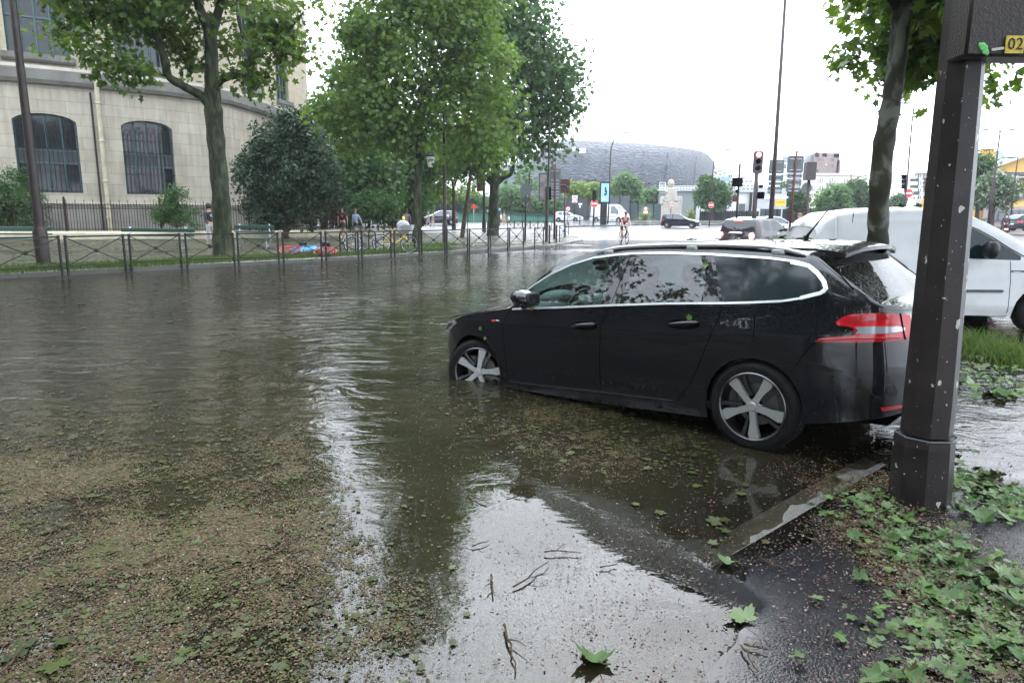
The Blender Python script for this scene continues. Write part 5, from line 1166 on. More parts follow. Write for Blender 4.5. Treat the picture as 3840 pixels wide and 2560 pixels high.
mid_tree('thin leaning tree left of the pollarded plane tree', 1732, 890, [(1778, 560, 0, .6), (1800, 450, 0, .4)], (1770, 612), .13, [(1790, 520, 80, 0), (1720, 560, 70, 0), (1800, 600, 50, 1)], 60, 9, ls=.3, sp=.7, per=40, bark='bark_dark')
mid_tree('small dark-stemmed tree with a low fork behind the lamp post', 1702, 864, [(1690, 660, 0, .5), (1675, 600, 0, .4)], (1700, 700), .17, [(1660, 600, 85, 0), (1740, 620, 70, 0), (1620, 690, 50, 1), (1700, 540, 80, 0)], 90, 10, ls=.36, sp=.9, per=40, bark='bark_dark', forks=[[(1701, 700, 0, .7), (1718, 660, 0, .5), (1735, 600, 0, .3)]])
def park(label, u, v, Y, blobs, n, seed, m='leaf_mid', w=.28, top=560, ls=.3, group='dark trees of the park behind the railing', tm='plane', per=55):
    p = D(u, v, Y); g_ = gz(Y)+PZ
    return tree('park_tree', label, (p.x, p.y, g_-.1), [[(p.x, p.y, g_-.2, w*1.2), px(u, lerp(v, top, .4), Y, w), px(u+8, lerp(v, top, .7), Y, w*.8), px(u+20, top, Y, w*.5), px(u+20, top-150, Y, w*.2)]], [bl(a, b, r, Y+c) for a, b, r, c in blobs], nclump=n, per=per, lsize=ls, spread=.8, m=m, bark='bark_dark', seed=seed, group=group, tmpl=tm)
park('dark park tree filling the gap just right of the rounded building corner', 1300, 860, 50, [(1240, 640, 90, 0), (1330, 600, 110, 0), (1220, 480, 80, 2), (1300, 720, 90, 0), (1400, 680, 100, 0), (1190, 460, 50, 3), (1290, 400, 60, 3), (1200, 560, 60, 2)], 240, 21)
park('dark park tree with a thick trunk behind the brown fence', 1475, 860, 56, [(1450, 560, 110, 0), (1500, 650, 90, 0), (1560, 590, 90, 0), (1420, 760, 60, 0), (1530, 740, 60, 0)], 200, 22, w=.45)
park('dark green tree behind the building corner, upper left of the light trees', 1215, 850, 62, [(1190, 400, 40, 0), (1170, 500, 45, 0), (1330, 300, 60, 0), (1380, 120, 60, 0), (1260, 440, 50, 0)], 90, 23)
def bush(label, name, blobs, n, Y, m='leaf_mid', ls=.16, seed=1, sp=.3, tm='oval', stem=None, per=50, group=None, bark='bark_dark'):
    u = sum(b[0] for b in blobs)/len(blobs); p = D(u, 870, Y); base = (p.x, p.y, gz(Y)+PZ)
    paths = stem or [[(p.x, p.y, base[2]-.05, .05), px(u, 800, Y, .03), px(u+5, 760, Y, .02)]]
    return tree(name, label, base, paths, [bl(a, b, r, Y+c) for a, b, r, c in blobs], nclump=n, per=per, lsize=ls, spread=sp, m=m, bark=bark, seed=seed, tmpl=tm, cat='bush', minz=PZ+.15, group=group)
bush('bright green bush leaning over the brown park fence', 'bush', [(1290, 800, 45, 0), (1370, 780, 50, 0), (1440, 790, 50, 0), (1240, 790, 35, 0)], 110, 47, 'leaf_mid', .26, 31, .5)
B = D(1071, 860, 39.5)
tree('magnolia', 'broad dark glossy evergreen with a rounded crown behind the street name plate', (B.x, B.y, PZ), [[(B.x, B.y, PZ, .16), px(1068, 780, 39.5, .14), px(1060, 680, 39.5, .1), px(1070, 560, 39.5, .05)], [px(1068, 770, 39.5, .1), px(1000, 700, 39, .06), px(940, 640, 39, .03)], [px(1068, 750, 39.5, .1), px(1150, 690, 39, .06), px(1220, 640, 39, .03)]],
     [bl(960, 640, 85, 39), bl(1060, 560, 110, 39.5), bl(1130, 520, 90, 39.5), bl(1190, 630, 85, 39), bl(1090, 680, 110, 38.5), bl(960, 730, 60, 39), bl(1060, 450, 40, 39.5), bl(1230, 700, 55, 39), bl(1010, 770, 40, 39), bl(1150, 740, 60, 39), bl(910, 610, 35, 39), bl(1110, 460, 45, 39.5), bl(1060, 800, 60, 39.5), bl(1000, 820, 40, 39.5), bl(1150, 800, 50, 39.5), bl(1240, 760, 50, 39.5), bl(930, 790, 35, 39.5)],
     nclump=430, per=70, lsize=.20, spread=.34, m='leaf_dark', bark='bark_dark', seed=33, tmpl='oval')
bush('straggly green shrub behind the railing at the left edge', 'bush', [(40, 700, 60, 0), (95, 750, 60, 0), (10, 790, 60, 0), (60, 650, 28, 0), (120, 830, 40, 0), (-70, 740, 80, 0)], 120, 36.6, 'leaf_mid', .14, 34, .26)
bush('round green shrub behind the railing under the second arched window', 'bush', [(655, 745, 38, 0), (640, 800, 50, 0), (700, 800, 42, 0), (600, 810, 32, 0), (720, 840, 26, 0)], 90, 38.4, 'leaf_mid', .13, 35, .24)
YR = 8.6; z5 = lambda x, y, Y=YR, r=0: px(3240+x*.797, y*.797, Y, r)
pb = D(3292, 1120, YR)
tree('leaning_plane_tree', 'pale-barked plane tree leaning right between the black estate and the white van', (pb.x, pb.y, -.05),
     [[(pb.x-.02, pb.y, -.1, .16), z5(62, 1200, YR, .125), z5(68, 1000, YR, .12), z5(88, 720, YR, .122), z5(122, 520, YR, .112), z5(150, 330, YR, .105), z5(168, 160, YR, .10), z5(182, 50, YR, .115), z5(215, 5, YR, .085), z5(300, -150, YR, .07), z5(420, -420, YR-.3, .05)],
      [z5(180, 60, YR, .08), z5(130, -10, YR, .06), z5(40, -160, YR, .055), z5(-120, -400, YR, .04)], [z5(190, 40, YR, .07), z5(170, -200, YR+.5, .06), z5(200, -600, YR+.8, .04)],
      [z5(200, 20, YR, .04), z5(280, 60, YR+.8, .03), z5(340, 200, YR+1.6, .02)]],
     [bl(3330, 110, 95, YR+2.4), bl(3260, 200, 65, YR+2.6), bl(3400, 230, 90, YR+2.2), bl(3480, 180, 110, YR+2), bl(3290, 290, 38, YR+2.5), bl(3440, 320, 38, YR+2.4), bl(3250, 40, 60, YR+2.4), bl(3720, 300, 60, YR+2.5), bl(3820, 270, 60, YR+2.5), bl(3640, 300, 40, YR+2.5), bl(3600, 20, 200, YR+2), bl(3380, -160, 200, YR+1), bl(3750, -200, 300, YR+.5), bl(3300, -450, 330, YR), bl(3900, -500, 450, YR-1), bl(4300, -100, 350, YR), bl(3650, -900, 420, YR-1.5), bl(3120, -1000, 300, YR-1), bl(3150, -1450, 300, YR-1.5)],
     nclump=500, per=46, lsize=.155, spread=.26, m='leaf_plane', bark='bark_near', seed=41, sides=14, tr=.012)
def unseen_tree(x, y, h_, r, label, seed, m='leaf_mid', n=150):  # out-of-view trees added as dark surroundings for car and water to reflect
    return tree('added_unseen_tree', label, (x, y, 0), [[(x, y, -.1, .3), (x, y, 2, .25), (x+.2, y, 4.5, .2), (x+.1, y+.2, h_*.6, .12), (x, y, h_*.85, .05)]], [(x, y, h_*.55, r, .7), (x+r*.5, y, h_*.7, r*.7), (x-r*.5, y+r*.3, h_*.66, r*.7), (x, y-r*.4, h_*.8, r*.6)], nclump=n, per=60, lsize=.3, spread=.8, m=m, seed=seed, group='added unseen trees beside and behind the viewer')
unseen_tree(-15.5, 9.5, 14, 4.6, 'unseen plane tree added for reflections further back along the kerb, left of the picture', 51)
unseen_tree(-21.5, 1.5, 14, 5.2, 'unseen plane tree added for reflections far back along the kerb on the left', 52, n=200)
unseen_tree(-13, -7, 11, 6, 'unseen leafy tree added for reflections across the road behind the viewer', 53, n=240)
unseen_tree(-4, -9, 13, 5, 'unseen leafy tree added for reflections behind the viewer', 54)
unseen_tree(6, -6, 13, 4.6, 'unseen leafy tree added for reflections behind and right of the viewer', 55)
tree('added_overhead_tree', 'unseen leafy tree added overhead for window reflections, left of and behind the viewer', (-5.5, -2, 0), [[(-5.5, -2, -.1, .25), (-5.4, -1.6, 3, .2), (-5.8, -.5, 6.5, .14), (-6, .6, 9, .08)]], [(-6.5, .6, 9, 3.2, .7), (-9, 1.5, 8.6, 2.6, .7), (-4.6, -2.5, 9.4, 2.8, .7), (-10.5, -1.5, 7.6, 2.8, .7), (-2.2, -2, 9.5, 2.8, .7), (.8, -3.5, 9, 2.8, .7)], nclump=330, per=46, lsize=.17, spread=.36, m='leaf_plane', seed=57, group='added unseen trees beside and behind the viewer')  # unseen crown added overhead so the car windows reflect dark foliage
def barrier(a, b, label, group, hgt=.86, flat=False):
    a = Vector(a); b = Vector(b); c = (a+b)/2; t = (b-a); t.z = 0; ln = t.length; rz = math.atan2(t.y, t.x)
    r = thing('crossed_barrier', label, 'barrier', tuple(c), rz, group); h = ln/2; dz = (b.z-a.z)/2
    for s in (-1, 1):
        m = MB(); m.box((s*(h-.03), 0, hgt/2-.06+s*dz), (.05, .05, hgt+.12), bev=.006); m.box((s*(h-.03), 0, hgt+.008+s*dz), (.06, .06, .016)); m.build('post', 'black_metal', r)
    for z, nm in ((hgt-.02, 'top_rail'), (.13, 'bottom_rail')): m = MB(); m.bar((-h+.05, 0, z-dz), (h-.05, 0, z+dz), .035, .04 if nm[0] == 't' else .03); m.build(nm, 'black_metal', r)
    m = MB(); m.bar((-h+.06, -.004, .15-dz), (h-.06, -.004, hgt-.05+dz), .022); m.bar((-h+.06, .006, hgt-.05-dz), (h-.06, .006, .15+dz), .022); m.lathe([(.0001, -.03), (.05, -.025), (.05, .025), (.0001, .03)], 10, c=(0, 0, (hgt+.1)/2), axis='Y'); m.build('cross_bars', 'black_metal', r)
    return r
BU = [(-330, 1055), (-40, 1035), (238, 1019), (252, 1018), (476, 1003), (489, 1002), (685, 992), (698, 991), (1049, 978), (1061, 977), (1210, 969.5), (1221, 969), (1347, 962.5), (1355, 962), (1470, 957), (1478, 956.5), (1575, 951), (1580, 951), (1671, 944.5), (1675, 944), (1755, 937.5), (1759, 937), (1833, 932.5), (1837, 932), (1906, 928.5), (1909, 928), (1964, 925)]
nm = ['barrier panel cut by the left picture edge, around the brown lamp post', None, 'long crossed barrier panel just right of the brown lamp post', None, 'crossed barrier panel in front of the middle green bench', None, 'crossed barrier panel left of and before the big mossy trunk', None,
      'crossed barrier panel in front of the fallen red and blue bike', None, 'crossed barrier panel before the left half of the bike racks', None, 'crossed barrier panel in front of the parked grey bicycle', None, 'crossed barrier panel in front of the yellow bicycle wheel', None, 'crossed barrier panel at the foot of the slim plane tree', None,
      'crossed barrier panel joining the lantern lamp post from the left', None, 'crossed barrier panel just right of the lantern lamp post', None, 'crossed barrier panel below the leaning thin tree', None, 'crossed barrier panel below the pollarded plane tree', None, 'last panel of the near barrier row, by the round sign back']
P = [G(u, v, PZ) for u, v in BU]; i = 1; j = 0
names = [x for x in nm if x]
pairs = [(1, 2), (3, 4), (5, 6), (7, 8), (9, 10), (11, 12), (13, 14), (15, 16), (17, 18), (19, 20), (21, 22), (23, 24), (25, 26)]
lab2 = iter(['leftmost barrier panel, around the foot of the brown lamp post', 'long crossed barrier panel right of the brown lamp post', 'crossed barrier panel in front of the middle green bench', 'crossed barrier panel left of the big mossy trunk, joined to it', 'crossed barrier panel right of the big mossy trunk', 'crossed barrier panel in front of the fallen red and blue bike',
             'crossed barrier panel in front of the walking man and first bike racks', 'crossed barrier panel in front of the parked bicycles', 'crossed barrier panel at the foot of the slim plane tree', 'crossed barrier panel ending at the lantern lamp post', 'crossed barrier panel just right of the lantern lamp post', 'crossed barrier panel below the leaning thin tree', 'crossed barrier panel below the pollarded plane tree', 'last panel of the near barrier row beside the round sign back'])
for a, b in pairs:
    A, Bp = P[a], P[b]
    if BU[a][0] == 698:
        m1 = G(884, 985.5, PZ); m2 = G(892, 985, PZ); barrier(A, m1, next(lab2), 'low barriers along the near kerb'); barrier(m2, Bp, next(lab2), 'low barriers along the near kerb'); continue
    barrier(A, Bp, next(lab2), 'low barriers along the near kerb')
barrier(G(2004, 923, PZ), G(2038, 918, PZ), 'short lone crossed barrier panel between round sign back and tall pole', 'low barriers along the near kerb')
FB = [(1902, 862), (1928, 862), (1959, 862.5), (1988, 863), (2017, 864), (2042, 865), (2067, 867), (2132, 878)]
fl = ['leftmost panel of the far barrier row beside the walking child', 'second panel of the far barrier row right of the walking child', 'third panel of the far barrier row behind the round sign back', 'panel of the far barrier row just right of the round sign back', 'panel of the far barrier row left of the tall pole', 'panel of the far barrier row behind the tall pole and sign backs', 'long last panel of the far barrier row at the plaza corner']
for k in range(7): barrier(G(*FB[k], PZ), G(*FB[k+1], PZ), fl[k], 'barriers round the far corner of the plaza')
barrier(G(2098, 906, PZ), G(2121, 888, PZ), 'barrier panel seen end-on at the tip of the plaza by the bollards', 'barriers round the far corner of the plaza')
IZ = .14
isl = [(2128, 848), (2175, 846), (2225, 846), (2272, 846), (2325, 846)]
il = ['barrier panel across the street in front of the white hatchback', 'barrier panel across the street left of the blue advertising panel', 'barrier panel across the street under the blue advertising panel', 'barrier panel across the street left of the cyclist']
def gp(u, Y, z=0): p = D(u, 800, Y); return Vector((p.x, p.y, gz(Y)+z))
for k in range(4): barrier(gp(isl[k][0], 80, IZ), gp(isl[k+1][0], 80, IZ), il[k], 'barriers on the pavement across the street')
def slab2(name, pts, z, m, sk=.6):
    mb = MB(); n = len(pts); V_ = [(p.x, p.y, p.z+z) for p in pts]; mb.add(V_+[(x, y, zz-sk) for x, y, zz in V_], [tuple(range(n))]+[(i, i+n, (i+1) % n+n, (i+1) % n) for i in range(n)]); return struct(mb.build(name, m))
isp = [gp(2118, 72), gp(2330, 78), gp(2500, 86), gp(2700, 84), gp(2850, 80), gp(3000, 84), gp(3000, 125), gp(2118, 125)]
slab2('pavement', isp, IZ, 'asphalt_far')
def bollard(p, label, h=1.1):
    r = thing('bollard', label, 'bollard', tuple(p), group='white-topped bollards'); m = MB(); m.lathe([(.06, -.1), (.06, .1), (.05, .12), (.05, h-.16), (.035, h-.14)], 12); m.build('post', 'black_metal', r, smooth=40)
    m = MB(); m.ball((0, 0, h-.07), .075, 12, 8); m.build('white_head', 'white_paint', r, smooth='all')
bollard(G(2060, 917, .08), 'left one of two white-topped bollards at the plaza tip'); bollard(G(2086, 912, .08), 'right one of two white-topped bollards, by the brown sign pole')
bollard(gp(2722, 46), 'white-topped bollard showing left above the small hatchback roof'); bollard(gp(2734, 50), 'white-topped bollard just above the rear window of the small hatchback')
bollard(gp(2943, 46), 'white-topped bollard behind the small hatchback windscreen'); bollard(gp(2973, 42), 'white-topped bollard between the small hatchback and the red-brown pole')

def pole(root, h, r0, r1, m='pole_paint', base=True, n=10):
    mb = MB()
    if base: mb.lathe([(r0*1.35, -.3), (r0*1.35, .9), (r0*1.05, 1.05)], n)
    mb.tube([(0, 0, -.3), (0, 0, h*.5), (0, 0, h)], [r0, (r0+r1)/2, r1], n); return mb.build('pole', m, root, smooth=40)
def lantern(root, x, z):
    m = MB(); m.bar((0, 0, z), (x, 0, z), .05); m.tube([(x, 0, z-.15), (x, 0, z+.35)], .035, 8); m.build('lantern_arm', 'pole_paint', root)
    m = MB(); m.lathe([(.10, z+.35), (.12, z+.38), (.24, z+.85)], 8, c=(x, 0, 0)); m.build('lantern_glass', 'lampglass', root)
    m = MB(); m.lathe([(.27, z+.85), (.27, z+.89), (.12, z+.98), (.0001, z+1.0)], 8, c=(x, 0, 0)); m.build('lantern_cap', 'black_metal', root)
b = G(165, 1003, PZ); r = thing('lamp_post', 'brown street lamp post with a thick foot behind the leftmost barrier', 'lamp post', tuple(b))
pole(r, 9.5, .125, .07, 'brown_paint'); m = MB(); m.tube([(0, 0, 9.4), (.4, 0, 9.9), (1.3, 0, 10)], [.06, .05, .04], 8); m.build('arm', 'brown_paint', r); m = MB(); m.ball((1.6, 0, 9.97), (.4, .16, .09), 12, 6); m.build('lamp_head', 'galv', r, smooth='all')
b = G(1669, 912, PZ); r = thing('lamp_post', 'brown lamp post carrying a white lantern on a side arm near the middle', 'lamp post', tuple(b)); pole(r, 6.9, .10, .055)
lantern(r, -.68, (912-664)*b.y/2560)
m = MB(); m.tube([(0, 0, 6.9), (0, 0, 8.1)], .03, 6); m.build('pole_tip', 'galv', r)
b = G(1815, 870, PZ); r = thing('lamp_post', 'dark lamp post with a small lantern left of the pollarded plane tree', 'lamp post', tuple(b)); pole(r, 6.4, .13, .09, 'black_metal'); lantern(r, -.75, (870-718)*b.y/2560)
m = MB(); m.box((-.35, 0, 3.9), (.5, .4, 1.1), bev=.04); m.build('signal_box', 'redbrown_paint', r)
def curved_lamp(u, vb, Y, pts, label, r=.10, m='pole_paint', z=0):
    b = gp(u, Y, z); rt = thing('street_lamp', label, 'street lamp', tuple(b)); P = [Vector((0, 0, -.2))]+[D(a, c, Y)-b for a, c in pts]; n = len(P)
    mb = MB(); mb.tube(P, [lerp(r, r*.45, i/(n-1)) for i in range(n)], 8); mb.build('pole', m, rt, smooth='all'); e = P[-1]; d = (P[-1]-P[-2]).normalized()
    mb = MB(); mb.ball(e+Vector((d.x*.45, d.y*.45, .02)), (.62, .22, .13), 12, 6); mb.build('lamp_head', 'galv', rt, smooth='all'); return rt
curved_lamp(2280, 852, 84, [(2283, 780), (2287, 640), (2291, 560), (2301, 526), (2318, 509), (2336, 499)], 'tall curved street lamp standing in front of the grey stadium', z=IZ)
curved_lamp(2662, 850, 80, [(2666, 760), (2672, 660), (2677, 605), (2683, 590), (2700, 570), (2716, 560)], 'slender street lamp right of the stadium with a curved thin arm', .07, z=IZ)
curved_lamp(3183, 790, 95, [(3187, 720), (3192, 655), (3198, 645), (3215, 628), (3232, 623)], 'thin street lamp before the cream curved apartment block', .06)
curved_lamp(3196, 790, 100, [(3198, 720), (3204, 690), (3218, 665), (3236, 657)], 'second thin street lamp by the cream apartment block, lower arm', .05)
b = gp(2893, 41); r = thing('tall_pole', 'very tall brown lighting pole rising behind the small hatchback', 'pole', tuple(b)); top = D(2947, -40, 41)-b
m = MB(); m.tube([(0, 0, -.2), (top.x*.35, 0, top.z*.42), top], [.16, .11, .075], 10); m.build('pole', 'pole_paint', r, smooth='all')
m = MB(); m.tube([top, top+Vector((-.6, 0, .5)), top+Vector((-1.5, 0, .35))], .04, 6); m.build('arm', 'pole_paint', r); m = MB(); m.ball(top+Vector((-1.9, 0, .33)), (.5, .2, .1), 10, 6); m.build('lamp_head', 'galv', r)
b = G(2049, 908, .1); r = thing('tall_pole', 'tall grey-brown pole by the bollards rising into the right side of the trees', 'pole', tuple(b)); top = D(2062, 440, b.y)-b
m = MB(); m.tube([(0, 0, -.2), (0, 0, 2.8), (.05, 0, 3.1), top], [.085, .085, .055, .045], 12); m.build('pole', 'pole_paint', r, smooth=40)
def rrect(w, h, r=.05, n=4):
    P = []
    for cx, cz, a0 in ((w/2-r, h/2-r, 0), (-w/2+r, h/2-r, 90), (-w/2+r, -h/2+r, 180), (w/2-r, -h/2+r, 270)):
        for k in range(n+1): a = math.radians(a0+90*k/n); P.append((cx+r*math.cos(a), cz+r*math.sin(a)))
    return P[::-1]
def plate(root, c, w, h, m='sign_back', name='sign_plate', t=.03, r=.05, rib=True):
    mb = MB(); mb.prism(rrect(w, h, r), -t/2, t/2, c=c); o = mb.build(name, m, root)
    if rib:
        for z in (-h*.32, h*.32): k = MB(); k.box((c[0], c[1]-t/2-.015, c[2]+z), (w*.7, .03, .035)); k.build('bracket', 'galv', o)
    return o
def disc(root, c, r, m, name, d0, d1, n=28):
    mb = MB(); mb.lathe([(.0001, d0), (r, d0), (r, d1), (.0001, d1)], n, c=c, axis='Y'); return mb.build(name, m, root)
def loc(root, u, v, Y=None): p = D(u, v, Y or root.location.y); return p-root.location
def rectpx(root, u0, v0, u1, v1, **k):
    a = loc(root, u0, v0); b_ = loc(root, u1, v1); return plate(root, ((a.x+b_.x)/2, k.pop('dy', 0), (a.z+b_.z)/2), abs(b_.x-a.x), abs(a.z-b_.z), **k)
def postpx(name, label, cat, pb, pt, Y, w, m='pole_paint', z=0, group=None):
    b = gp(pb[0], Y, z); r = thing(name, label, cat, tuple(b), group=group); t = D(pt[0], pt[1], Y)-b; mb = MB(); mb.tube([(0, 0, -.2), t], [w/2, w/2*.9], 8); mb.build('post', m, r, smooth='all'); return r
r = postpx('round_sign', 'round road sign seen from behind on a dark post, with a small plate', 'road sign', (1970, 914), (1973, 679), 38.4, .10, 'black_metal', PZ)
q = loc(r, 1971.5, 712); disc(r, (q.x, 0, q.z), .315, 'sign_back', 'sign_disc', -.10, -.07); rectpx(r, 1958, 740, 1988, 756, m='sign_back_dark', dy=-.09, rib=False)
r = postpx('direction_sign', 'stack of rectangular sign backs on a red-brown pole beside the two bollards', 'road sign', (2080, 898), (2083, 615), 42, .13, 'redbrown_paint', .1)
for v0, v1 in ((632, 686), (688, 702), (704, 722), (726, 745)): rectpx(r, 2061, v0, 2102, v1, dy=.10)
r = postpx('billboard', 'dark poster panel with pale figures on the grey post by the plaza tip', 'billboard', (2050, 905), (2051, 640), 40.6, .10, 'pole_paint', .1)
rectpx(r, 2021, 650, 2054, 757, m='sign_back_dark', dy=-.15, rib=False); rectpx(r, 2025, 655, 2050, 752, m='poster_dark', dy=-.17, rib=False, t=.01) if mat('poster_dark', (.09, .10, .10), .25, col2=(.19, .17, .15), vscale=2.2, vpos=(.45, .6)) else 0
m = MB(); q = loc(r, 2056, 726); m.box((q.x, -.22, q.z), (.30, .25, .75), bev=.03); m.build('signal_box', 'matte_black', r)
r = postpx('street_panel', 'rounded red-brown street panel with a lighter curved stripe', 'panel', (2118, 860), (2119, 700), 46, .10, 'pole_paint', .1)
rectpx(r, 2098, 672, 2136, 724, m='redbrown_paint', r=.12, rib=False, dy=.02); m = MB(); q1, q2, q3 = loc(r, 2104, 694), loc(r, 2120, 694), loc(r, 2131, 705); m.tube([(q1.x, -.03, q1.z), (q2.x, -.03, q2.z), (q3.x, -.03, q3.z)], .045, 6); m.build('stripe', 'sign_back', r)
def no_entry(name_, label, pb, c, R, Y, tilt=0, top=None, w=.11, extra=0, z=IZ):
    r = postpx('no_entry_sign', label, 'road sign', pb, top or (c[0], c[1]-R*2560/Y*1.0), Y, w, 'pole_paint', z, 'no entry signs'); q = loc(r, *c); t = Matrix.Rotation(tilt, 3, 'Z')
    for nm_, rr, m_, d in (('sign_rim', R, 'white_paint', .0), ('sign_disc', R*.94, 'red', .006)):
        mb = MB(); mb.lathe([(.0001, -.02-d), (rr, -.02-d), (rr, .0-d), (.0001, 0-d)], 28, axis='Y', c=(q.x, -.08, q.z), mat=t); mb.build(nm_, m_, r)
    mb = MB(); mb.box((q.x+(t@Vector((0, -.036, 0))).x, -.08+(t@Vector((0, -.036, 0))).y, q.z), (R*1.4, .012, R*.36), mat=t); mb.build('white_bar', 'white_paint', r); return r
r = no_entry('', 'large red and white no entry sign left of the blue advertising panel', (2226, 845), (2228.6, 764), .42, 76, w=.2)
m = MB(); q = loc(r, 2228, 735); m.box((q.x, 0, q.z), (.32, .3, 1.1), bev=.03); m.build('signal_back', 'matte_black', r)
no_entry('', 'narrow red no entry sign turned away in front of the stone monument', (2514, 840), (2518, 771), .36, 82, math.radians(55))
no_entry('', 'red and white no entry sign on the lamp post right of the monument', (2663, 840), (2666, 769), .33, 79.5)
r = no_entry('', 'red no entry sign on the signal post left of the foreground pole', (3392, 790), (3406, 725), .42, 66, top=(3400, 655), w=.3, z=.1)
for v in (664, 682, 700): q = loc(r, 3394, v); m = MB(); m.box((q.x-.18, -.1, q.z), (.34, .3, .42), bev=.03); m.box((q.x-.42, -.2, q.z+.1), (.3, .26, .05)); m.build('signal_head', 'matte_black', r)
for v0, v1, w_ in ((669, 681, 32), (694, 706, 30), (718, 731, 34)): rectpx(r, 3414, v0, 3414+w_, v1, m='green_dark_sign', rib=False, dy=.05) if mat('green_dark_sign', (.05, .07, .06), .5) else 0
def ring_sign(root, c, R, inner='white_paint', sym='30'):
    q = loc(root, *c); disc(root, (q.x, -.06, q.z), R, 'red', 'sign_rim', -.02, 0); disc(root, (q.x, -.06, q.z), R*.74, inner, 'sign_disc', -.026, -.005)
    if sym: textobj(sym, R*1.0, 'black_metal', root, 'lettering', FACE_NEGY, (q.x, -.09, q.z), .002)
r = postpx('speed_zone_sign', 'square white zone 30 sign on a thin post across the street', 'road sign', (2154, 845), (2156, 732), 80, .07, z=IZ); rectpx(r, 2145.5, 733, 2165, 760, m='white_paint', rib=False, dy=-.05, r=.03); ring_sign(r, (2155.3, 749), .28)
q = loc(r, 2155.3, 738); textobj('ZONE', .16, 'black_metal', r, 'lettering', FACE_NEGY, (q.x, -.08, q.z), .002)
r = postpx('round_sign', 'round red-rimmed prohibition sign in front of the ivy fence', 'road sign', (2130, 842), (2130, 776), 76, .07, z=IZ); ring_sign(r, (2130, 783), .28, sym='')
q = loc(r, 2130, 783); m = MB(); m.tube([(q.x-.1, -.1, q.z-.12), (q.x, -.1, q.z+.12), (q.x+.1, -.1, q.z-.1)], .03, 6); m.build('arrow_symbol', 'black_metal', r)
r = postpx('small_arrow_sign', 'small white arrow plates on a thin post across the street', 'road sign', (2175, 842), (2175, 755), 82, .06, z=IZ); rectpx(r, 2169, 762, 2183, 769, m='white_paint', rib=False, dy=-.05, r=.02); rectpx(r, 2172, 771, 2178, 779, m='white_paint', rib=False, dy=-.05, r=.02)
r = postpx('speed_sign', 'round speed sign above a white plate by the spiky plants', 'road sign', (2421, 835), (2421, 775), 84, .06, z=IZ); ring_sign(r, (2421, 782), .24, sym='50'); rectpx(r, 2413.5, 791, 2429, 801, m='white_paint', rib=False, dy=-.05, r=.02)
b = gp(2262, 79, IZ); r = thing('advertising_panel', 'lit blue advertising panel on a dark foot in front of the stadium', 'billboard', tuple(b))
m = MB(); q = loc(r, 2263, 849); m.box((.03, 0, 1.6), (.75, .3, 3.4), bev=.03); m.build('foot', 'black_metal', r)
rectpx(r, 2249, 682, 2284, 761, m='black_metal', rib=False, t=.35, r=.1); o = rectpx(r, 2254.5, 688, 2281, 757, m='poster_blue', rib=False, t=.02, r=.02, dy=-.19) if mat('poster_blue', (.16, .36, .62), .3, emit=(.16, .38, .68), es=.35) else 0
m = MB()
for (u, v, a, h_) in ((2270, 712, .16, .6), (2273, 722, .14, .5), (2268, 730, .2, .25)): q = loc(r, u, v); m.box((q.x, -.21, q.z), (a*1.2, .012, h_), bev=.003)
m.build('poster_figure', 'sign_back_dark', r)
for v in (741, 745.5, 750): q = loc(r, 2263, v); m = MB(); m.box((q.x, -.21, q.z), (.42 if v < 749 else .3, .012, .07)); m.build('poster_text_line', 'white_paint', r)
b = gp(2830, 30); r = thing('traffic_light', 'traffic light showing red above the roof of the small hatchback', 'traffic light', tuple(b)); q0 = loc(r, 2838, 650)
m = MB(); m.tube([(0, 0, -.2), (q0.x, 0, q0.z)], [.12, .085], 10); m.build('post', 'pole_paint', r, smooth='all')
c = loc(r, 2843, 609); th = math.radians(2.5)
m = MB(); m.prism(rrect(.40, .93, .10), -.02, .06, c=(c.x, 0, c.z)); m.box((c.x, .12, c.z), (.28, .2, .84), bev=.03); m.build('signal_housing', 'housing_dark', r) if mat('housing_dark', (.035, .022, .028), .4) else 0
for k, (m_, dz) in enumerate((('emit_red_core', .30), ('matte_black', 0), ('matte_black', -.28))):
    q = loc(r, 2844.5-k*1.6, 580.6+k*25); disc(r, (q.x, 0, q.z), .105, 'emit_red' if k == 0 else 'matte_black', 'signal_lens', -.05, -.02, 20)
    if k == 0: disc(r, (q.x, 0, q.z), .075, 'emit_red_core', 'signal_glow', -.056, -.045, 20)
    hd = MB(); hd.tube([(q.x+.13*math.cos(a), -.02, q.z+.13*math.sin(a)) for a in [PI*(-.05+1.1*i/10) for i in range(11)]], .012, 4); hd.tube([(q.x+.13*math.cos(a), -.14, q.z+.13*math.sin(a)) for a in [PI*(.1+.8*i/10) for i in range(11)]], .012, 4); hd.build('signal_hood', 'housing_dark', r)
rectpx(r, 2836, 655, 2859, 684, m='white_paint', rib=False, dy=-.06, r=.02, name='notice_plate'); m = MB(); q = loc(r, 2850, 700); m.box((q.x, -.1, q.z), (.12, .3, .12), bev=.02); m.build('camera', 'matte_black', r); m = MB(); q = loc(r, 2851, 733); m.box((q.x, -.05, q.z), (.26, .28, .28), bev=.03); m.build('repeater_signal', 'matte_black', r)
r = postpx('direction_sign', 'stack of faded sign backs behind the very tall brown pole', 'road sign', (2900, 815), (2910, 600), 43, .12, 'pole_paint')
for (a, c_, d, e) in ((2884, 600, 2936, 652), (2880, 655, 2934, 680), (2880, 682, 2931, 696), (2877, 699, 2931, 715), (2876, 717, 2929, 727)): rectpx(r, a, c_, d, e, m='sign_back', dy=-.08, r=.08)
r = postpx('direction_sign', 'tall stack of grey sign backs on a red-brown pole right of the tall pole', 'road sign', (2964, 855), (2989, 565), 33, .11, 'redbrown_paint')
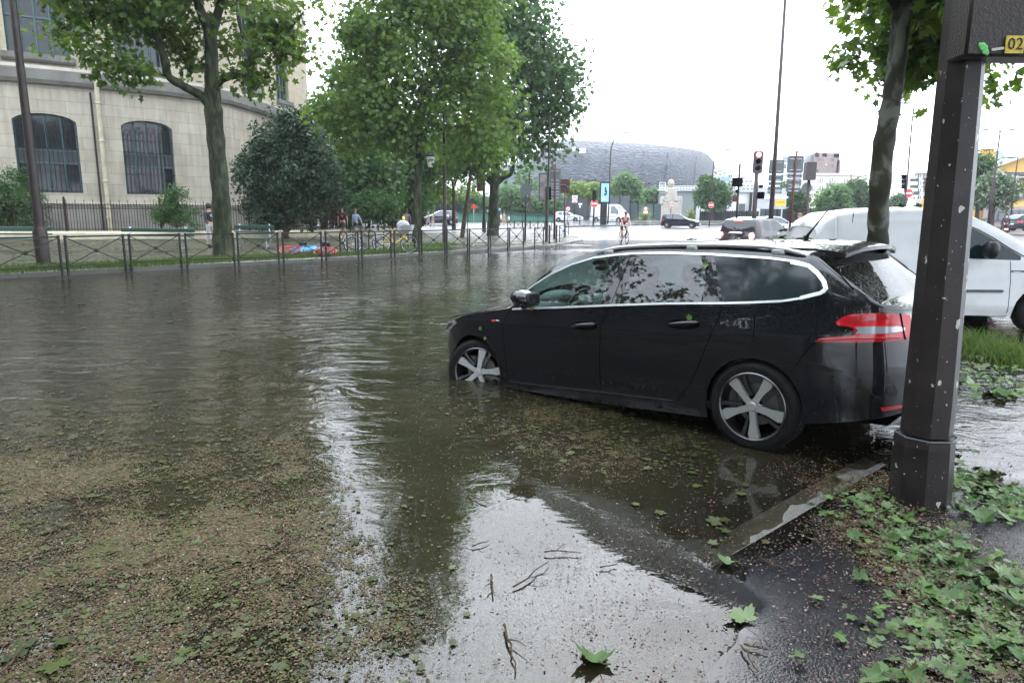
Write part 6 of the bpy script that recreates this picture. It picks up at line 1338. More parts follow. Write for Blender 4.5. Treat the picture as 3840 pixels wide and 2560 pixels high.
for (a, c_, d, e) in ((2957, 584, 3012, 649), (2955, 651, 3008, 668), (2952, 671, 3006, 697), (2950, 700, 3003, 720)): rectpx(r, a, c_, d, e, m='sign_back', dy=.07, r=.08)
r = postpx('traffic_light', 'traffic light seen from behind with a round sign back below it', 'traffic light', (3025, 805), (3034, 672), 31, .15, 'pole_paint')
rectpx(r, 3021, 608, 3053, 676, m='housing_dark', t=.3, rib=False, r=.03, name='signal_housing'); q = loc(r, 3025, 705); disc(r, (q.x, 0, q.z), .23, 'sign_back', 'sign_disc', -.02, .0)
r = postpx('signal_post', 'slim dark post with two camera-like signal boxes left of the red light', 'traffic light', (2763, 818), (2775, 615), 38, .13, 'black_metal')
rectpx(r, 2749, 667, 2781, 700, m='matte_black', t=.25, rib=False, r=.03); rectpx(r, 2747, 736, 2764, 757, m='redbrown_paint', t=.2, rib=False, r=.03); q = loc(r, 2762, 717); m = MB(); m.box((q.x, -.1, q.z), (.12, .28, .16), bev=.02); m.build('camera', 'matte_black', r)
r = thing('notice_board', 'large white notice board with an arrow top and a yellow poster behind the poles', 'sign', tuple(gp(2890, 60)))
a, c_ = loc(r, 2842, 705), loc(r, 2946, 784); m = MB(); m.box(((a.x+c_.x)/2, 0, (a.z+c_.z)/2), (c_.x-a.x, .08, a.z-c_.z)); m.box((a.x+.3, .03, c_.z/2), (.1, .1, c_.z)); m.box((c_.x-.3, .03, c_.z/2), (.1, .1, c_.z)); m.build('board', 'galv', r)
a, c_, e = loc(r, 2852, 734), loc(r, 2945, 746), loc(r, 2956, 740); m = MB(); m.prism([(a.x, a.z), (c_.x, a.z), (e.x, e.z), (c_.x, c_.z), (a.x, c_.z)][::-1], -.12, -.06); m.build('arrow_plate', 'white_paint', r)
a, c_ = loc(r, 2907, 750), loc(r, 2944, 773); m = MB(); m.box(((a.x+c_.x)/2, -.07, (a.z+c_.z)/2), (c_.x-a.x, .03, a.z-c_.z)); m.build('yellow_poster', 'poster_yellow', r) if mat('poster_yellow', (.75, .45, .05), .5) else 0
textobj('SORTIE', .22, 'redbrown_paint', r, 'lettering', FACE_NEGY, ((a.x+c_.x)/2, -.09, (a.z*.6+c_.z*.4)), .002)

def fg_post():
    base = G(3452, 1893, .04); Yb = base.y; r = thing('brown_post', 'big chipped dark brown octagonal street post in the right foreground', 'post', tuple(base))
    e = lambda u, v, dY=0: D(u, v, Yb+.12+dY)-base
    def ring(pu0, pu1, v, n=8):
        a, b2 = e(pu0, v), e(pu1, v); c = (a+b2)/2; R = (b2.x-a.x)/2/math.cos(PI/8); return c, R
    rows = [(3352, 3549, 1880), (3362, 3553, 1750), (3369, 3559, 1660), (3376, 3562, 1630), (3393, 3553, 1622), (3405, 3567, 1500), (3436, 3593, 1200), (3467, 3619, 900), (3503, 3649, 560), (3540, 3680, 200), (3567, 3703, -60), (3602, 3732, -400)]
    mb = MB(); rings = []
    lo, up_ = rows[:4], rows[4:]
    for nm_, rr in (('post_foot', lo), ('shaft', up_)):
        mb = MB(); k = 0; vs = []
        for a, b2, v in rr:
            c, R = ring(a, b2, v)
            if nm_ == 'post_foot' and v == 1880: c.z = -.25
            for j in range(8): t = PI/8+j*PI/4; vs.append((c.x+R*math.cos(t), c.y+R*math.sin(t), c.z))
        n = len(rr); fs = [(i*8+j, i*8+(j+1) % 8, i*8+8+(j+1) % 8, i*8+8+j) for i in range(n-1) for j in range(8)]+[tuple(range((n-1)*8, n*8))]
        mb.add(vs, fs).build(nm_, 'chipped_paint', r)
    c, R = ring(3378, 3566, 1628); m = MB(); m.tube([(c.x+R*1.02*math.cos(PI/8+j*PI/4), c.y+R*1.02*math.sin(PI/8+j*PI/4), c.z) for j in range(9)], .0045, 6, cap=False); m.build('collar', 'sign_back', r)
    d = lambda u, v: D(u, v, base.y-.068)-base
    a, b2 = d(3673, -200), d(3990, 212); m = MB(); w, h_ = b2.x-a.x, a.z-b2.z; cx, cz = (a.x+b2.x)/2, (a.z+b2.z)/2
    m.box((cx, .02, cz), (w, .16, h_), bev=.012); p = m.build('sign_box', 'brown_paint', r, smooth=40)
    d = lambda u, v: D(u, v, base.y-.068)-base
    q = d(3795, 168); k = MB(); k.box((q.x+.012, -.068, q.z), (.086, .006, .078)); k.build('number_sticker', 'yellow_sticker', p) if mat('yellow_sticker', (.50, .36, .03), .5, var=.25, vscale=40) else 0
    textobj('02', .075, 'black_metal', p, 'lettering', FACE_NEGY, (q.x+.014, -.073, q.z), .0008)
    q = d(3742, 184); k = MB(); k.box((q.x, -.067, q.z), (.055, .006, .012), mat=Matrix.Rotation(math.radians(-8), 3, 'Y')); k.build('white_sticker', 'chip_paint', p)
    q = d(3692, 182); rn = random.Random(4); k = MB()
    for i in range(26): k.ball((q.x+rn.gauss(0, .009), -.062, q.z+rn.gauss(0, .012)), (rn.uniform(.006, .013), .0035, rn.uniform(.006, .014)), 8, 4)
    k.build('spray_blotch', 'spray_green', p, smooth='all') if mat('spray_green', (.10, .42, .09), .5) else 0
    return r
m, nt = newmat('chipped_paint'); o = N(nt, 'ShaderNodeOutputMaterial'); bb_ = N(nt, 'ShaderNodeBsdfPrincipled'); L(nt, bb_, 0, o, 0); t = N(nt, 'ShaderNodeTexCoord')
mp = N(nt, 'ShaderNodeMapping'); mp.inputs['Scale'].default_value = (1, 1, .75); L(nt, t, 'Object', mp, 0)
n1 = N(nt, 'ShaderNodeTexNoise'); n1.inputs['Scale'].default_value = 17; n1.inputs['Detail'].default_value = 3; n1.inputs['Roughness'].default_value = .45; L(nt, mp, 0, n1, 'Vector'); r1 = ramp(nt, [(.685, (0, 0, 0)), (.70, (1, 1, 1))]); L(nt, n1, 'Fac', r1, 0)
sz = N(nt, 'ShaderNodeSeparateXYZ'); L(nt, t, 'Object', sz, 0)
n2 = N(nt, 'ShaderNodeTexNoise'); n2.inputs['Scale'].default_value = 60; n2.inputs['Detail'].default_value = 2; L(nt, mp, 0, n2, 'Vector'); r2 = ramp(nt, [(.72, (0, 0, 0)), (.74, (1, 1, 1))]); L(nt, n2, 'Fac', r2, 0)
ad = N(nt, 'ShaderNodeMath', operation='MAXIMUM'); L(nt, r1, 0, ad, 0); L(nt, r2, 0, ad, 1)
n3 = N(nt, 'ShaderNodeTexNoise'); n3.inputs['Scale'].default_value = 5; n3.inputs['Detail'].default_value = 7; L(nt, t, 'Object', n3, 'Vector'); r3 = ramp(nt, [(.3, (.011, .008, .008)), (.7, (.027, .021, .020))]); L(nt, n3, 'Fac', r3, 0)
mx = N(nt, 'ShaderNodeMixRGB'); L(nt, ad, 0, mx, 0); L(nt, r3, 0, mx, 1); mx.inputs[2].default_value = (.40, .38, .32, 1); L(nt, mx, 0, bb_, 'Base Color'); bb_.inputs['Roughness'].default_value = .36; bb_.inputs['Specular IOR Level'].default_value = .3
n4 = N(nt, 'ShaderNodeTexNoise'); n4.inputs['Scale'].default_value = 140; L(nt, t, 'Object', n4, 'Vector'); bp = N(nt, 'ShaderNodeBump'); bp.inputs['Strength'].default_value = .35; bp.inputs['Distance'].default_value = .004; L(nt, n4, 'Fac', bp, 'Height'); L(nt, bp, 0, bb_, 'Normal')
fg_post()

def bench(u0, u1, vt, label, Y):
    a, b2 = D(u0, vt, Y), D(u1, vt, Y); L_ = (b2-a).length; c = (a+b2)/2; c.z = PZ; r = thing('bench', label, 'bench', tuple(c), math.atan2(b2.y-a.y, b2.x-a.x), 'green park benches')
    h_ = L_/2; top = a.z-PZ
    m = MB(); m.box((0, 0, top-.06), (L_, .035, .14), bev=.01); m.box((0, -.03, top-.26), (L_, .03, .06), bev=.008); m.build('backrest', 'bench_green', r)
    m = MB(); [m.box((0, -.12-.13*k, .44), (L_, .11, .035), bev=.008) for k in range(4)]; m.build('seat', 'bench_green', r)
    for s in (-1, 1):
        x = s*(h_*.76); m = MB(); m.tube([(x, .1, 0), (x, .02, .35), (x, -.02, .5), (x, .03, top+.06)], .028, 8); m.tube([(x, -.5, 0), (x, -.42, .2), (x, -.5, .42), (x, 0, .42)], .025, 8); m.tube([(x, .1, 0), (x, -.1, .12), (x, -.35, .16), (x, -.5, 0)], .02, 6); m.build('iron_leg', 'galv', r, smooth='all')
bench(-160, 195, 849, 'dark green park bench behind the brown lamp post, at the left edge', 25.5); bench(453, 728, 856, 'dark green park bench left of the big mossy trunk', 26); bench(880, 1027, 845, 'dark green park bench right of the big mossy trunk', 28)
racks = [(1290, 955), (1347, 950), (1397, 948), (1452, 944), (1493, 940), (1543, 936)]
rl_ = ['bike rack hoop left of the grey bicycle, before the walking man', 'bike rack hoop at the saddle of the grey bicycle', 'bike rack hoop between the two parked bicycles', 'bike rack hoop at the yellow bicycle front wheel', 'empty bike rack hoop right of the yellow bicycle', 'last bike rack hoop beside the slim plane trunk']
for (u, v), lb in zip(racks, rl_):
    b = G(u, v, PZ); r = thing('bike_rack', lb, 'bike rack', tuple(b), math.radians(-12), 'steel hoop bike racks'); m = MB(); w = .085; h_ = .82
    m.tube([(-w*1.6, 0, -.1), (-w*1.6, 0, h_-.14)]+[(-w*1.6*math.cos(a), 0, h_-.14+w*1.6*math.sin(a)) for a in [PI*k/8 for k in range(1, 8)]]+[(w*1.6, 0, h_-.14), (w*1.6, 0, -.1)], .026, 8); m.build('hoop', 'black_metal', r, smooth='all')
def bicycle(name, label, base, rz, fm, tyre='rubber', rim='galv', basket=False, child=False, tiltx=0, fender=None, scale=1, cat='bicycle', spec=None):
    r = thing(name, label, cat, tuple(base), rz); R = .335
    if tiltx: r.rotation_euler = (tiltx, 0, rz)
    r.scale = (scale,)*3
    for x in (0, 1.06):
        m = MB(); m.tube([(x+R*math.cos(a), 0, R+R*math.sin(a)) for a in [2*PI*k/28 for k in range(29)]], .02, 6, cap=False); w = m.build('wheel', tyre, r, smooth='all')
        m = MB(); m.tube([(x+(R-.028)*math.cos(a), 0, R+(R-.028)*math.sin(a)) for a in [2*PI*k/28 for k in range(29)]], .013, 5, cap=False)
        for k in range(14): a = 2*PI*k/14; m.tube([(x, .01*(-1)**k, R), (x+(R-.03)*math.cos(a), 0, R+(R-.03)*math.sin(a))], .0022, 3, cap=False)
        m.tube([(x, -.05, R), (x, .05, R)], .02, 6); m.build('rim', rim, w)
    m = MB(); bb = (.43, 0, .29); st = (.31, 0, .78); ht = (.87, 0, .82); hb = (.91, 0, .64)
    for a, b2, q in ((bb, st, .018), (bb, hb, .022), ((.33, 0, .72), ht, .018), ((0, -.04, R), bb, .011), ((0, .04, R), bb, .011), ((0, -.04, R), (.32, 0, .70), .009), ((0, .04, R), (.32, 0, .70), .009), (ht, hb, .022), (hb, (1.0, -.05, .45), .014), ((1.0, -.05, .45), (1.06, -.05, R), .012), (hb, (1.0, .05, .45), .014), ((1.0, .05, .45), (1.06, .05, R), .012)): m.tube([a, b2], q, 8)
    m.build('frame', fm, r, smooth='all')
    m = MB(); m.tube([st, (.28, 0, .93)], .013, 6); m.ball((.26, 0, .95), (.14, .075, .035), 10, 6); m.build('saddle', 'black_plastic', r, smooth='all')
    m = MB(); m.tube([ht, (.86, 0, .98)], .014, 6); m.tube([(.74, -.30, 1.0), (.86, -.2, 1.03), (.88, 0, .99), (.86, .2, 1.03), (.74, .30, 1.0)], .013, 6); m.build('handlebar', 'galv', r, smooth='all')
    m = MB(); m.lathe([(.0001, -.03), (.09, -.03), (.09, -.02), (.0001, -.02)], 14, c=(.43, 0, .29), axis='Y'); m.tube([(.43, -.05, .29), (.5, -.07, .14), (.5, -.14, .14)], .01, 5); m.tube([(.43, .05, .29), (.36, .07, .44), (.36, .14, .44)], .01, 5); m.build('pedals', 'dark_metal', r)
    if fender:
        for x, a0, a1 in ((0, 20, 200), (1.06, -20, 150)): m = MB(); m.tube([(x+(R+.045)*math.cos(math.radians(a)), 0, R+(R+.045)*math.sin(math.radians(a))) for a in range(a0, a1, 15)], .016, 6); m.build('mudguard', fender, r, smooth='all')
    if basket:
        m = MB(); V_ = []
        for z, s in ((.78, .13), (.92, .17), (1.04, .19)): V_.append([(1.02+s*dx, s*1.1*dy, z) for dx, dy in ((-1, -1), (1, -1), (1, 1), (-1, 1))])
        for i in range(2):
            for k in range(4): m.add([V_[i][k], V_[i][(k+1) % 4], V_[i+1][(k+1) % 4], V_[i+1][k]], [(0, 1, 2, 3)])
        m.add(V_[0], [(0, 1, 2, 3)]); m.build('basket', 'galv', r)
    return r
b = G(1318, 949, PZ); bb0 = bicycle('bicycle', 'grey bicycle with pale wheel rims and mudguards parked at the hoop racks', (b.x+.05, b.y+.1, PZ), math.radians(22), 'galv', 'rubber', 'white_paint', fender='galv')
b2 = bicycle('bicycle', 'yellow bicycle with a pale front basket bag standing behind the grey one', (b.x+1.05, b.y+.55, PZ), math.radians(-8), 'yellow', basket=True)
m = MB(); m.ball((.83, 0, 1.02), (.26, .14, .20), 12, 8); m.box((.83, 0, .86), (.42, .22, .3), bev=.06); m.build('saddle_bag', 'cloth_grey', b2, smooth='all'); m = MB(); m.ball((.84, .05, 1.28), (.06, .06, .08), 8, 6); m.tube([(.84, .05, 1.2), (.84, .02, 1.0)], .02, 6); m.build('yellow_bottle', 'yellow', b2, smooth='all')
b = G(1160, 965, PZ); fb = bicycle('fallen_bicycle', 'red and blue shared bike lying on its side in the grass', (b.x-.75, b.y, PZ+.10), math.radians(-4), 'blue_bike', rim='red', tiltx=math.radians(-78), fender='red', cat='bicycle', scale=1.08) if mat('blue_bike', (.04, .22, .50), .35) else 0
fb.rotation_euler = (math.radians(-72), math.radians(2), math.radians(2))
m = MB(); m.box((.55, 0, .50), (.55, .10, .14), mat=Matrix.Rotation(math.radians(-24), 3, 'Y'), bev=.04); m.build('frame_casing', 'blue_bike', fb, smooth=45); m = MB(); m.box((.98, 0, .93), (.28, .24, .2), bev=.03); m.build('basket', 'black_plastic', fb)
for o in [c_ for c_ in fb.children if c_.name.startswith('mudguard')]: pass
def place(root, pos, rz): root.location = pos; root.rotation_euler = (0, 0, rz); return root
def small_car(name, label, paint, pos, rz, kind='hatch', plate=None, lit=False, group=None, glass='glass_window', body2=None):
    r = thing(name, label, 'car' if kind != 'van' else 'van', tuple(pos), rz, group)
    if kind == 'hatch':
        out = [(3.30, 0), (3.27, .3), (3.18, .6), (3.0, .77), (2.7, .84), (2.0, .865), (0, .865), (-.4, .84), (-.62, .72), (-.70, .4), (-.72, 0)]
        ar = [(2.52, .30, .34), (0, .30, .34)]; belt = [(-.72, .90), (-.3, .95), (.5, .93), (1.9, .88), (2.3, .84), (2.9, .72), (3.3, .62)]
        wt = [(-.72, .91), (-.62, 1.05), (-.45, 1.28), (-.2, 1.36), (.7, 1.41), (1.2, 1.36), (1.6, 1.16), (2.0, .93), (2.1, .88), (3.3, .62)]; cen = [(-.72, .93), (-.6, 1.10), (-.42, 1.36), (-.2, 1.43), (.6, 1.47), (1.1, 1.43), (1.5, 1.28), (2.05, .99), (2.3, .94), (2.9, .82), (3.15, .74), (3.3, .63)]; W_ = (1.80, -.1); ws = (1.15, 2.08); rw = (-.66, -.40); zl = (.68, .82); hr = .30
    elif kind == 'mini':
        out = [(3.05, 0), (3.02, .35), (2.92, .62), (2.75, .77), (2.4, .84), (1.6, .865), (0, .865), (-.35, .84), (-.56, .74), (-.64, .4), (-.66, 0)]
        ar = [(2.48, .30, .35), (0, .30, .35)]; belt = [(-.66, .92), (0, .93), (1.6, .90), (2.0, .88), (2.6, .82), (3.05, .66)]
        wt = [(-.66, .93), (-.58, 1.0), (-.42, 1.28), (-.1, 1.31), (.8, 1.34), (1.1, 1.30), (1.5, 1.08), (1.72, .92), (2, .88), (3.05, .66)]; cen = [(-.66, .94), (-.58, 1.02), (-.40, 1.34), (-.1, 1.39), (.8, 1.41), (1.15, 1.36), (1.5, 1.16), (1.82, .98), (2.2, .95), (2.7, .88), (3.05, .68)]; W_ = (1.66, .0); ws = (1.12, 1.80); rw = (-.64, -.40); zl = (.66, .84); hr = .30
    elif kind == 'mpv':
        out = [(3.45, 0), (3.42, .3), (3.3, .6), (3.1, .79), (2.7, .88), (0, .9), (-.5, .87), (-.78, .72), (-.84, 0)]
        ar = [(2.7, .32, .36), (0, .32, .36)]; belt = [(-.84, .98), (.5, .98), (2.0, .95), (2.5, .9), (3.1, .76), (3.45, .64)]
        wt = [(-.84, .99), (-.7, 1.3), (-.4, 1.50), (.8, 1.54), (1.2, 1.50), (1.8, 1.2), (2.3, .97), (2.5, .91), (3.45, .64)]; cen = [(-.84, 1.0), (-.68, 1.40), (-.4, 1.58), (.8, 1.62), (1.2, 1.58), (1.7, 1.36), (2.3, 1.04), (2.6, .98), (3.1, .86), (3.45, .66)]; W_ = (2.1, -.5); ws = (1.3, 2.3); rw = (-.8, -.55); zl = (.68, .84); hr = .32
    else:   # panel van
        out = [(4.45, 0), (4.42, .45), (4.30, .75), (4.1, .90), (3.6, .97), (0, .98), (-.9, .98), (-1.0, .9), (-1.02, 0)]
        ar = [(3.6, .34, .40), (0, .34, .40)]; belt = [(-1.02, 1.2), (3.0, 1.2), (3.6, 1.15), (4.1, 1.05), (4.45, .80)]
        wt = [(-1.02, 2.15), (-.9, 2.28), (2.7, 2.28), (3.0, 2.05), (3.6, 1.50), (4.0, 1.10), (4.45, .82)]; cen = [(-1.02, 2.2), (-.9, 2.42), (2.6, 2.44), (2.9, 2.3), (3.2, 1.95), (3.75, 1.32), (4.1, 1.15), (4.35, 1.0), (4.45, .84)]; W_ = (3.55, 2.3); ws = (2.95, 3.75); rw = (9, 9); zl = (.75, .98); hr = .34
    ins = [(0, .08), (.25, .02), (.5, 0), (.7, 0), (.85, .02), (1.0, .04)]
    S = CarShape(out, .20, ar, belt, wt, cen, tumble=.32 if kind != 'van' else .10, inset=ins, nose=(.6, .45), step=.09)
    def gl(x, q, z, i, sg):
        if 0 <= q < 5 and W_[1] < x < W_[0] and interp(x, wt)-interp(x, belt) > .10 and not (.52 < x < .60 and kind != 'van'): return ('side_window', glass, sg, x > .56)
        if q >= 6 and ws[0] < x < ws[1]: return ('windscreen', glass)
        if q >= 6 and rw[0] < x < rw[1]: return ('rear_window', glass)
    S.body(paint, 9, 8, gl, r)
    xw, xr = ar[0][0], 0
    for sg in (1, -1):
        for x in (xw, xr): wheel_parts(r, x, sg*(S.out_y(x)-.11), hr, r=hr, rim=hr*.66, sgn=sg, simple=True)
        xf = max(p[0] for p in out); m = MB()
        P = [p for p in S.O if p[1] > .38*S.out_y(1) and p[0] > xw][:]
        def lamp(cond, z0, z1, nm_, mt, off=.012):
            Q = [(i, p) for i, p in enumerate(S.O) if cond(p)]
            if len(Q) < 2: return
            m = MB(); vs = []
            for i, p in Q:
                a = S.G[i]; 
                for z in (z0, z1):
                    c_ = min(a[:S.rows+1], key=lambda v: abs(v.z-z)); k = [v for v in a[:S.rows+1]]
                    lo = max([v for v in k if v.z <= z] or [k[0]], key=lambda v: v.z); hi = min([v for v in k if v.z >= z] or [k[-1]], key=lambda v: v.z); t = (z-lo.z)/(hi.z-lo.z) if hi.z > lo.z else 0; v = lo.lerp(hi, max(0, min(1, t)))
                    nrm = Vector((v.x-1.3 if abs(v.x-1.3) > 1.2 else 0, v.y*.8, 0)).normalized(); vs.append((v.x+nrm.x*off, sg*(v.y+nrm.y*off), v.z))
            m.add(vs, [(2*k, 2*k+1, 2*k+3, 2*k+2) for k in range(len(Q)-1)]); m.build(nm_, mt, r)
        y0 = .5 if kind != 'mini' else .48
        lamp(lambda p: p[0] > xw+.15 and y0 < p[1] < .82, zl[0]-.06, zl[1]-.06, 'headlamp', 'emit_white' if lit and kind in ('mpv', 'hatch') else 'lamp_clear')
        if kind == 'mini':
            c_ = Vector((-.605, sg*.66, .74)); t = Matrix.Rotation(sg*math.radians(-28), 3, 'Z')
            for rr, mt, nm_, dx in ((.125, 'chrome', 'tail_lamp_ring', .0), (.105, 'emit_red', 'tail_lamp', .012), (.055, 'emit_amber', 'lamp_core', .02)):
                m = MB(); m.lathe([(.0001, -dx-.03), (rr, -dx-.03), (rr, .06)], 20, axis='X', mat=t@Matrix.Scale(1, 3)); m.v = [(v[0], v[1]*.82, v[2]*1.15) for v in m.v]; o = m.build(nm_, mt, r); o.location = c_
        else: lamp(lambda p: p[0] < -.35 and p[1] > .55, .72, .90, 'tail_lamp', 'lamp_red')
        m = MB(); m.ball((ws[1]-.38, sg*(S.out_y(ws[1]-.3)+.06), interp(ws[1]-.3, belt)+.07), (.07, .10, .07), 10, 6); m.build('mirror', 'black_plastic', r, smooth='all')
        m = MB(); m.tube([(.9, sg*(S.side_y(.9, .8)+.012), .82), (1.05, sg*(S.side_y(1.0, .8)+.012), .82)], .015, 6); m.build('door_handle', 'chrome' if kind == 'mini' else 'black_plastic', r)
        if kind == 'mini': S.strip([(.62, .90), (.60, .6), (.55, .3)], .012, .002, sg, .003).build('panel_gap', 'matte_black', r); S.strip([(1.72, .88), (1.80, .7), (1.80, .3)], .012, .002, sg, .003).build('panel_gap', 'matte_black', r)
    for x, z in ((max(p[0] for p in out)+.005, .42), (min(p[0] for p in out)-.005, .60 if kind != 'mini' else .52)):
        m = MB(); m.box((x, 0, z), (.03, .52, .11)); m.build('number_plate', 'white_paint', r)
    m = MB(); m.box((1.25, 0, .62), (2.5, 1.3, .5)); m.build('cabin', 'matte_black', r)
    return r, S
def heading(a, b): return math.atan2(b.y-a.y, b.x-a.x)
Ym = 26.3; pl_, pr_ = D(2612, 930, Ym), D(2822, 930, Ym-.9); 
mp_ = D(2790, 900, Ym+.6); r, S = small_car('small_hatchback', 'small dark retro hatchback with silver roof and round lit tail lamps waiting at the light', 'paint_aubergine', (mp_.x, mp_.y, .10), math.radians(41), 'mini', glass='glass_window')
m = MB(); n = len(S.O); 
vs = []; ids = [i for i in range(n) if -.40 < S.G[i][-1].x < 1.12]; R0 = S.rows+6
for sg in (1, -1):
    o_ = len(m.v); rows_ = list(range(R0, S.R))
    for i in ids:
        for q in rows_: v = S.G[i][q]; m.v.append((v.x, sg*v.y, v.z+.012))
    k = len(rows_)
    for a in range(len(ids)-1):
        for b in range(k-1): q4 = (o_+a*k+b, o_+(a+1)*k+b, o_+(a+1)*k+b+1, o_+a*k+b+1); m.f.append(q4 if sg > 0 else q4[::-1]); m.m.append(0)
m.build('roof', 'paint_silver', r, smooth='all')
m = MB(); m.box((-.52, 0, 1.325), (.03, .34, .03)); m.build('brake_lamp', 'emit_red', r)
m = MB(); m.tube([(-.65, -.28, .84), (-.69, -.2, .85), (-.69, .2, .85), (-.65, .28, .84)], .035, 8); m.build('tailgate_handle', 'chrome', r, smooth='all')
pl2 = [c_ for c_ in r.children if c_.name.startswith('number_plate')][-1]; o = textobj('EP 455', .11, 'matte_black', r, 'lettering', Matrix(((0, 0, -1), (-1, 0, 0), (0, 1, 0))), (-.685, -.03, .52), .002)
m = MB(); m.box((-.685, .24, .52), (.008, .045, .1)); m.build('plate_band', 'blue', r)
m = MB(); m.tube([(-.52, .3, 1.06), (-.60, .05, 1.04)], .012, 5); m.build('rear_wiper', 'black_plastic', r)
def gcar(u, Y, z=0): return gp(u, Y, z)
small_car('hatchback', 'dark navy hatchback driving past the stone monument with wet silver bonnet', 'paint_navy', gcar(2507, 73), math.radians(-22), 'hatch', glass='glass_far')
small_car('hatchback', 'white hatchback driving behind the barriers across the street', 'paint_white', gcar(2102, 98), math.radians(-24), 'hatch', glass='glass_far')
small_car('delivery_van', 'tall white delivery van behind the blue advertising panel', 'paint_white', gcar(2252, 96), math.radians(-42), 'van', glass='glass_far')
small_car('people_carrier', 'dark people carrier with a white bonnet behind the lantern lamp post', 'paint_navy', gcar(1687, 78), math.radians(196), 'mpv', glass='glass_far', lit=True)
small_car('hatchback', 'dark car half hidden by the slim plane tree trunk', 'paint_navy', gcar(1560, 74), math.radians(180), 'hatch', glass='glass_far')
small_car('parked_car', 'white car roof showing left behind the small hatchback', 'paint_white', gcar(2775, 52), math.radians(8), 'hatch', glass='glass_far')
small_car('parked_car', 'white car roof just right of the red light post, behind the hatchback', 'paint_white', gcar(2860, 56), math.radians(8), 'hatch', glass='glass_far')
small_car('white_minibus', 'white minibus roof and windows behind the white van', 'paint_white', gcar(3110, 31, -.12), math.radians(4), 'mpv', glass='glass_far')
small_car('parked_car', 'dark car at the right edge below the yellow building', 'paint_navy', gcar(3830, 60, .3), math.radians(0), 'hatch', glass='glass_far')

YAWV = math.radians(-7.5); side0 = G(3700, 1200, .14)
fv = Vector((math.cos(YAWV), math.sin(YAWV), 0)); nv = Vector((fv.y, -fv.x, 0))      # nv points to the viewer
vo = side0-fv*1.86-nv*.88; vo.z = -.04
van = thing('white_van', 'white delivery van with grey rub strip parked behind the brown post', 'van', tuple(vo), YAWV)
def vinv(u, v, y=.88):
    d = _ray(u, v); o2 = EYE-vo; dn = d.dot(nv); t = (y-o2.dot(nv))/dn; q = o2+d*t; return (q.dot(fv), q.z)
bnd = [vinv(2986, 891), vinv(3210, 791), vinv(3479, 776), vinv(3784, 1190), vinv(3454, 850), vinv(3766, 1090)]
print('van', [tuple(round(x, 2) for x in b) for b in bnd])
xr = vinv(3052, 900, .8)[0]
out = [(3.55, 0), (3.52, .3), (3.42, .6), (3.2, .8), (2.9, .87), (2.4, .89), (0, .89), (xr+.25, .885), (xr+.06, .86), (xr, .74), (xr-.02, 0)]
XF = vinv(3900, 1180)[0]; XF = min(max(XF, 2.45), 2.75)
belt = [(xr, 1.06), (1.0, 1.06), (2.0, 1.03), (2.55, 1.0), (2.9, .93), (3.3, .80), (3.55, .66)]
wt = [(xr, 1.30), (xr+.10, 1.48), (xr+.3, 1.60), (xr+.8, 1.655), (.9, 1.675), (1.30, 1.655), (1.7, 1.53), (2.1, 1.32), (2.45, 1.10), (2.6, 1.01), (2.9, .935), (3.55, .67)]
cen = [(xr, 1.40), (xr+.08, 1.56), (xr+.3, 1.68), (xr+.8, 1.745), (.9, 1.77), (1.3, 1.745), (1.6, 1.66), (2.0, 1.46), (2.5, 1.17), (2.75, 1.08), (3.1, 1.0), (3.4, .86), (3.55, .68)]
VS = CarShape(out, .24, [(XF, .31, .365), (xr+.62, .31, .365)], belt, wt, cen, tumble=.20, inset=[(0, .06), (.28, .03), (.34, .0), (.8, 0), (1.06, .012)], nose=(.62, .4), step=.06, crown=5)
def vgl(x, q, z, i, sg):
    if q >= 6 and 1.42 < x < 2.55: return ('windscreen', 'glass_clear')
VS.body('paint_white', 14, 10, vgl, van)
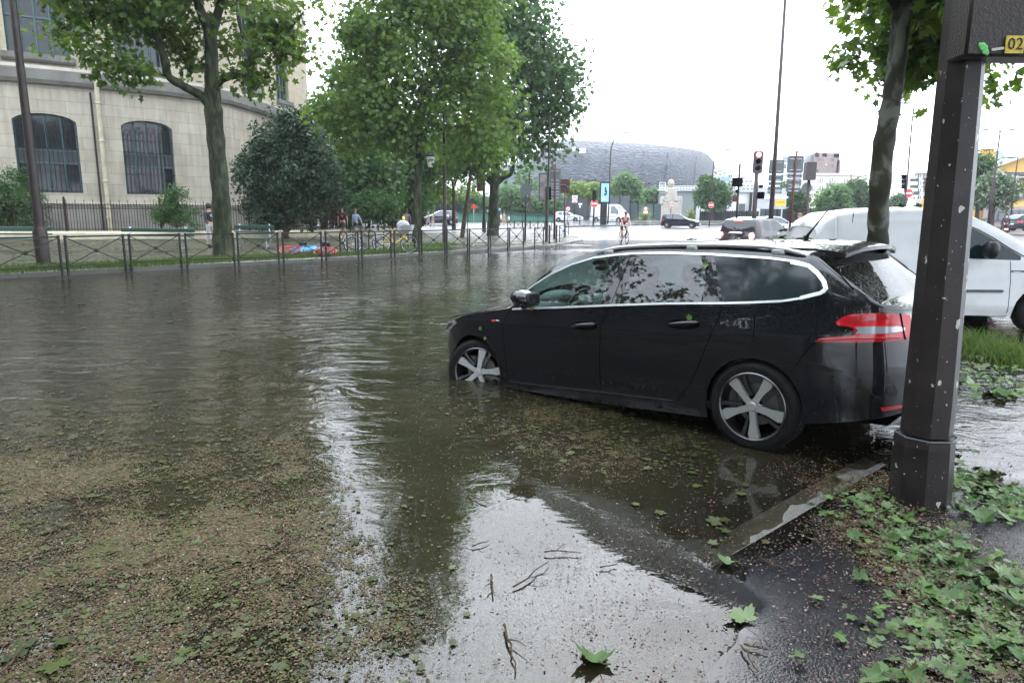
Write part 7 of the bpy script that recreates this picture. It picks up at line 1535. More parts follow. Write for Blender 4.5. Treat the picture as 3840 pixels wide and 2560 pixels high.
for sg in (-1, 1):
    Wn = [vinv(*p) for p in ((3470, 842), (3560, 836), (3631, 846), (3678, 866), (3734, 898), (3782, 930), (3832, 962), (3826, 976), (3700, 972), (3472, 962))]
    VS.patch(Wn[::-1], .004, .06, sg).build('side_window', 'glass_dark_blue', van, smooth='all') if 'glass_dark_blue' in MATS or mat('glass_dark_blue', (.010, .02, .021), .05, spec=.3) else 0
    VS.strip([vinv(3469, 838), vinv(3560, 832), vinv(3631, 842), vinv(3680, 862), vinv(3736, 894), vinv(3790, 931), vinv(3842, 962)], .018, .008, sg, .005).build('window_seal', 'black_plastic', van)
    VS.strip([vinv(3789, 978), vinv(3788, 1050), vinv(3782, 1120), vinv(3775, 1186)], .010, .0015, sg, .002).build('panel_gap', 'matte_black', van)
    VS.strip([vinv(3454, 835), vinv(3450, 960), vinv(3445, 1180)], .010, .0015, sg, .002).build('panel_gap', 'matte_black', van)
    VS.strip([vinv(3212, 800), vinv(3203, 850), vinv(3190, 930), vinv(3180, 1150)], .012, .0015, sg, .002).build('panel_gap', 'matte_black', van)
    VS.strip([vinv(3440, 1188), vinv(3600, 1189), vinv(3775, 1187)], .012, .0015, sg, .002).build('panel_gap', 'matte_black', van)
    VS.patch([vinv(*p) for p in ((3480, 1084), (3755, 1086), (3762, 1090), (3755, 1095.5), (3480, 1093))][::-1], .018, .08, sg, .018).build('rub_strip', 'dark_plastic', van) if 'dark_plastic' in MATS or mat('dark_plastic', (.05, .05, .055), .5) else 0
    VS.strip([vinv(3790, 1017), vinv(3840, 1018)], .028, .006, sg, .005).build('side_repeater', 'dark_plastic', van); VS.strip([vinv(3796, 1020), vinv(3826, 1021)], .016, .010, sg, .003).build('repeater_lens', 'lamp_clear', van)
    mx_, mz_ = vinv(3718, 938, 1.05); m = MB(); m.box((mx_, sg*1.04, mz_), (.17, .23, .23), bev=.055); m.tube([(mx_+.02, sg*.96, mz_-.06), (mx_+.10, sg*.86, mz_-.08)], .04, 8); m.build('mirror', 'black_plastic', van, smooth=60)
    wheel_parts(van, XF, sg*.78, .31, r=.31, rim=.2, sgn=sg, simple=True); wheel_parts(van, xr+.62, sg*.78, .31, r=.31, rim=.2, sgn=sg, simple=True)
    VS.patch([(3.1, .78), (3.3, .74), (3.42, .70), (3.44, .80), (3.25, .86), (3.12, .86)], .01, .05, sg).build('headlamp', 'lamp_clear', van)
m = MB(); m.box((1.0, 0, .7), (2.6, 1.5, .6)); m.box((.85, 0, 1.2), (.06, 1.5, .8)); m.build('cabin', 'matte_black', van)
m = MB(); m.tube([(1.45, -.55, 1.735), (1.7, -.1, 1.67)], .008, 4); m.tube([(2.45, -.5, 1.22), (2.1, .0, 1.43)], .01, 4); m.build('wiper', 'black_plastic', van)
bpy.context.view_layer.update()
def car_leaf(x, y, z, s, label, nrm=(0, 0, 1), group='leaves stuck on the black car'):
    mw = CAR.matrix_world; p = mw@Vector((x, y, z)); me = random.choice(LEAF_DRY); o = bpy.data.objects.new('fallen_leaf', me); C.objects.link(o)
    n = (mw.to_3x3()@Vector(nrm)).normalized(); q = n.to_track_quat('Z', 'Y'); o.rotation_mode = 'QUATERNION'; o.rotation_quaternion = q@Matrix.Rotation(random.uniform(0, 6), 3, 'Z').to_quaternion(); o.location = p+n*.008; o.scale = (s,)*3; tag(o, label, 'leaf', group)
def roofz(x, y): k = min(CARS.G, key=lambda c_: abs(c_[-1].x-x)); col = k[CARS.rows+6:]; v = min(col, key=lambda t: abs(t.y-abs(y))); return v.z
for (x, y, s, lb) in ((.95, -.1, .07, 'leaf sprig on the front of the black car roof, leftmost'), (.88, .12, .06, 'green leaf on the roof beside the leftmost sprig'), (.80, -.25, .065, 'dark green leaf on the far front edge of the roof'), (.45, -.3, .05, 'single leaf on the far roof edge below the cyclist side'), (.25, .1, .045, 'small leaf in the middle of the roof'), (.1, .2, .07, 'flat green leaf left of the aerial'), (0, .25, .06, 'second flat green leaf left of the aerial'), (-.1, .12, .075, 'big green leaf leaning on the foot of the aerial'), (-.25, .1, .05, 'leaf behind the aerial on the roof'), (-.35, .3, .055, 'leaf lying on the rear spoiler'), (.62, -.2, .05, 'small dark leaf on the far half of the roof')):
    car_leaf(x, y, roofz(x, y)+.002, s, lb)
yb = CARS.side_y
for (x, z, s, lb) in ((1.985, .945, .05, 'bright green leaf hanging at the wing mirror foot'), (.40, 1.29, .045, 'light green leaf stuck on the rear door pillar'), (.46, .92, .040, 'round light green leaf stuck on the rear door under the window'), (2.62, .75, .035, 'narrow leaf stuck on the front wing'), (2.55, .66, .028, 'tiny leaf stuck above the front wheel arch'), (-.13, 1.235, .022, 'small pale leaf on the rear side window')):
    car_leaf(x, yb(x, z)+.004, z, s, lb, (0, 1, .25))
for k in range(12):
    x = random.uniform(1.5, 2.3); y = random.uniform(-.6, .2); z = interp(x, cen); p = van.matrix_world@Vector((x, y, z)); me = random.choice(LEAF_DRY); o = bpy.data.objects.new('fallen_leaf', me); C.objects.link(o); o.location = p+Vector((0, 0, .02)); o.rotation_euler = (random.gauss(0, .2), .5+random.gauss(0, .2), random.uniform(0, 6)); o.scale = (random.uniform(.06, .11),)*3; tag(o, 'green leaf lying on the wet windscreen of the white van', 'leaf', 'leaves on the white van windscreen')
for (x, y, lb) in ((.95, -.5, 'leaf tuft on the van roof just left of the brown post'), (.75, -.4, 'leaf on the middle of the van roof near the leaning trunk')):
    p = van.matrix_world@Vector((x, y, interp(x, cen)-.01)); o = bpy.data.objects.new('fallen_leaf', LEAF_DRY[2]); C.objects.link(o); o.location = p; o.rotation_euler = (.3, .3, 1); o.scale = (.1,)*3; tag(o, lb, 'leaf', 'leaves on the white van roof')
def skin_obj(name, verts, edges, radii, m, parent, root_i=0, sub=1):
    me = bpy.data.meshes.new(name); me.from_pydata(verts, edges, []); me.materials.append(MATS[m]); me.update(); o = link(me, name, parent)
    o.modifiers.new('skin', 'SKIN'); o.modifiers['skin'].use_smooth_shade = True
    if not me.skin_vertices: me.attributes.new('skin_vertices_tmp', 'FLOAT', 'POINT')
    if me.skin_vertices:
        for i, r in enumerate(radii): me.skin_vertices[0].data[i].radius = (r, r) if not isinstance(r, tuple) else r
        me.skin_vertices[0].data[root_i].use_root = True
    s = o.modifiers.new('sub', 'SUBSURF'); s.levels = sub; s.render_levels = sub; return o
def ensure_skin(me):
    pass
def body_chain(J, order):
    """J name->(x,y,z,r); order: list of chains of names"""
    names = []; idx = {}; E_ = []
    for ch in order:
        for n in ch:
            if n not in idx: idx[n] = len(names); names.append(n)
        E_ += [(idx[a], idx[b]) for a, b in zip(ch, ch[1:])]
    return [J[n][:3] for n in names], E_, [J[n][3] for n in names], idx
def make_skinned(name, V_, E_, R_2, m, parent, root_i, sub=1):
    me = bpy.data.meshes.new(name); me.from_pydata(V_, E_, []); me.materials.append(MATS[m]); o = link(me, name, parent)
    bm = bmesh.new(); bm.from_mesh(me); ly = bm.verts.layers.skin.verify()
    for v, r in zip(bm.verts, R_2): v[ly].radius = (r, r) if not isinstance(r, tuple) else r
    bm.verts.ensure_lookup_table(); bm.verts[root_i][ly].use_root = True; bm.to_mesh(me); bm.free()
    s = o.modifiers.new('skin', 'SKIN'); s.use_smooth_shade = True; s.branch_smoothing = .3
    s = o.modifiers.new('sub', 'SUBSURF'); s.levels = sub; s.render_levels = sub; return o
def person(label, pos, rz, h=1.75, step=.25, armL=(-.05, .10), armR=(.05, -.10), skin='skin', hair='hair_dark', top='cloth_black', bottom='cloth_black', shoe='black_plastic', sleeves='short', legs='long', hairlen=.0, lean=0, sit=None, hood=False, headturn=0, bag=None, build=1.0, extra=None):
    """front is -y in local space; armX = (sideways, forward) swing of the hand in metres"""
    r = thing('person', label, 'person', tuple(pos), rz); k = h/1.75; w = build
    hipz, shz, ny = .92, 1.44, lean
    J = dict(pelvis=(0, 0, .95, .125*w), waist=(0, -ny*.3, 1.10, .115*w), chest=(0, -ny*.7, 1.30, .135*w), neckb=(0, -ny*.95, 1.46, .06), neck=(0, -ny*1.05, 1.52, .05), head0=(0, -ny*1.1-.015, 1.60, .075), head1=(0, -ny*1.15-.012, 1.68, .088), head2=(0, -ny*1.15-.004, 1.735, .05))
    ch = [['pelvis', 'waist', 'chest', 'neckb', 'neck', 'head0', 'head1', 'head2']]
    for s, nm_, (ax, ay) in ((1, 'L', armL), (-1, 'R', armR)):
        sx = s*.185*w; J['sh'+nm_] = (sx, -ny*.85, shz-.03, .055*w); el = (sx+s*.04+s*ax*.5, -ny*.6-ay*.35+.02, 1.16, .038*w); wr = (sx+s*.03+s*ax, -ny*.5-ay, .90 if abs(ay) < .3 else .98, .026)
        if sit: el, wr = sit['arm'](s, J)
        J['el'+nm_] = el; J['wr'+nm_] = wr
        d = (Vector(wr[:3])-Vector(el[:3])).normalized(); p = Vector(wr[:3])+d*.055; J['palm'+nm_] = (*p, .026)
        ch.append(['chest', 'sh'+nm_, 'el'+nm_, 'wr'+nm_, 'palm'+nm_])
        sd2 = Vector((0, 1, 0)) if not sit else Vector((1, 0, 0))
        for q, (off, ln) in enumerate(((-.027, .07), (-.009, .082), (.009, .076), (.027, .06))):
            a = p+d*.03+sd2*off; b = a+d*ln*.6+Vector((0, -.006, 0)); c_ = b+d*ln*.35+Vector((-s*.012, -.012, 0)); J[f'f{nm_}{q}a'] = (*a, .009); J[f'f{nm_}{q}b'] = (*b, .008); J[f'f{nm_}{q}c'] = (*c_, .0065); ch.append(['palm'+nm_, f'f{nm_}{q}a', f'f{nm_}{q}b', f'f{nm_}{q}c'])
        a = p-d*.01-sd2*.035; b = a+d*.035-sd2*.012; J[f't{nm_}a'] = (*a, .010); J[f't{nm_}b'] = (*b, .008); ch.append(['palm'+nm_, f't{nm_}a', f't{nm_}b'])
    for s, nm_, st in ((1, 'L', step), (-1, 'R', -step)):
        hx = s*.09*w; J['hip'+nm_] = (hx, 0, .88, .088*w); J['kn'+nm_] = (hx+s*.01, -st*.55-.03, .49, .056*w); J['cf'+nm_] = (hx+s*.01, -st*.75+.02, .32, .055*w); J['an'+nm_] = (hx+s*.01, -st+ (.05 if st < 0 else 0), .085+(.05 if st < 0 else 0), .036); J['to'+nm_] = (hx+s*.03, -st-.15+(.02 if st < 0 else 0), .035, .035)
        if sit: sit['leg'](s, nm_, J, hx)
        ch.append(['pelvis', 'hip'+nm_, 'kn'+nm_, 'cf'+nm_, 'an'+nm_, 'to'+nm_])
    if sit and 'torso' in sit: sit['torso'](J)
    J = {a: (b[0]*k, b[1]*k, b[2]*k, b[3]*k) for a, b in J.items()}
    V_, E_, R2, idx = body_chain(J, ch); o = make_skinned('body', V_, E_, R2, skin, r, idx['pelvis'])
    def wear(nm_, chains, grow, m_, cut=None):
        Jn = dict(J)
        if cut:
            for a, (b, c_, t) in cut.items(): A, B_ = J[b], J[c_]; Jn[a] = tuple(lerp(A[i], B_[i], t) for i in range(4))
        vv, ee, rr, ix = body_chain(Jn, chains); make_skinned(nm_, vv, ee, [q+grow*k for q in rr], m_, r, ix[chains[0][0]])
    arms = [['chest', 'sh'+n, 'el'+n, 'cu'+n] for n in 'LR'] if sleeves == 'long' else [['chest', 'sh'+n, 'cu'+n] for n in 'LR']
    ct = {'cu'+n: (('el'+n, 'wr'+n, .95) if sleeves == 'long' else ('sh'+n, 'el'+n, .6)) for n in 'LR'}; ct['tl'] = ('pelvis', 'waist', .1); ct['tn'] = ('chest', 'neckb', .8)
    wear('top', [['chest', 'waist', 'tl'], ['chest', 'tn']]+arms, .022, top, ct)
    if legs == 'long': lc = [['pelvis', 'hip'+n, 'kn'+n, 'cf'+n, 'lc'+n] for n in 'LR']; c2 = {'lc'+n: ('cf'+n, 'an'+n, .85) for n in 'LR'}
    else: lc = [['pelvis', 'hip'+n, 'lc'+n] for n in 'LR']; c2 = {'lc'+n: ('hip'+n, 'kn'+n, .85 if legs == 'shorts' else .6) for n in 'LR'}
    c2['pw'] = ('pelvis', 'waist', .5); wear('trousers' if legs == 'long' else 'shorts', [['pelvis', 'pw']]+lc, .020, bottom, c2)
    for n in 'LR':
        a = Vector(J['an'+n][:3]); t = Vector(J['to'+n][:3]); m = MB(); d = (t-a); d.z = 0; d = d.normalized() if d.length > 0 else Vector((0, -1, 0)); m.ball((a+t)/2+Vector((0, 0, -.02*k)), (.05*k, .145*k, .05*k), 10, 6, mat=Matrix.Rotation(math.atan2(d.y, d.x)+PI/2, 3, 'Z')); m.build('shoe', shoe, r, smooth='all')
    hc = Vector(J['head1'][:3]); q = Matrix.Rotation(headturn, 3, 'Z'); m = MB()
    m.ball(hc+Vector((0, .012, .022))*k, (.092*k, .108*k, .100*k), 12, 8)
    m.v = [v for v in m.v]; 
    keep = MB(); 
    for f in m.f:
        c_ = sum((Vector(m.v[i]) for i in f), Vector())/len(f)-hc
        if c_.z > (.03 if c_.y < -.02 else -.045)*k: keep.add([m.v[i] for i in f], [tuple(range(len(f)))])
    if hairlen:
        keep.tube([hc+Vector((0, .08, .03))*k, hc+Vector((0, .12, -.04))*k, hc+Vector((0, .11, -.04-hairlen))*k], [.045*k, .04*k, .015*k], 8)
    keep.build('hair', hair, r, smooth='all')
    m = MB(); f = hc+Vector((0, -.086, -.012))*k; m.ball(f, (.013*k, .018*k, .022*k), 8, 6)
    for s in (-1, 1): m.ball(hc+Vector((s*.084, .0, -.01))*k, (.012*k, .02*k, .028*k), 6, 5)
    m.build('nose_and_ears', skin, r, smooth='all')
    m = MB()
    for s in (-1, 1): m.ball(hc+Vector((s*.030, -.078, .012))*k, (.011*k, .008*k, .007*k), 6, 4)
    m.box(hc+Vector((0, -.080, -.052))*k, (.042*k, .008*k, .008*k)); m.build('eyes_and_mouth', 'hair_dark', r)
    if hood: m = MB(); m.ball(hc+Vector((0, .02, 0))*k, (.12*k, .13*k, .135*k), 12, 8); m.build('hood', top, r, smooth='all')
    if extra: extra(r, J, k, hc)
    return r
def at_feet(u, v, z=PZ): return G(u, v, z)
def logo(txt, mtl, size, z=1.28, y=-.20): 
    def f(r, J, k, hc): textobj(txt, size, mtl, r, 'lettering', FACE_NEGY, (0, y*k, z*k), .004)
    return f
def tee(r, J, k, hc):
    m = MB(); m.box((0, -.165*k, 1.27*k), (.13*k, .012, .15*k), bev=.01); m.build('shirt_print', 'red', r); m = MB(); m.tube([(.13*k, -.12*k, 1.45*k), (.14*k, -.17*k, 1.3*k), (.15*k, -.1*k, 1.12*k)], .02*k, 6); m.build('backpack_strap', 'cloth_charcoal', r)
b = at_feet(793, 924); person('person in a black hooded top and grey trousers standing half behind the mossy trunk', b, math.radians(55), 1.80, .06, top='cloth_black', bottom='cloth_grey', hood=True, sleeves='long', armL=(0, .22), armR=(0, .22), extra=lambda r, J, k, hc: textobj('GP', .16, 'white_paint', r, 'lettering', FACE_NEGY, (.02, -.185*k, 1.28*k), .004))
b = at_feet(1287, 894); person('man in a black printed T-shirt and dark shorts walking along the low wall', b, math.radians(8), 1.80, .16, (.05, .04), (.03, -.02), top='cloth_black', bottom='cloth_charcoal', legs='shorts', shoe='cloth_white', build=1.05, extra=tee)
b = at_feet(1336, 889); person('woman in a light blue blouse and navy shorts walking beside the man', b, math.radians(-12), 1.68, .18, (.16, -.16), (.0, .02), hair='hair_brown', top='cloth_blue', bottom='cloth_navy', legs='short', sleeves='long', shoe='cloth_white', build=.92, hairlen=.10)
b = at_feet(1524, 888); person('man in a mauve-grey jacket and beige trousers stooping by the slim trunk', b, math.radians(170), 1.72, .14, (.0, .16), (.0, .18), skin='skin_dark', top='cloth_mauve', bottom='cloth_beige', sleeves='long', lean=.12, build=1.08)
b = at_feet(1606, 858); person('person in a tan top and grey-blue shorts walking far off left of the lamp post', b, math.radians(80), 1.62, .28, skin='skin', top='cloth_tan', bottom='cloth_blue', legs='shorts', hair='cloth_grey', sleeves='long', lean=.06)
b = at_feet(1622, 858); person('second person in tan clothes leaning forward behind the first far walker', b, math.radians(85), 1.55, .25, top='cloth_tan', bottom='cloth_beige', legs='shorts', lean=.12)
b = at_feet(1682, 853); person('woman in a white top and black skirt far off right of the lamp post', b, math.radians(60), 1.66, .18, top='cloth_white', bottom='cloth_black', legs='shorts', hair='hair_dark')
b = at_feet(1702, 852); person('person in dark blue carrying a red bag behind the forked stem', b, math.radians(20), 1.68, .1, top='cloth_navy', bottom='cloth_navy', sleeves='long', extra=lambda r, J, k, hc: MB().box((-.25, -.05, .55), (.30, .16, .42), bev=.04).build('red_bag', 'red', r, smooth=40))
b = at_feet(1878, 853); person('woman in a pale top and dark shorts walking right of the pollarded tree', b, math.radians(75), 1.66, .28, top='cloth_white', bottom='cloth_charcoal', legs='short', hair='hair_brown', hairlen=.08)
b = at_feet(1890, 851); person('tall person in a tan shirt behind the woman right of the pollarded tree', b, math.radians(75), 1.80, .26, top='cloth_tan', bottom='cloth_tan', legs='shorts')
b = at_feet(1908, 851); person('child in a white T-shirt and dark shorts walking beside the two adults', b, math.radians(75), 1.45, .2, top='cloth_white', bottom='cloth_navy', legs='shorts', hair='hair_brown')
b = gp(3000, 28.5); person('woman with a brown ponytail and dark jacket walking behind the white van', (b.x, b.y, -.02), math.radians(-80), 1.70, .2, top='cloth_black', bottom='cloth_black', sleeves='long', hair='hair_brown', hairlen=.16, extra=lambda r, J, k, hc: MB().box((-.22, .1, .98), (.1, .26, .22), bev=.04).build('red_handbag', 'lamp_red_dark', r, smooth=40))
b = gp(3180, 24.5); person('dark-haired person whose head shows over the white van roof', (b.x, b.y, .06), math.radians(30), 1.76, .1, top='cloth_black', bottom='cloth_black', sleeves='long')
b = G(2337, 912, .0); CYR = math.radians(10)
bike = bicycle('racing_bicycle', 'black racing bicycle ridden through the flood by the man in red', (b.x, b.y, .0), CYR-PI/2, 'black_metal', rim='dark_metal')
bike.location = Vector((b.x, b.y, 0))-Matrix.Rotation(CYR-PI/2, 3, 'Z')@Vector((.45, 0, 0))
def s_arm(s, J): return (s*.23, -.30, 1.22, .036), (s*.22, -.50, 1.04, .026)
def s_leg(s, nm_, J, hx):
    if s > 0: J['hip'+nm_] = (hx, .10, .98, .09); J['kn'+nm_] = (hx+.05, -.24, .76, .058); J['cf'+nm_] = (hx+.04, -.14, .58, .052); J['an'+nm_] = (hx+.03, -.02, .36, .034); J['to'+nm_] = (hx+.03, -.16, .30, .032)
    else: J['hip'+nm_] = (hx, .10, .98, .09); J['kn'+nm_] = (hx-.04, -.12, .60, .058); J['cf'+nm_] = (hx-.03, -.02, .42, .052); J['an'+nm_] = (hx-.03, .02, .18, .034); J['to'+nm_] = (hx-.03, -.13, .12, .032)
def s_tor(J):
    J['pelvis'] = (0, .14, 1.02, .12); J['waist'] = (0, .04, 1.14, .115); J['chest'] = (0, -.14, 1.32, .13)
    J['neckb'] = (0, -.24, 1.44, .06); J['neck'] = (0, -.27, 1.49, .05); J['head0'] = (0, -.30, 1.55, .075); J['head1'] = (0, -.31, 1.62, .088); J['head2'] = (0, -.305, 1.67, .05)
    for s, n in ((1, 'L'), (-1, 'R')): J['sh'+n] = (s*.19, -.18, 1.40, .056)
def helmet(r, J, k, hc):
    m = MB(); m.ball(hc+Vector((0, .01, .035)), (.115, .145, .10), 14, 8); kf = MB()
    for f in m.f:
        c_ = sum((Vector(m.v[i]) for i in f), Vector())/len(f)-hc
        if c_.z > .02: kf.add([m.v[i] for i in f], [tuple(range(len(f)))])
    for x in (-.05, 0, .05): kf.tube([hc+Vector((x, -.12, .06)), hc+Vector((x, 0, .145-abs(x)*.3)), hc+Vector((x, .14, .06))], .014, 5)
    kf.build('helmet', 'black_plastic', r, smooth='all')
person('cyclist in a red jersey, black shorts and helmet riding towards the viewer', b, CYR, 1.78, 0, top='cloth_red', bottom='cloth_black', legs='shorts', sit=dict(arm=s_arm, leg=s_leg, torso=s_tor), extra=helmet, build=1.05)
def boxpx(root, u0, v0, u1, v1, Y, depth, m, name, base=None):
    a, b2 = D(u0, v0, Y), D(u1, v1, Y); z0 = base if base is not None else b2.z; mb = MB(); c = root.location
    k = (Y+depth)/Y; P = [(a.x, Y), (b2.x, Y), (b2.x*k, Y+depth), (a.x*k, Y+depth)]; mb.add([(x-c.x, y-c.y, z-c.z) for z in (z0, a.z) for x, y in P], [(3, 2, 1, 0), (4, 5, 6, 7), (0, 1, 5, 4), (1, 2, 6, 5), (2, 3, 7, 6), (3, 0, 4, 7)]); return mb.build(name, m, root)
m, nt = newmat('mesh_shell'); o = N(nt, 'ShaderNodeOutputMaterial'); b = N(nt, 'ShaderNodeBsdfPrincipled'); L(nt, b, 0, o, 0); b.inputs['Roughness'].default_value = .65
t = N(nt, 'ShaderNodeTexCoord'); mp = N(nt, 'ShaderNodeMapping'); mp.inputs['Scale'].default_value = (.6, .6, 1.7); L(nt, t, 'Object', mp, 0); vo = N(nt, 'ShaderNodeTexVoronoi'); vo.inputs['Scale'].default_value = 1.7; L(nt, mp, 0, vo, 'Vector')
r = ramp(nt, [(.1, (.035, .039, .048)), (.5, (.06, .067, .082)), (.8, (.085, .093, .11))]); L(nt, vo, 'Distance', r, 0); L(nt, r, 0, b, 'Base Color'); bp = N(nt, 'ShaderNodeBump'); bp.inputs['Strength'].default_value = .8; bp.inputs['Distance'].default_value = .5; L(nt, vo, 'Distance', bp, 'Height'); L(nt, bp, 0, b, 'Normal')
Ys = 190; st = thing('stadium', 'big rounded grey stadium wrapped in a rough mesh shell', 'stadium', tuple(gp(2300, Ys)))
top = [(1850, 640), (1920, 612), (2005, 575), (2060, 545), (2110, 526), (2160, 521), (2230, 524), (2286, 527), (2408, 534), (2496, 543), (2566, 553), (2619, 564), (2645, 578), (2663, 600), (2676, 632), (2684, 680)]
mb = MB(); n = len(top); rows = []; c = st.location
for i, (u, v) in enumerate(top):
    w = abs(i-8)/8; Yo = Ys+34*max(0, (u-2500)/190)**2+26*max(0, (2150-u)/300)**2; T = D(u, v, Yo+7); zt = T.z; zb = gz(Yo)-1; col = []
    for f_, o_ in ((0, 5.0), (.25, 1.2), (.5, 0), (.72, 1.2), (.88, 3.8), (.97, 6.5), (1.0, 9.5)): z = zb+(zt-zb)*f_; p = D(u, 800, Yo+o_); col.append((p.x-c.x, Yo+o_-c.y, z-c.z))
    col.append((col[-1][0]*.9, col[-1][1]+60, zt-c.z-1.5)); rows.append(col)
K = len(rows[0]); mb.v = [p for col in rows for p in col]; mb.f = [(i*K+k, i*K+K+k, i*K+K+k+1, i*K+k+1) for i in range(n-1) for k in range(K-1)]; mb.f += [tuple(range(K)), tuple((n-1)*K+k for k in range(K-1, -1, -1))]; mb.m = [0]*len(mb.f); mb.build('shell', 'mesh_shell', st, smooth=60)
for (u0, v0, u1, v1) in ((2092, 556, 2118, 563), (2149, 552, 2157, 565), (2174, 556, 2196, 575)):
    a, b2 = D(u0, v0, Ys+.5), D(u1, v1, Ys+.5); mb = MB(); mb.box(((a.x+b2.x)/2-c.x, 1.0, (a.z+b2.z)/2-c.z), (b2.x-a.x, 1.6, a.z-b2.z)); mb.build('opening', 'white_paint', st)
for u in (2150, 2262, 2400, 2490, 2595):
    mb = MB(); pts = []
    for f_, o_ in ((.03, 4.8), (.25, 1.2), (.5, 0), (.72, 1.2), (.88, 3.8)):
        i = min(range(n-1), key=lambda j: abs(top[j][0]-u)); v = interp(u, top); Yo = Ys+34*max(0, (u-2500)/190)**2; zt = D(u, v, Yo+7).z; z = -1+gz(Yo)+(zt+1-gz(Yo))*f_; p = D(u+(f_-.5)*14, 800, Yo+o_); pts.append((p.x-c.x, Yo+o_-c.y-.15, z-c.z))
    mb.tube(pts, .16, 5); mb.build('seam', 'mesh_shell', st)
pts = [(1500, 793), (1530, 793), (1700, 795), (1868, 798), (1960, 802), (2075, 808)]; Y0 = 93
pr_ = thing('green_parapet', 'long low green ribbed parapet of the bridge behind the plaza', 'parapet', tuple(gp(1800, Y0))); c = pr_.location; mb = MB(); m2 = MB()
for (u0, v0), (u1, v1) in zip(pts, pts[1:]):
    a, b2 = D(u0, v0, Y0), D(u1, v1, Y0); q0, q1 = gp(u0, Y0, -.3), gp(u1, Y0, -.3); mb.add([q0-c, q1-c, b2-c, a-c], [(0, 1, 2, 3)]); m2.bar(a-c+Vector((0, -.1, .03)), b2-c+Vector((0, -.1, .03)), .3, .14)
    k = int((q1-q0).length/1.6)
    for i in range(k): p = q0.lerp(q1, i/k); t = a.lerp(b2, i/k); m2.bar(p-c+Vector((0, -.06, 0)), t-c+Vector((0, -.06, 0)), .10)
mb.build('panel', 'green_paint', pr_); m2.build('ribs', 'bench_green', pr_)
def fence_px(label, pts, Y, vb, m, name='panel_fence', posts=6):
    r = thing(name, label, 'fence', tuple(gp(pts[0][0], Y))); c = r.location; mb = MB()
    for (u0, v0), (u1, v1) in zip(pts, pts[1:]): a, b2 = D(u0, v0, Y), D(u1, v1, Y); q0, q1 = gp(u0, Y, -.2), gp(u1, Y, -.2); mb.add([q0-c, q1-c, b2-c, a-c]+[q0-c+Vector((0, .1, 0)), q1-c+Vector((0, .1, 0)), b2-c+Vector((0, .1, 0)), a-c+Vector((0, .1, 0))], [(0, 1, 2, 3), (7, 6, 5, 4), (3, 2, 6, 7), (0, 3, 7, 4), (1, 5, 6, 2)])
    mb.build('panel', m, r); u0, u1 = pts[0][0], pts[-1][0]
    for k in range(posts+1):
        u = lerp(u0, u1, k/posts); v = interp(u, pts); t = D(u, v-3, Y); q = gp(u, Y); mb = MB(); mb.bar((q.x-c.x, -.1, q.z-c.z-.2), (t.x-c.x, -.1, t.z-c.z), .14); mb.build('post', 'black_metal', r)
    return r
mat('fence_slate', (.06, .07, .08), .6, var=.1); mat('fence_dark', (.025, .032, .035), .6, var=.2); mat('fence_green', (.03, .065, .06), .6, var=.2)
fence_px('dark panel fence behind the bridge parapet, left part', [(1560, 752), (1700, 752), (1800, 756)], 108, 0, 'fence_dark')
fence_px('dark ivy-covered panel fence in front of the stadium', [(1900, 752), (2040, 745), (2206, 742)], 108, 0, 'fence_dark')
fence_px('tall slate-grey panel fence right of the blue advertising panel', [(2286, 738), (2330, 737), (2364, 735)], 108, 0, 'fence_slate', posts=2)
fence_px('dark green panel fence behind the spiky plants', [(2364, 764), (2480, 765)], 109, 0, 'fence_green', posts=4)
fence_px('dark railing fence along the white low building', [(2625, 793), (2850, 792)], 100, 0, 'fence_dark', posts=26)
fence_px('dark slatted fence behind the junction, right of the red light', [(2850, 782), (3060, 781)], 98, 0, 'fence_slate', posts=10)
def ftree(label, u, vb, Y, blobs, n, seed, m='leaf_mid', ls=.42, sp=.62, per=45, w=.25, name='tree', grp=None, tm='plane'):
    p = gp(u, Y); vt = sum(b[1] for b in blobs)/len(blobs)
    return tree(name, label, (p.x, p.y, p.z-.1), [[(p.x, p.y, p.z-.2, w), px(u, lerp(vb, vt, .5), Y, w*.8), px(u, vt, Y, w*.5), px(u+3, vt-15, Y, w*.3)]], [bl(a, b, r, Y+c) for a, b, r, c in blobs], nclump=n, per=per, lsize=ls, spread=sp, m=m, bark='bark_dark', seed=seed, group=grp, twigs=True, tr=.05, sides=6, tmpl=tm, cat='tree')
gF = 'trees in front of the stadium'
leafmat('leaf_far', [(.05, .11, .04), (.07, .14, .05), (.10, .18, .06)], trans=.45); leafmat('leaf_yellow', [(.09, .15, .03), (.13, .2, .045), (.17, .24, .07)], trans=.5)
ftree('yellow-green tree over the dark fence left of the zone sign', 2160, 840, 112, [(2150, 715, 26, 0), (2170, 735, 24, 0), (2140, 750, 22, 0), (2172, 702, 14, 0), (2155, 780, 24, 0)], 60, 71, 'leaf_yellow', grp=gF)
ftree('yellow-green tree just left of the blue advertising panel', 2228, 840, 114, [(2225, 705, 20, 0), (2240, 720, 24, 0), (2210, 735, 24, 0), (2245, 745, 18, 0)], 60, 72, 'leaf_yellow', grp=gF)
ftree('tall light green tree rising between the curved lamp and cyclist', 2350, 800, 111, [(2345, 675, 16, 0), (2358, 690, 18, 0), (2335, 672, 10, 0), (2362, 715, 24, 0), (2340, 725, 18, 0), (2380, 700, 10, 0), (2372, 740, 18, 0), (2392, 755, 18, 0)], 90, 73, 'leaf_far', grp=gF)
ftree('yellow-green low tree right of the curved lamp', 2305, 800, 113, [(2300, 708, 18, 0), (2320, 722, 20, 0), (2292, 728, 16, 0)], 45, 74, 'leaf_yellow', grp=gF)
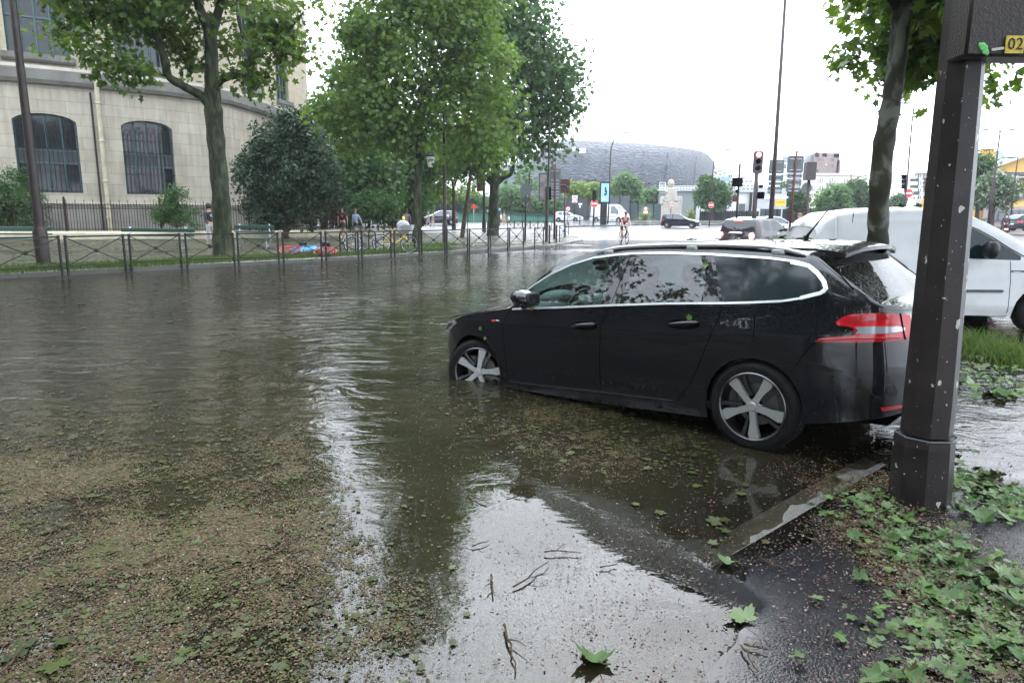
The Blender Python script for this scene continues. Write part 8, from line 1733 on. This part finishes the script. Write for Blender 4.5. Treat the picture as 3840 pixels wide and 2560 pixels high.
ftree('pale green tree left of the stone monument', 2440, 810, 118, [(2440, 740, 24, 0), (2460, 730, 20, 0), (2420, 750, 18, 0), (2465, 755, 18, 0)], 60, 75, 'leaf_far', grp=gF)
ftree('light ivy mass over the fence behind the trio of walkers', 1925, 840, 106, [(1905, 725, 22, 0), (1935, 740, 26, 0), (1900, 770, 28, 0), (1930, 790, 24, 0), (1965, 770, 24, 0), (1890, 740, 16, 0)], 90, 76, 'leaf_far', ls=.4, sp=.8, grp=gF)
ftree('thin pale tree in front of the left end of the stadium', 1985, 830, 100, [(1960, 650, 35, 0), (1990, 620, 25, 0), (2005, 680, 30, 0), (1950, 690, 25, 0)], 24, 77, 'leaf_far', per=16, grp=gF)
ftree('ivy clump on the dark fence behind the round sign back', 2010, 840, 106, [(2000, 780, 26, 0), (2035, 790, 24, 0), (2085, 770, 20, 0), (2070, 800, 20, 0)], 60, 78, 'leaf_mid', ls=.4, sp=.7, grp=gF)
ftree('light green foliage between the lantern post and the leaning tree', 1650, 830, 104, [(1600, 740, 40, 0), (1650, 720, 40, 0), (1700, 740, 30, 0), (1760, 730, 30, 0), (1590, 790, 25, 0)], 80, 79, 'leaf_yellow', grp=gF)
ftree('light green foliage left of the pollarded trunk, low', 1790, 830, 104, [(1780, 780, 26, 0), (1810, 760, 22, 0), (1770, 750, 20, 0)], 45, 80, 'leaf_far', grp=gF)
gR = 'trees near the junction'
ftree('round mid-green tree right of the monument behind the slender lamp', 2672, 800, 98, [(2660, 690, 26, 0), (2690, 720, 34, 0), (2640, 730, 26, 0), (2700, 745, 28, 0), (2655, 755, 26, 0), (2725, 730, 16, 0)], 120, 81, 'leaf_mid', ls=.4, grp=gR)
ftree('dark green tree partly behind the stack of sign backs', 2980, 800, 96, [(2985, 745, 28, 0), (2960, 740, 24, 0), (2950, 710, 14, 0), (2995, 775, 20, 0)], 70, 82, 'leaf_mid', ls=.4, grp=gR)
ftree('bright green tree in front of the cream curved apartment block', 3120, 800, 92, [(3125, 745, 34, 0), (3095, 765, 28, 0), (3150, 765, 30, 0), (3140, 725, 18, 0)], 110, 83, 'leaf_far', ls=.4, grp=gR)
ftree('blue-green tree right of the bright one before the apartment block', 3205, 800, 104, [(3200, 710, 30, 0), (3225, 730, 30, 0), (3180, 720, 24, 0), (3240, 765, 28, 0), (3195, 760, 30, 0), (3215, 695, 16, 0)], 130, 84, 'leaf_blue', ls=.45, grp=gR)
ftree('hazy distant tree just left of the leaning trunk', 3262, 800, 125, [(3262, 760, 16, 0), (3250, 770, 14, 0)], 30, 85, 'leaf_blue', grp=gR)
ftree('hazy distant tree between the leaning trunk and the signals', 3365, 800, 125, [(3360, 755, 16, 0), (3380, 745, 14, 0), (3350, 770, 14, 0)], 40, 86, 'leaf_blue', grp=gR)
ftree('green tree right behind the brown post beside the yellow building', 3668, 820, 78, [(3665, 650, 34, 0), (3680, 700, 34, 0), (3670, 620, 24, 0), (3660, 740, 24, 0)], 120, 87, 'leaf_mid', ls=.35, sp=.8, grp=gR)
ftree('chestnut tree with pale blossom in front of the yellow building', 3725, 820, 74, [(3735, 692, 26, 0), (3712, 718, 28, 0), (3760, 718, 26, 0), (3692, 738, 18, 0), (3742, 745, 22, 0), (3775, 700, 12, 0)], 170, 88, 'leaf_chestnut', ls=.33, sp=.7, grp=gR)
pw = thing('planter_wall', 'low weathered concrete planter wall between cyclist and monument', 'wall', tuple(gp(2420, 86))); c = pw.location; q0, q1 = gp(2355, 86), gp(2480, 86); t = D(2420, 833, 86); mb = MB(); mb.box(((q0.x+q1.x)/2-c.x, .4, (t.z-q0.z)/2-.1), (q1.x-q0.x, .6, t.z-q0.z+.2), bev=.05); mb.build('wall_body', 'stone_band', pw)
p2 = gp(2612, 90); pw2 = thing('planter_wall', 'low concrete wall along the lawn right of the monument', 'wall', tuple(p2)); q0, q1 = gp(2560, 90), gp(2850, 90); t = D(2700, 828, 90); mb = MB(); mb.box(((q0.x+q1.x)/2-p2.x, .3, (t.z-q0.z)/2-.1), (q1.x-q0.x, .5, t.z-q0.z+.2), bev=.04); mb.build('wall_body', 'stone_band', pw2)
def spiky(label, u, v, Y, R, seed):
    b = gp(u, Y, .3); r = thing('spiky_plant', label, 'plant', tuple(b), group='spiky plants by the monument'); rn = random.Random(seed); mb = MB()
    for k in range(150):
        a = rn.uniform(0, 2*PI); l = R*rn.uniform(.7, 1.1); el = rn.uniform(.15, 1.45); d = Vector((math.cos(a)*math.cos(el), math.sin(a)*math.cos(el), math.sin(el))); s = Vector((-math.sin(a), math.cos(a), 0))*.05
        p0 = Vector((0, 0, .2)); p1 = p0+d*l*.6; p2_ = p0+d*l+Vector((0, 0, -.25*l*math.cos(el))); mb.add([p0-s, p0+s, p1+s, p1-s], [(0, 1, 2, 3)]); mb.add([p1-s, p1+s, p2_], [(0, 1, 2)])
    mb.build('foliage', 'spiky_leaf', r); return r
spiky('big spiky yellow-green plant left of the stone monument', 2420, 830, 87, 1.9, 1); spiky('big spiky yellow-green plant right of the stone monument', 2590, 835, 88, 1.8, 2)
b = gp(2515, 88, .0); mo = thing('monument', 'pale stone monument with a bust on a pillar and carved side blocks', 'monument', tuple(b)); S_ = lambda u, v: (D(u, v, 88).x-b.x, D(u, v, 88).z-b.z)
def mpx(mb, u0, v0, u1, v1, d, y=0, bev=.04): a, b2 = S_(u0, v0), S_(u1, v1); mb.box(((a[0]+b2[0])/2, y, (a[1]+b2[1])/2), (b2[0]-a[0], d, a[1]-b2[1]), bev=bev)
mat('pale_stone', (.34, .31, .27), .8, var=.15, vscale=2, bump=.2)
mb = MB(); mpx(mb, 2502, 717, 2530, 830, 1.3); mb.build('pillar', 'pale_stone', mo)
mb = MB(); mpx(mb, 2485, 760, 2547, 846, 1.7); mpx(mb, 2481, 737, 2503, 766, 1.5); mpx(mb, 2529, 737, 2551, 766, 1.5); rn = random.Random(3)
for k in range(34):
    u = rn.choice((rn.uniform(2483, 2503), rn.uniform(2530, 2550))); v = rn.uniform(738, 764); x, z = S_(u, v); mb.ball((x, -.78, z), (rn.uniform(.1, .2), .12, rn.uniform(.1, .25)), 6, 4)
mb.build('relief_block', 'pale_stone', mo, smooth=40)
mb = MB(); x, z = S_(2516, 690); mb.ball((x, 0, z+.05), (.40, .44, .55), 14, 10); mb.ball((x, -.42, z), (.09, .12, .13), 8, 6); mb.tube([(x, 0, z-.35), (x, 0, z-.75)], [.26, .34], 12); mb.ball((x, 0, z-.95), (.72, .42, .38), 14, 8); mpx(mb, 2504, 707, 2529, 718, 1.1)
for s in (-1, 1): mb.ball((x+s*.16, -.36, z+.12), (.07, .05, .05), 6, 4); mb.ball((x+s*.40, 0, z+.02), (.06, .1, .15), 6, 4)
mb.build('bust', 'pale_stone', mo, smooth=50)
def bld(name, label, u, Y, z=0): return thing(name, label, 'building', tuple(gp(u, Y, z)))
mat('grey_clad', (.16, .18, .18), .6); mat('white_clad', (.55, .57, .58), .6, var=.05); mat('cream_wall', (.62, .58, .48), .8, var=.05); mat('brown_brick', (.17, .12, .11), .85, col2=(.21, .17, .16), vscale=.4); mat('yellow_wall', (.60, .36, .10), .8, var=.06, vscale=1); mat('slate_roof', (.20, .23, .27), .6); mat('mauve_wall', (.28, .23, .23), .8); mat('teal_glass', (.2, .32, .33), .2)
g = bld('grey_cabin', 'grey flat building with a white roof railing behind the monument', 2550, 112); boxpx(g, 2470, 713, 2598, 845, 112, 12, 'grey_clad', 'wall', gz(112)-.3); boxpx(g, 2465, 712, 2645, 716, 111.6, 13, 'white_clad', 'roof_edge')
mb = MB(); c = g.location
for k in range(30): u = lerp(2474, 2640, k/29); a = D(u, 698, 112); b2 = D(u, 713, 112); mb.bar(a-c, b2-c, .05)
for v in (698, 705): mb.bar(D(2474, v, 112)-c, D(2640, v, 112)-c, .06)
for u in (2474, 2496): mb.bar(D(u, 684, 112)-c, D(u, 724, 112)-c, .07)
for v in (684, 692, 716, 722): mb.bar(D(2474, v, 112)-c, D(2496, v, 112)-c, .07)
mb.build('railing', 'white_paint', g)
g = bld('white_hall', 'long low white building with dark doors behind the fence', 2700, 113); boxpx(g, 2598, 716, 2832, 845, 113, 12, 'white_clad', 'wall', gz(113)-.3); boxpx(g, 2740, 719, 2836, 723, 112.7, 12, 'grey_clad', 'roof_edge')
for u0, u1 in ((2696, 2723), (2771, 2791)): boxpx(g, u0, 764, u1, 822, 112.6, .3, 'fence_slate', 'door')
for u in (2604, 2812): boxpx(g, u, 722, u+4, 822, 112.4, .3, 'black_metal', 'downpipe')
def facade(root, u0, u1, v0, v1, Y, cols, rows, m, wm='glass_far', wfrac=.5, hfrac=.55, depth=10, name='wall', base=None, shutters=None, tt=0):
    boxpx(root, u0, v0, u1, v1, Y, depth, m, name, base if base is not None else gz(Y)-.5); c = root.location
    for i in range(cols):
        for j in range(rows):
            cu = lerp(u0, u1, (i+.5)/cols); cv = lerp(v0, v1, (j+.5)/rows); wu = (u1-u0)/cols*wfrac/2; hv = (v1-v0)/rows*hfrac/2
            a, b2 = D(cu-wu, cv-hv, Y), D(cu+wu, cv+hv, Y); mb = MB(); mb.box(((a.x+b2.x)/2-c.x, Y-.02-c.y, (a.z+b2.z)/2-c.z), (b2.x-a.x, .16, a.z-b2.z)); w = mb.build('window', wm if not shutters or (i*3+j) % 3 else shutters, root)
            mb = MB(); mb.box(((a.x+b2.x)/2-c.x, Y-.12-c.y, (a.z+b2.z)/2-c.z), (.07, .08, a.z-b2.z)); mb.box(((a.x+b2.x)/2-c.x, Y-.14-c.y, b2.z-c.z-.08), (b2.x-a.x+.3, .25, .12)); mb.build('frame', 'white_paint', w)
g = bld('apartment_block', 'cream apartment block with a curved end and shuttered windows', 3080, 140)
Yb = 140; c = g.location; arc = [(2925, 0), (3160, 0), (3190, 1.2), (3215, 4), (3232, 8), (3240, 14)]
mb = MB(); vs = [D(u, 800, Yb+d) for u, d in arc]; zt = [D(u, v, Yb).z for u, v in ((2925, 662), (3160, 654), (3190, 655), (3215, 657), (3232, 659), (3240, 661))]; z0 = gz(Yb)-.5
mb.add([(p.x-c.x, p.y-c.y, z0-c.z) for p in vs]+[(p.x-c.x, p.y-c.y, zt[1]-c.z) for p in vs]+[(vs[0].x*1.14-c.x, 20, zt[1]-c.z), (vs[-1].x-c.x, 20, zt[1]-c.z), (vs[-1].x-c.x, 20, z0-c.z)], [(i, i+1, i+7, i+6) for i in range(5)]+[(6, 7, 8, 9, 10, 11, 13, 12), (5, 14, 13, 11)]); mb.build('wall', 'cream_wall', g)
mb = MB(); mb.v = []; 
for i in range(5): mb.bar((vs[i].x-c.x, vs[i].y-c.y-.1, zt[1]-c.z), (vs[i+1].x-c.x, vs[i+1].y-c.y-.1, zt[1]-c.z), .5, .35)
mb.build('roof_edge', 'white_clad', g)
for row, v in enumerate((677, 706, 732, 760)):
    for k, u in enumerate((3046, 3076, 3114, 3141, 3171, 2990, 3015)):
        w = 9; a, b2 = D(u-w, v-8, Yb), D(u+w, v+8, Yb); mb = MB(); mb.box(((a.x+b2.x)/2-c.x, -.02, (a.z+b2.z)/2-c.z), (b2.x-a.x, .2, a.z-b2.z)); o = mb.build('window', 'glass_far' if (row+k) % 3 else 'cream_wall', g)
        mb = MB(); [mb.box((lerp(a.x, b2.x, q)-c.x, -.15, (a.z+b2.z)/2-c.z), (.12, .1, a.z-b2.z)) for q in (.05, .35, .65, .95)]; mb.build('frame', 'white_paint', o)
mb = MB()
for z_ in (690, 693): a, b2 = D(3100, z_, Yb-1), D(3190, z_, Yb-1); mb.bar(a-c, b2-c, .08)
for k in range(20): u = lerp(3100, 3190, k/19); mb.bar(D(u, 688, Yb-1)-c, D(u, 697, Yb-1)-c, .05)
mb.build('balcony_railing', 'sign_back', g)
g = bld('brick_tower_house', 'tall brown brick house wall rising behind the cream apartment block', 3095, 165); facade(g, 3052, 3142, 574, 660, 165, 1, 1, 'brown_brick', wfrac=.01, hfrac=.01, name='wall')
c = g.location
for (u0, v0, u1, v1) in ((3058, 570, 3070, 580), (3085, 574, 3100, 580), (3128, 577, 3146, 584), (3140, 600, 3148, 662)): boxpx(g, u0, v0, u1, v1+8, 165, 8, 'brown_brick', 'chimney')
for (u, v) in ((3124, 598), (3123, 620), (3072, 592), (3066, 640)): boxpx(g, u-3, v-4, u+3, v+5, 164.8, .5, 'glass_far', 'window')
mb = MB(); a = [D(3009, 608, 166), D(3030, 584, 166), D(3058, 574, 166), D(3052, 606, 166)]; mb.add([p-c for p in a]+[p-c+Vector((0, 6, 0)) for p in a], [(0, 1, 2, 3), (7, 6, 5, 4), (0, 4, 5, 1), (1, 5, 6, 2)]); mb.build('mansard_roof', 'slate_roof', g); boxpx(g, 3009, 606, 3056, 672, 166, 8, 'white_clad', 'side_wall', gz(160))
g = bld('white_town_house', 'white older town house with a slate roof between the sign stacks', 2950, 150); facade(g, 2932, 2966, 610, 700, 150, 1, 3, 'white_clad', wfrac=.45); boxpx(g, 2934, 588, 2968, 610, 151, 8, 'slate_roof', 'roof')
g = bld('white_terrace_block', 'pale stepped terrace building just right of the stadium', 2715, 175)
for (u0, v0, u1) in ((2677, 636, 2722), (2680, 650, 2750), (2690, 624, 2712), (2700, 684, 2760)): facade(g, u0, u1, v0, 715, 175+(v0-624)*.05, 3, 3, 'white_clad', name='wall', wfrac=.5, hfrac=.4)
boxpx(g, 2697, 664, 2740, 680, 172, 2, 'teal_glass', 'glass_balcony')
g = bld('white_terrace_block', 'pale distant apartment terraces behind the signal post', 2790, 180)
for (u0, v0, u1) in ((2778, 655, 2800), (2776, 670, 2822), (2780, 690, 2828)): facade(g, u0, u1, v0, 716, 180-(v0-655)*.05, 3, 2, 'white_clad', name='wall', wfrac=.5, hfrac=.4)
g = bld('white_corner_block', 'white apartment block between the no entry signals and brown post', 3465, 130); facade(g, 3436, 3560, 648, 782, 130, 6, 5, 'white_clad', wfrac=.4); boxpx(g, 3432, 642, 3560, 650, 129.5, 14, 'cream_wall', 'roof_edge'); boxpx(g, 3455, 745, 3500, 790, 90, 3, 'yellow_wall', 'kiosk')
g = bld('distant_town', 'faint low distant houses beside the leaning trunk', 3380, 260)
for k, (u0, v0, u1) in enumerate(((3255, 748, 3285), (3340, 742, 3372), (3365, 752, 3400), (3270, 756, 3300))): boxpx(g, u0, v0, u1, 800, 255+k, 8, 'white_clad', 'house')
g = bld('yellow_building', 'ochre yellow building with a gable, dark band and lettering at the right edge', 3760, 88); c = g.location; Yy = 88
boxpx(g, 3640, 655, 4100, 820, Yy, 20, 'yellow_wall', 'wall', gz(Yy)-.5)
a = [D(3672, 652, Yy-.3), D(4020, 652, Yy-.3), D(4020, 600, Yy-.3), D(3860, 574, Yy-.3), D(3676, 642, Yy-.3)]; mb = MB(); mb.add([p-c for p in a]+[Vector((p.x*1.2, p.y+20, p.z))-c for p in a], [(0, 1, 2, 3, 4), (9, 8, 7, 6, 5), (4, 3, 8, 9), (3, 2, 7, 8), (0, 4, 9, 5)]); mb.build('gable', 'yellow_wall', g)
mb = MB(); p, q = D(3670, 641, Yy-.8), D(3862, 571, Yy-.8); mb.bar(p-c, q-c, .9, .5); mb.build('gable_edge', 'white_clad', g)
boxpx(g, 3676, 645, 4000, 659, Yy-.9, .8, 'fence_slate', 'dark_band'); boxpx(g, 3700, 660, 4000, 668, Yy-1.2, 1.2, 'galv', 'balcony_strip')
boxpx(g, 3675, 566, 3722, 645, Yy+2, 6, 'yellow_wall', 'tower'); boxpx(g, 3679, 557, 3730, 560, Yy+1.6, 7, 'slate_roof', 'tower_roof'); 
for k in range(5): u = 3684+k*10; boxpx(g, u, 560, u+3, 578, Yy+1.8, .6, 'yellow_wall', 'tower_post')
boxpx(g, 3728, 566, 3759, 600, Yy+3, 5, 'teal_glass', 'glass_box'); boxpx(g, 3722, 585, 3800, 625, Yy+4, 5, 'grey_clad', 'upper_block')
boxpx(g, 3811, 682, 4000, 689, Yy-.3, .4, 'fence_slate', 'strip_window')
for k, u in enumerate((3805, 3824, 3843)): 
    boxpx(g, u, 724, u+13, 746, Yy-.3, .4, 'glass_far', 'window')
boxpx(g, 3690, 774, 4000, 835, Yy-1, 1, 'mauve_wall', 'ground_floor', gz(Yy)-.3)
for u in (3725, 3748, 3775, 3800, 3825): boxpx(g, u, 787, u+14, 826, Yy-1.3, .5, 'glass_far', 'shop_window')
p = D(3831, 709, Yy-.5); textobj('MOLITOR', 1.15*.62*1.05, 'matte_black', g, 'lettering', FACE_NEGY, tuple(p-c), .05)
curved_lamp(3396, 772, 70, [(3401, 700), (3411, 560), (3420, 460), (3428, 395), (3429, 385), (3420, 386), (3415, 387)], 'tall street lamp above the red no entry sign and signals', .09)
b = gp(3712, 58, .1); r = thing('street_lamp', 'double-armed street lamp with two hanging heads at the right', 'street lamp', tuple(b)); t = D(3751, 490, 58)-b; mb = MB(); mb.tube([(0, 0, -.2), t*.35, t], [.14, .10, .05], 8); mb.build('pole', 'pole_paint', r, smooth='all')
for du in (-50, 50):
    e = D(3751+du, 487-abs(du)*.04, 58)-b; mb = MB(); mb.tube([t+Vector((0, 0, -.15)), t.lerp(e, .4)+Vector((0, 0, .12)), e+Vector((0, 0, .25)), e], .03, 6); mb.build('arm', 'pole_paint', r); mb = MB(); mb.lathe([(.0001, .16), (.08, .14), (.38, 0), (.36, -.04), (.0001, -.04)], 14, c=tuple(e)); mb.build('lamp_head', 'galv', r, smooth=40)
curved_lamp(3794, 775, 66, [(3800, 720), (3809, 650), (3817, 594), (3815, 590), (3808, 590)], 'thin red-brown lamp post before the yellow building lettering', .06)
r = postpx('traffic_light', 'dark signal post seen just left of the big brown post', 'traffic light', (3470, 775), (3474, 668), 55, .16, 'pole_paint'); q = loc(r, 3480, 688); mb = MB(); mb.box((q.x, 0, q.z), (.5, .35, .95), bev=.04); mb.build('signal_housing', 'housing_dark', r); mb = MB(); [mb.box((q.x-.35, -.15, q.z+dz), (.28, .25, .05)) for dz in (.35, .05, -.25)]; mb.build('signal_hood', 'housing_dark', r)
b = gp(3778, 52, .0); r = thing('motor_scooter', 'dark motor scooter with a lit red tail lamp before the yellow building', 'scooter', tuple(b), math.radians(60)); mb = MB(); mb.box((0, 0, .55), (1.0, .38, .42), bev=.12); mb.box((.62, 0, .75), (.18, .5, .7), bev=.07); mb.tube([(.6, -.35, 1.08), (.6, .35, 1.08)], .03, 6); mb.build('body', 'black_plastic', r, smooth=50)
for x in (-.5, .72): mb = MB(); mb.lathe([(.14, -.06), (.26, -.06), (.26, .06), (.14, .06)], 16, axis='Y', c=(x, 0, .26)); mb.build('wheel', 'rubber', r)
mb = MB(); mb.box((-.56, 0, .68), (.05, .22, .08)); mb.build('tail_lamp', 'emit_red', r)
person('scooter rider in dark clothes and helmet before the yellow building', b+Vector((0, 0, .1)), math.radians(150), 1.72, .1, top='cloth_black', bottom='cloth_black', sleeves='long', armL=(0, .35), armR=(0, .35), lean=.15, hair='black_plastic')
for k, (u, v0, lb) in enumerate(((2217, 678, 'thin black sports light mast left of the advertising panel'), (2296, 690, 'thin black sports light mast right of the curved lamp'), (2420, 690, 'thin black sports light mast above the spiky plant'), (1940, 690, 'thin black sports light mast behind the trio of walkers'), (2311, 697, 'thin black sports light mast left of the tall light green tree'))):
    r = postpx('light_mast', lb, 'mast', (u-1, 800), (u, v0), 120, .16, 'black_metal', group='thin masts before the stadium'); t = loc(r, u, v0); mb = MB(); mb.bar((t.x-.7, 0, t.z), (t.x+.7, 0, t.z), .12); [mb.box((t.x+s, -.1, t.z+.1), (.45, .3, .25)) for s in (-.6, .6)]; mb.build('floodlights', 'black_metal', r)
b = gp(1870, 72, .1); r = thing('parking_meter', 'blue-topped parking meter behind the pollarded trunk', 'parking meter', tuple(b)); mb = MB(); mb.box((0, 0, .75), (.32, .28, 1.5), bev=.03); mb.build('body', 'bench_green', r); mb = MB(); mb.box((0, 0, 1.65), (.38, .3, .3), bev=.05); mb.build('head', 'skyblue', r)
r = postpx('blue_sign', 'small blue and red street sign on a thin post far behind the leaning tree', 'road sign', (1752, 850), (1755, 735), 64, .06, 'black_metal', PZ); rectpx(r, 1752, 738, 1760, 752, m='blue', rib=False, dy=-.05, r=.02); rectpx(r, 1752, 753, 1760, 762, m='lamp_red', rib=False, dy=-.05, r=.02)
r = postpx('round_sign', 'small red and white sign far off left of the dark lamp post', 'road sign', (1776, 830), (1777, 765), 90, .08, 'galv'); ring_sign(r, (1777, 776), .3, 'red', sym='')
for k, (u, v, lb) in enumerate(((1732, 832, 'grey stone bench block right of the forked stem, far off'), (1768, 830, 'second grey stone block further right, far off'))):
    b = G(u, v+4, PZ); r = thing('stone_block', lb, 'stone block', tuple(b)); mb = MB(); mb.box((0, 0, .25), (1.2, .5, .5), bev=.05); mb.build('block', 'stone_band', r)
g = thing('apartment_block', 'long dark unseen block added for reflections, left of and behind the viewer', 'building', (-34, -12, 0)); q = Matrix.Rotation(math.radians(62), 3, 'Z'); mb = MB(); mb.box((0, 0, 4), (60, 10, 9), mat=q); mb.build('wall', 'added_block_dark', g) if mat('added_block_dark', (.10, .09, .08), .8) else 0  # unseen building added so the black car side reflects something dark
m, nt = newmat('haze_air'); o = N(nt, 'ShaderNodeOutputMaterial'); v = N(nt, 'ShaderNodeVolumePrincipled'); v.inputs['Color'].default_value = (.86, .9, .96, 1); v.inputs['Density'].default_value = .00038; v.inputs['Anisotropy'].default_value = .2; nt.links.new(v.outputs[0], o.inputs['Volume'])
mb = MB(); mb.box((0, 550, 22.2), (1840, 1740, 47)); hzo = mb.build('haze', 'haze_air'); hzo['kind'] = 'stuff'; hzo['label'] = 'thin pale rain haze filling the air over the street'; hzo['category'] = 'haze'
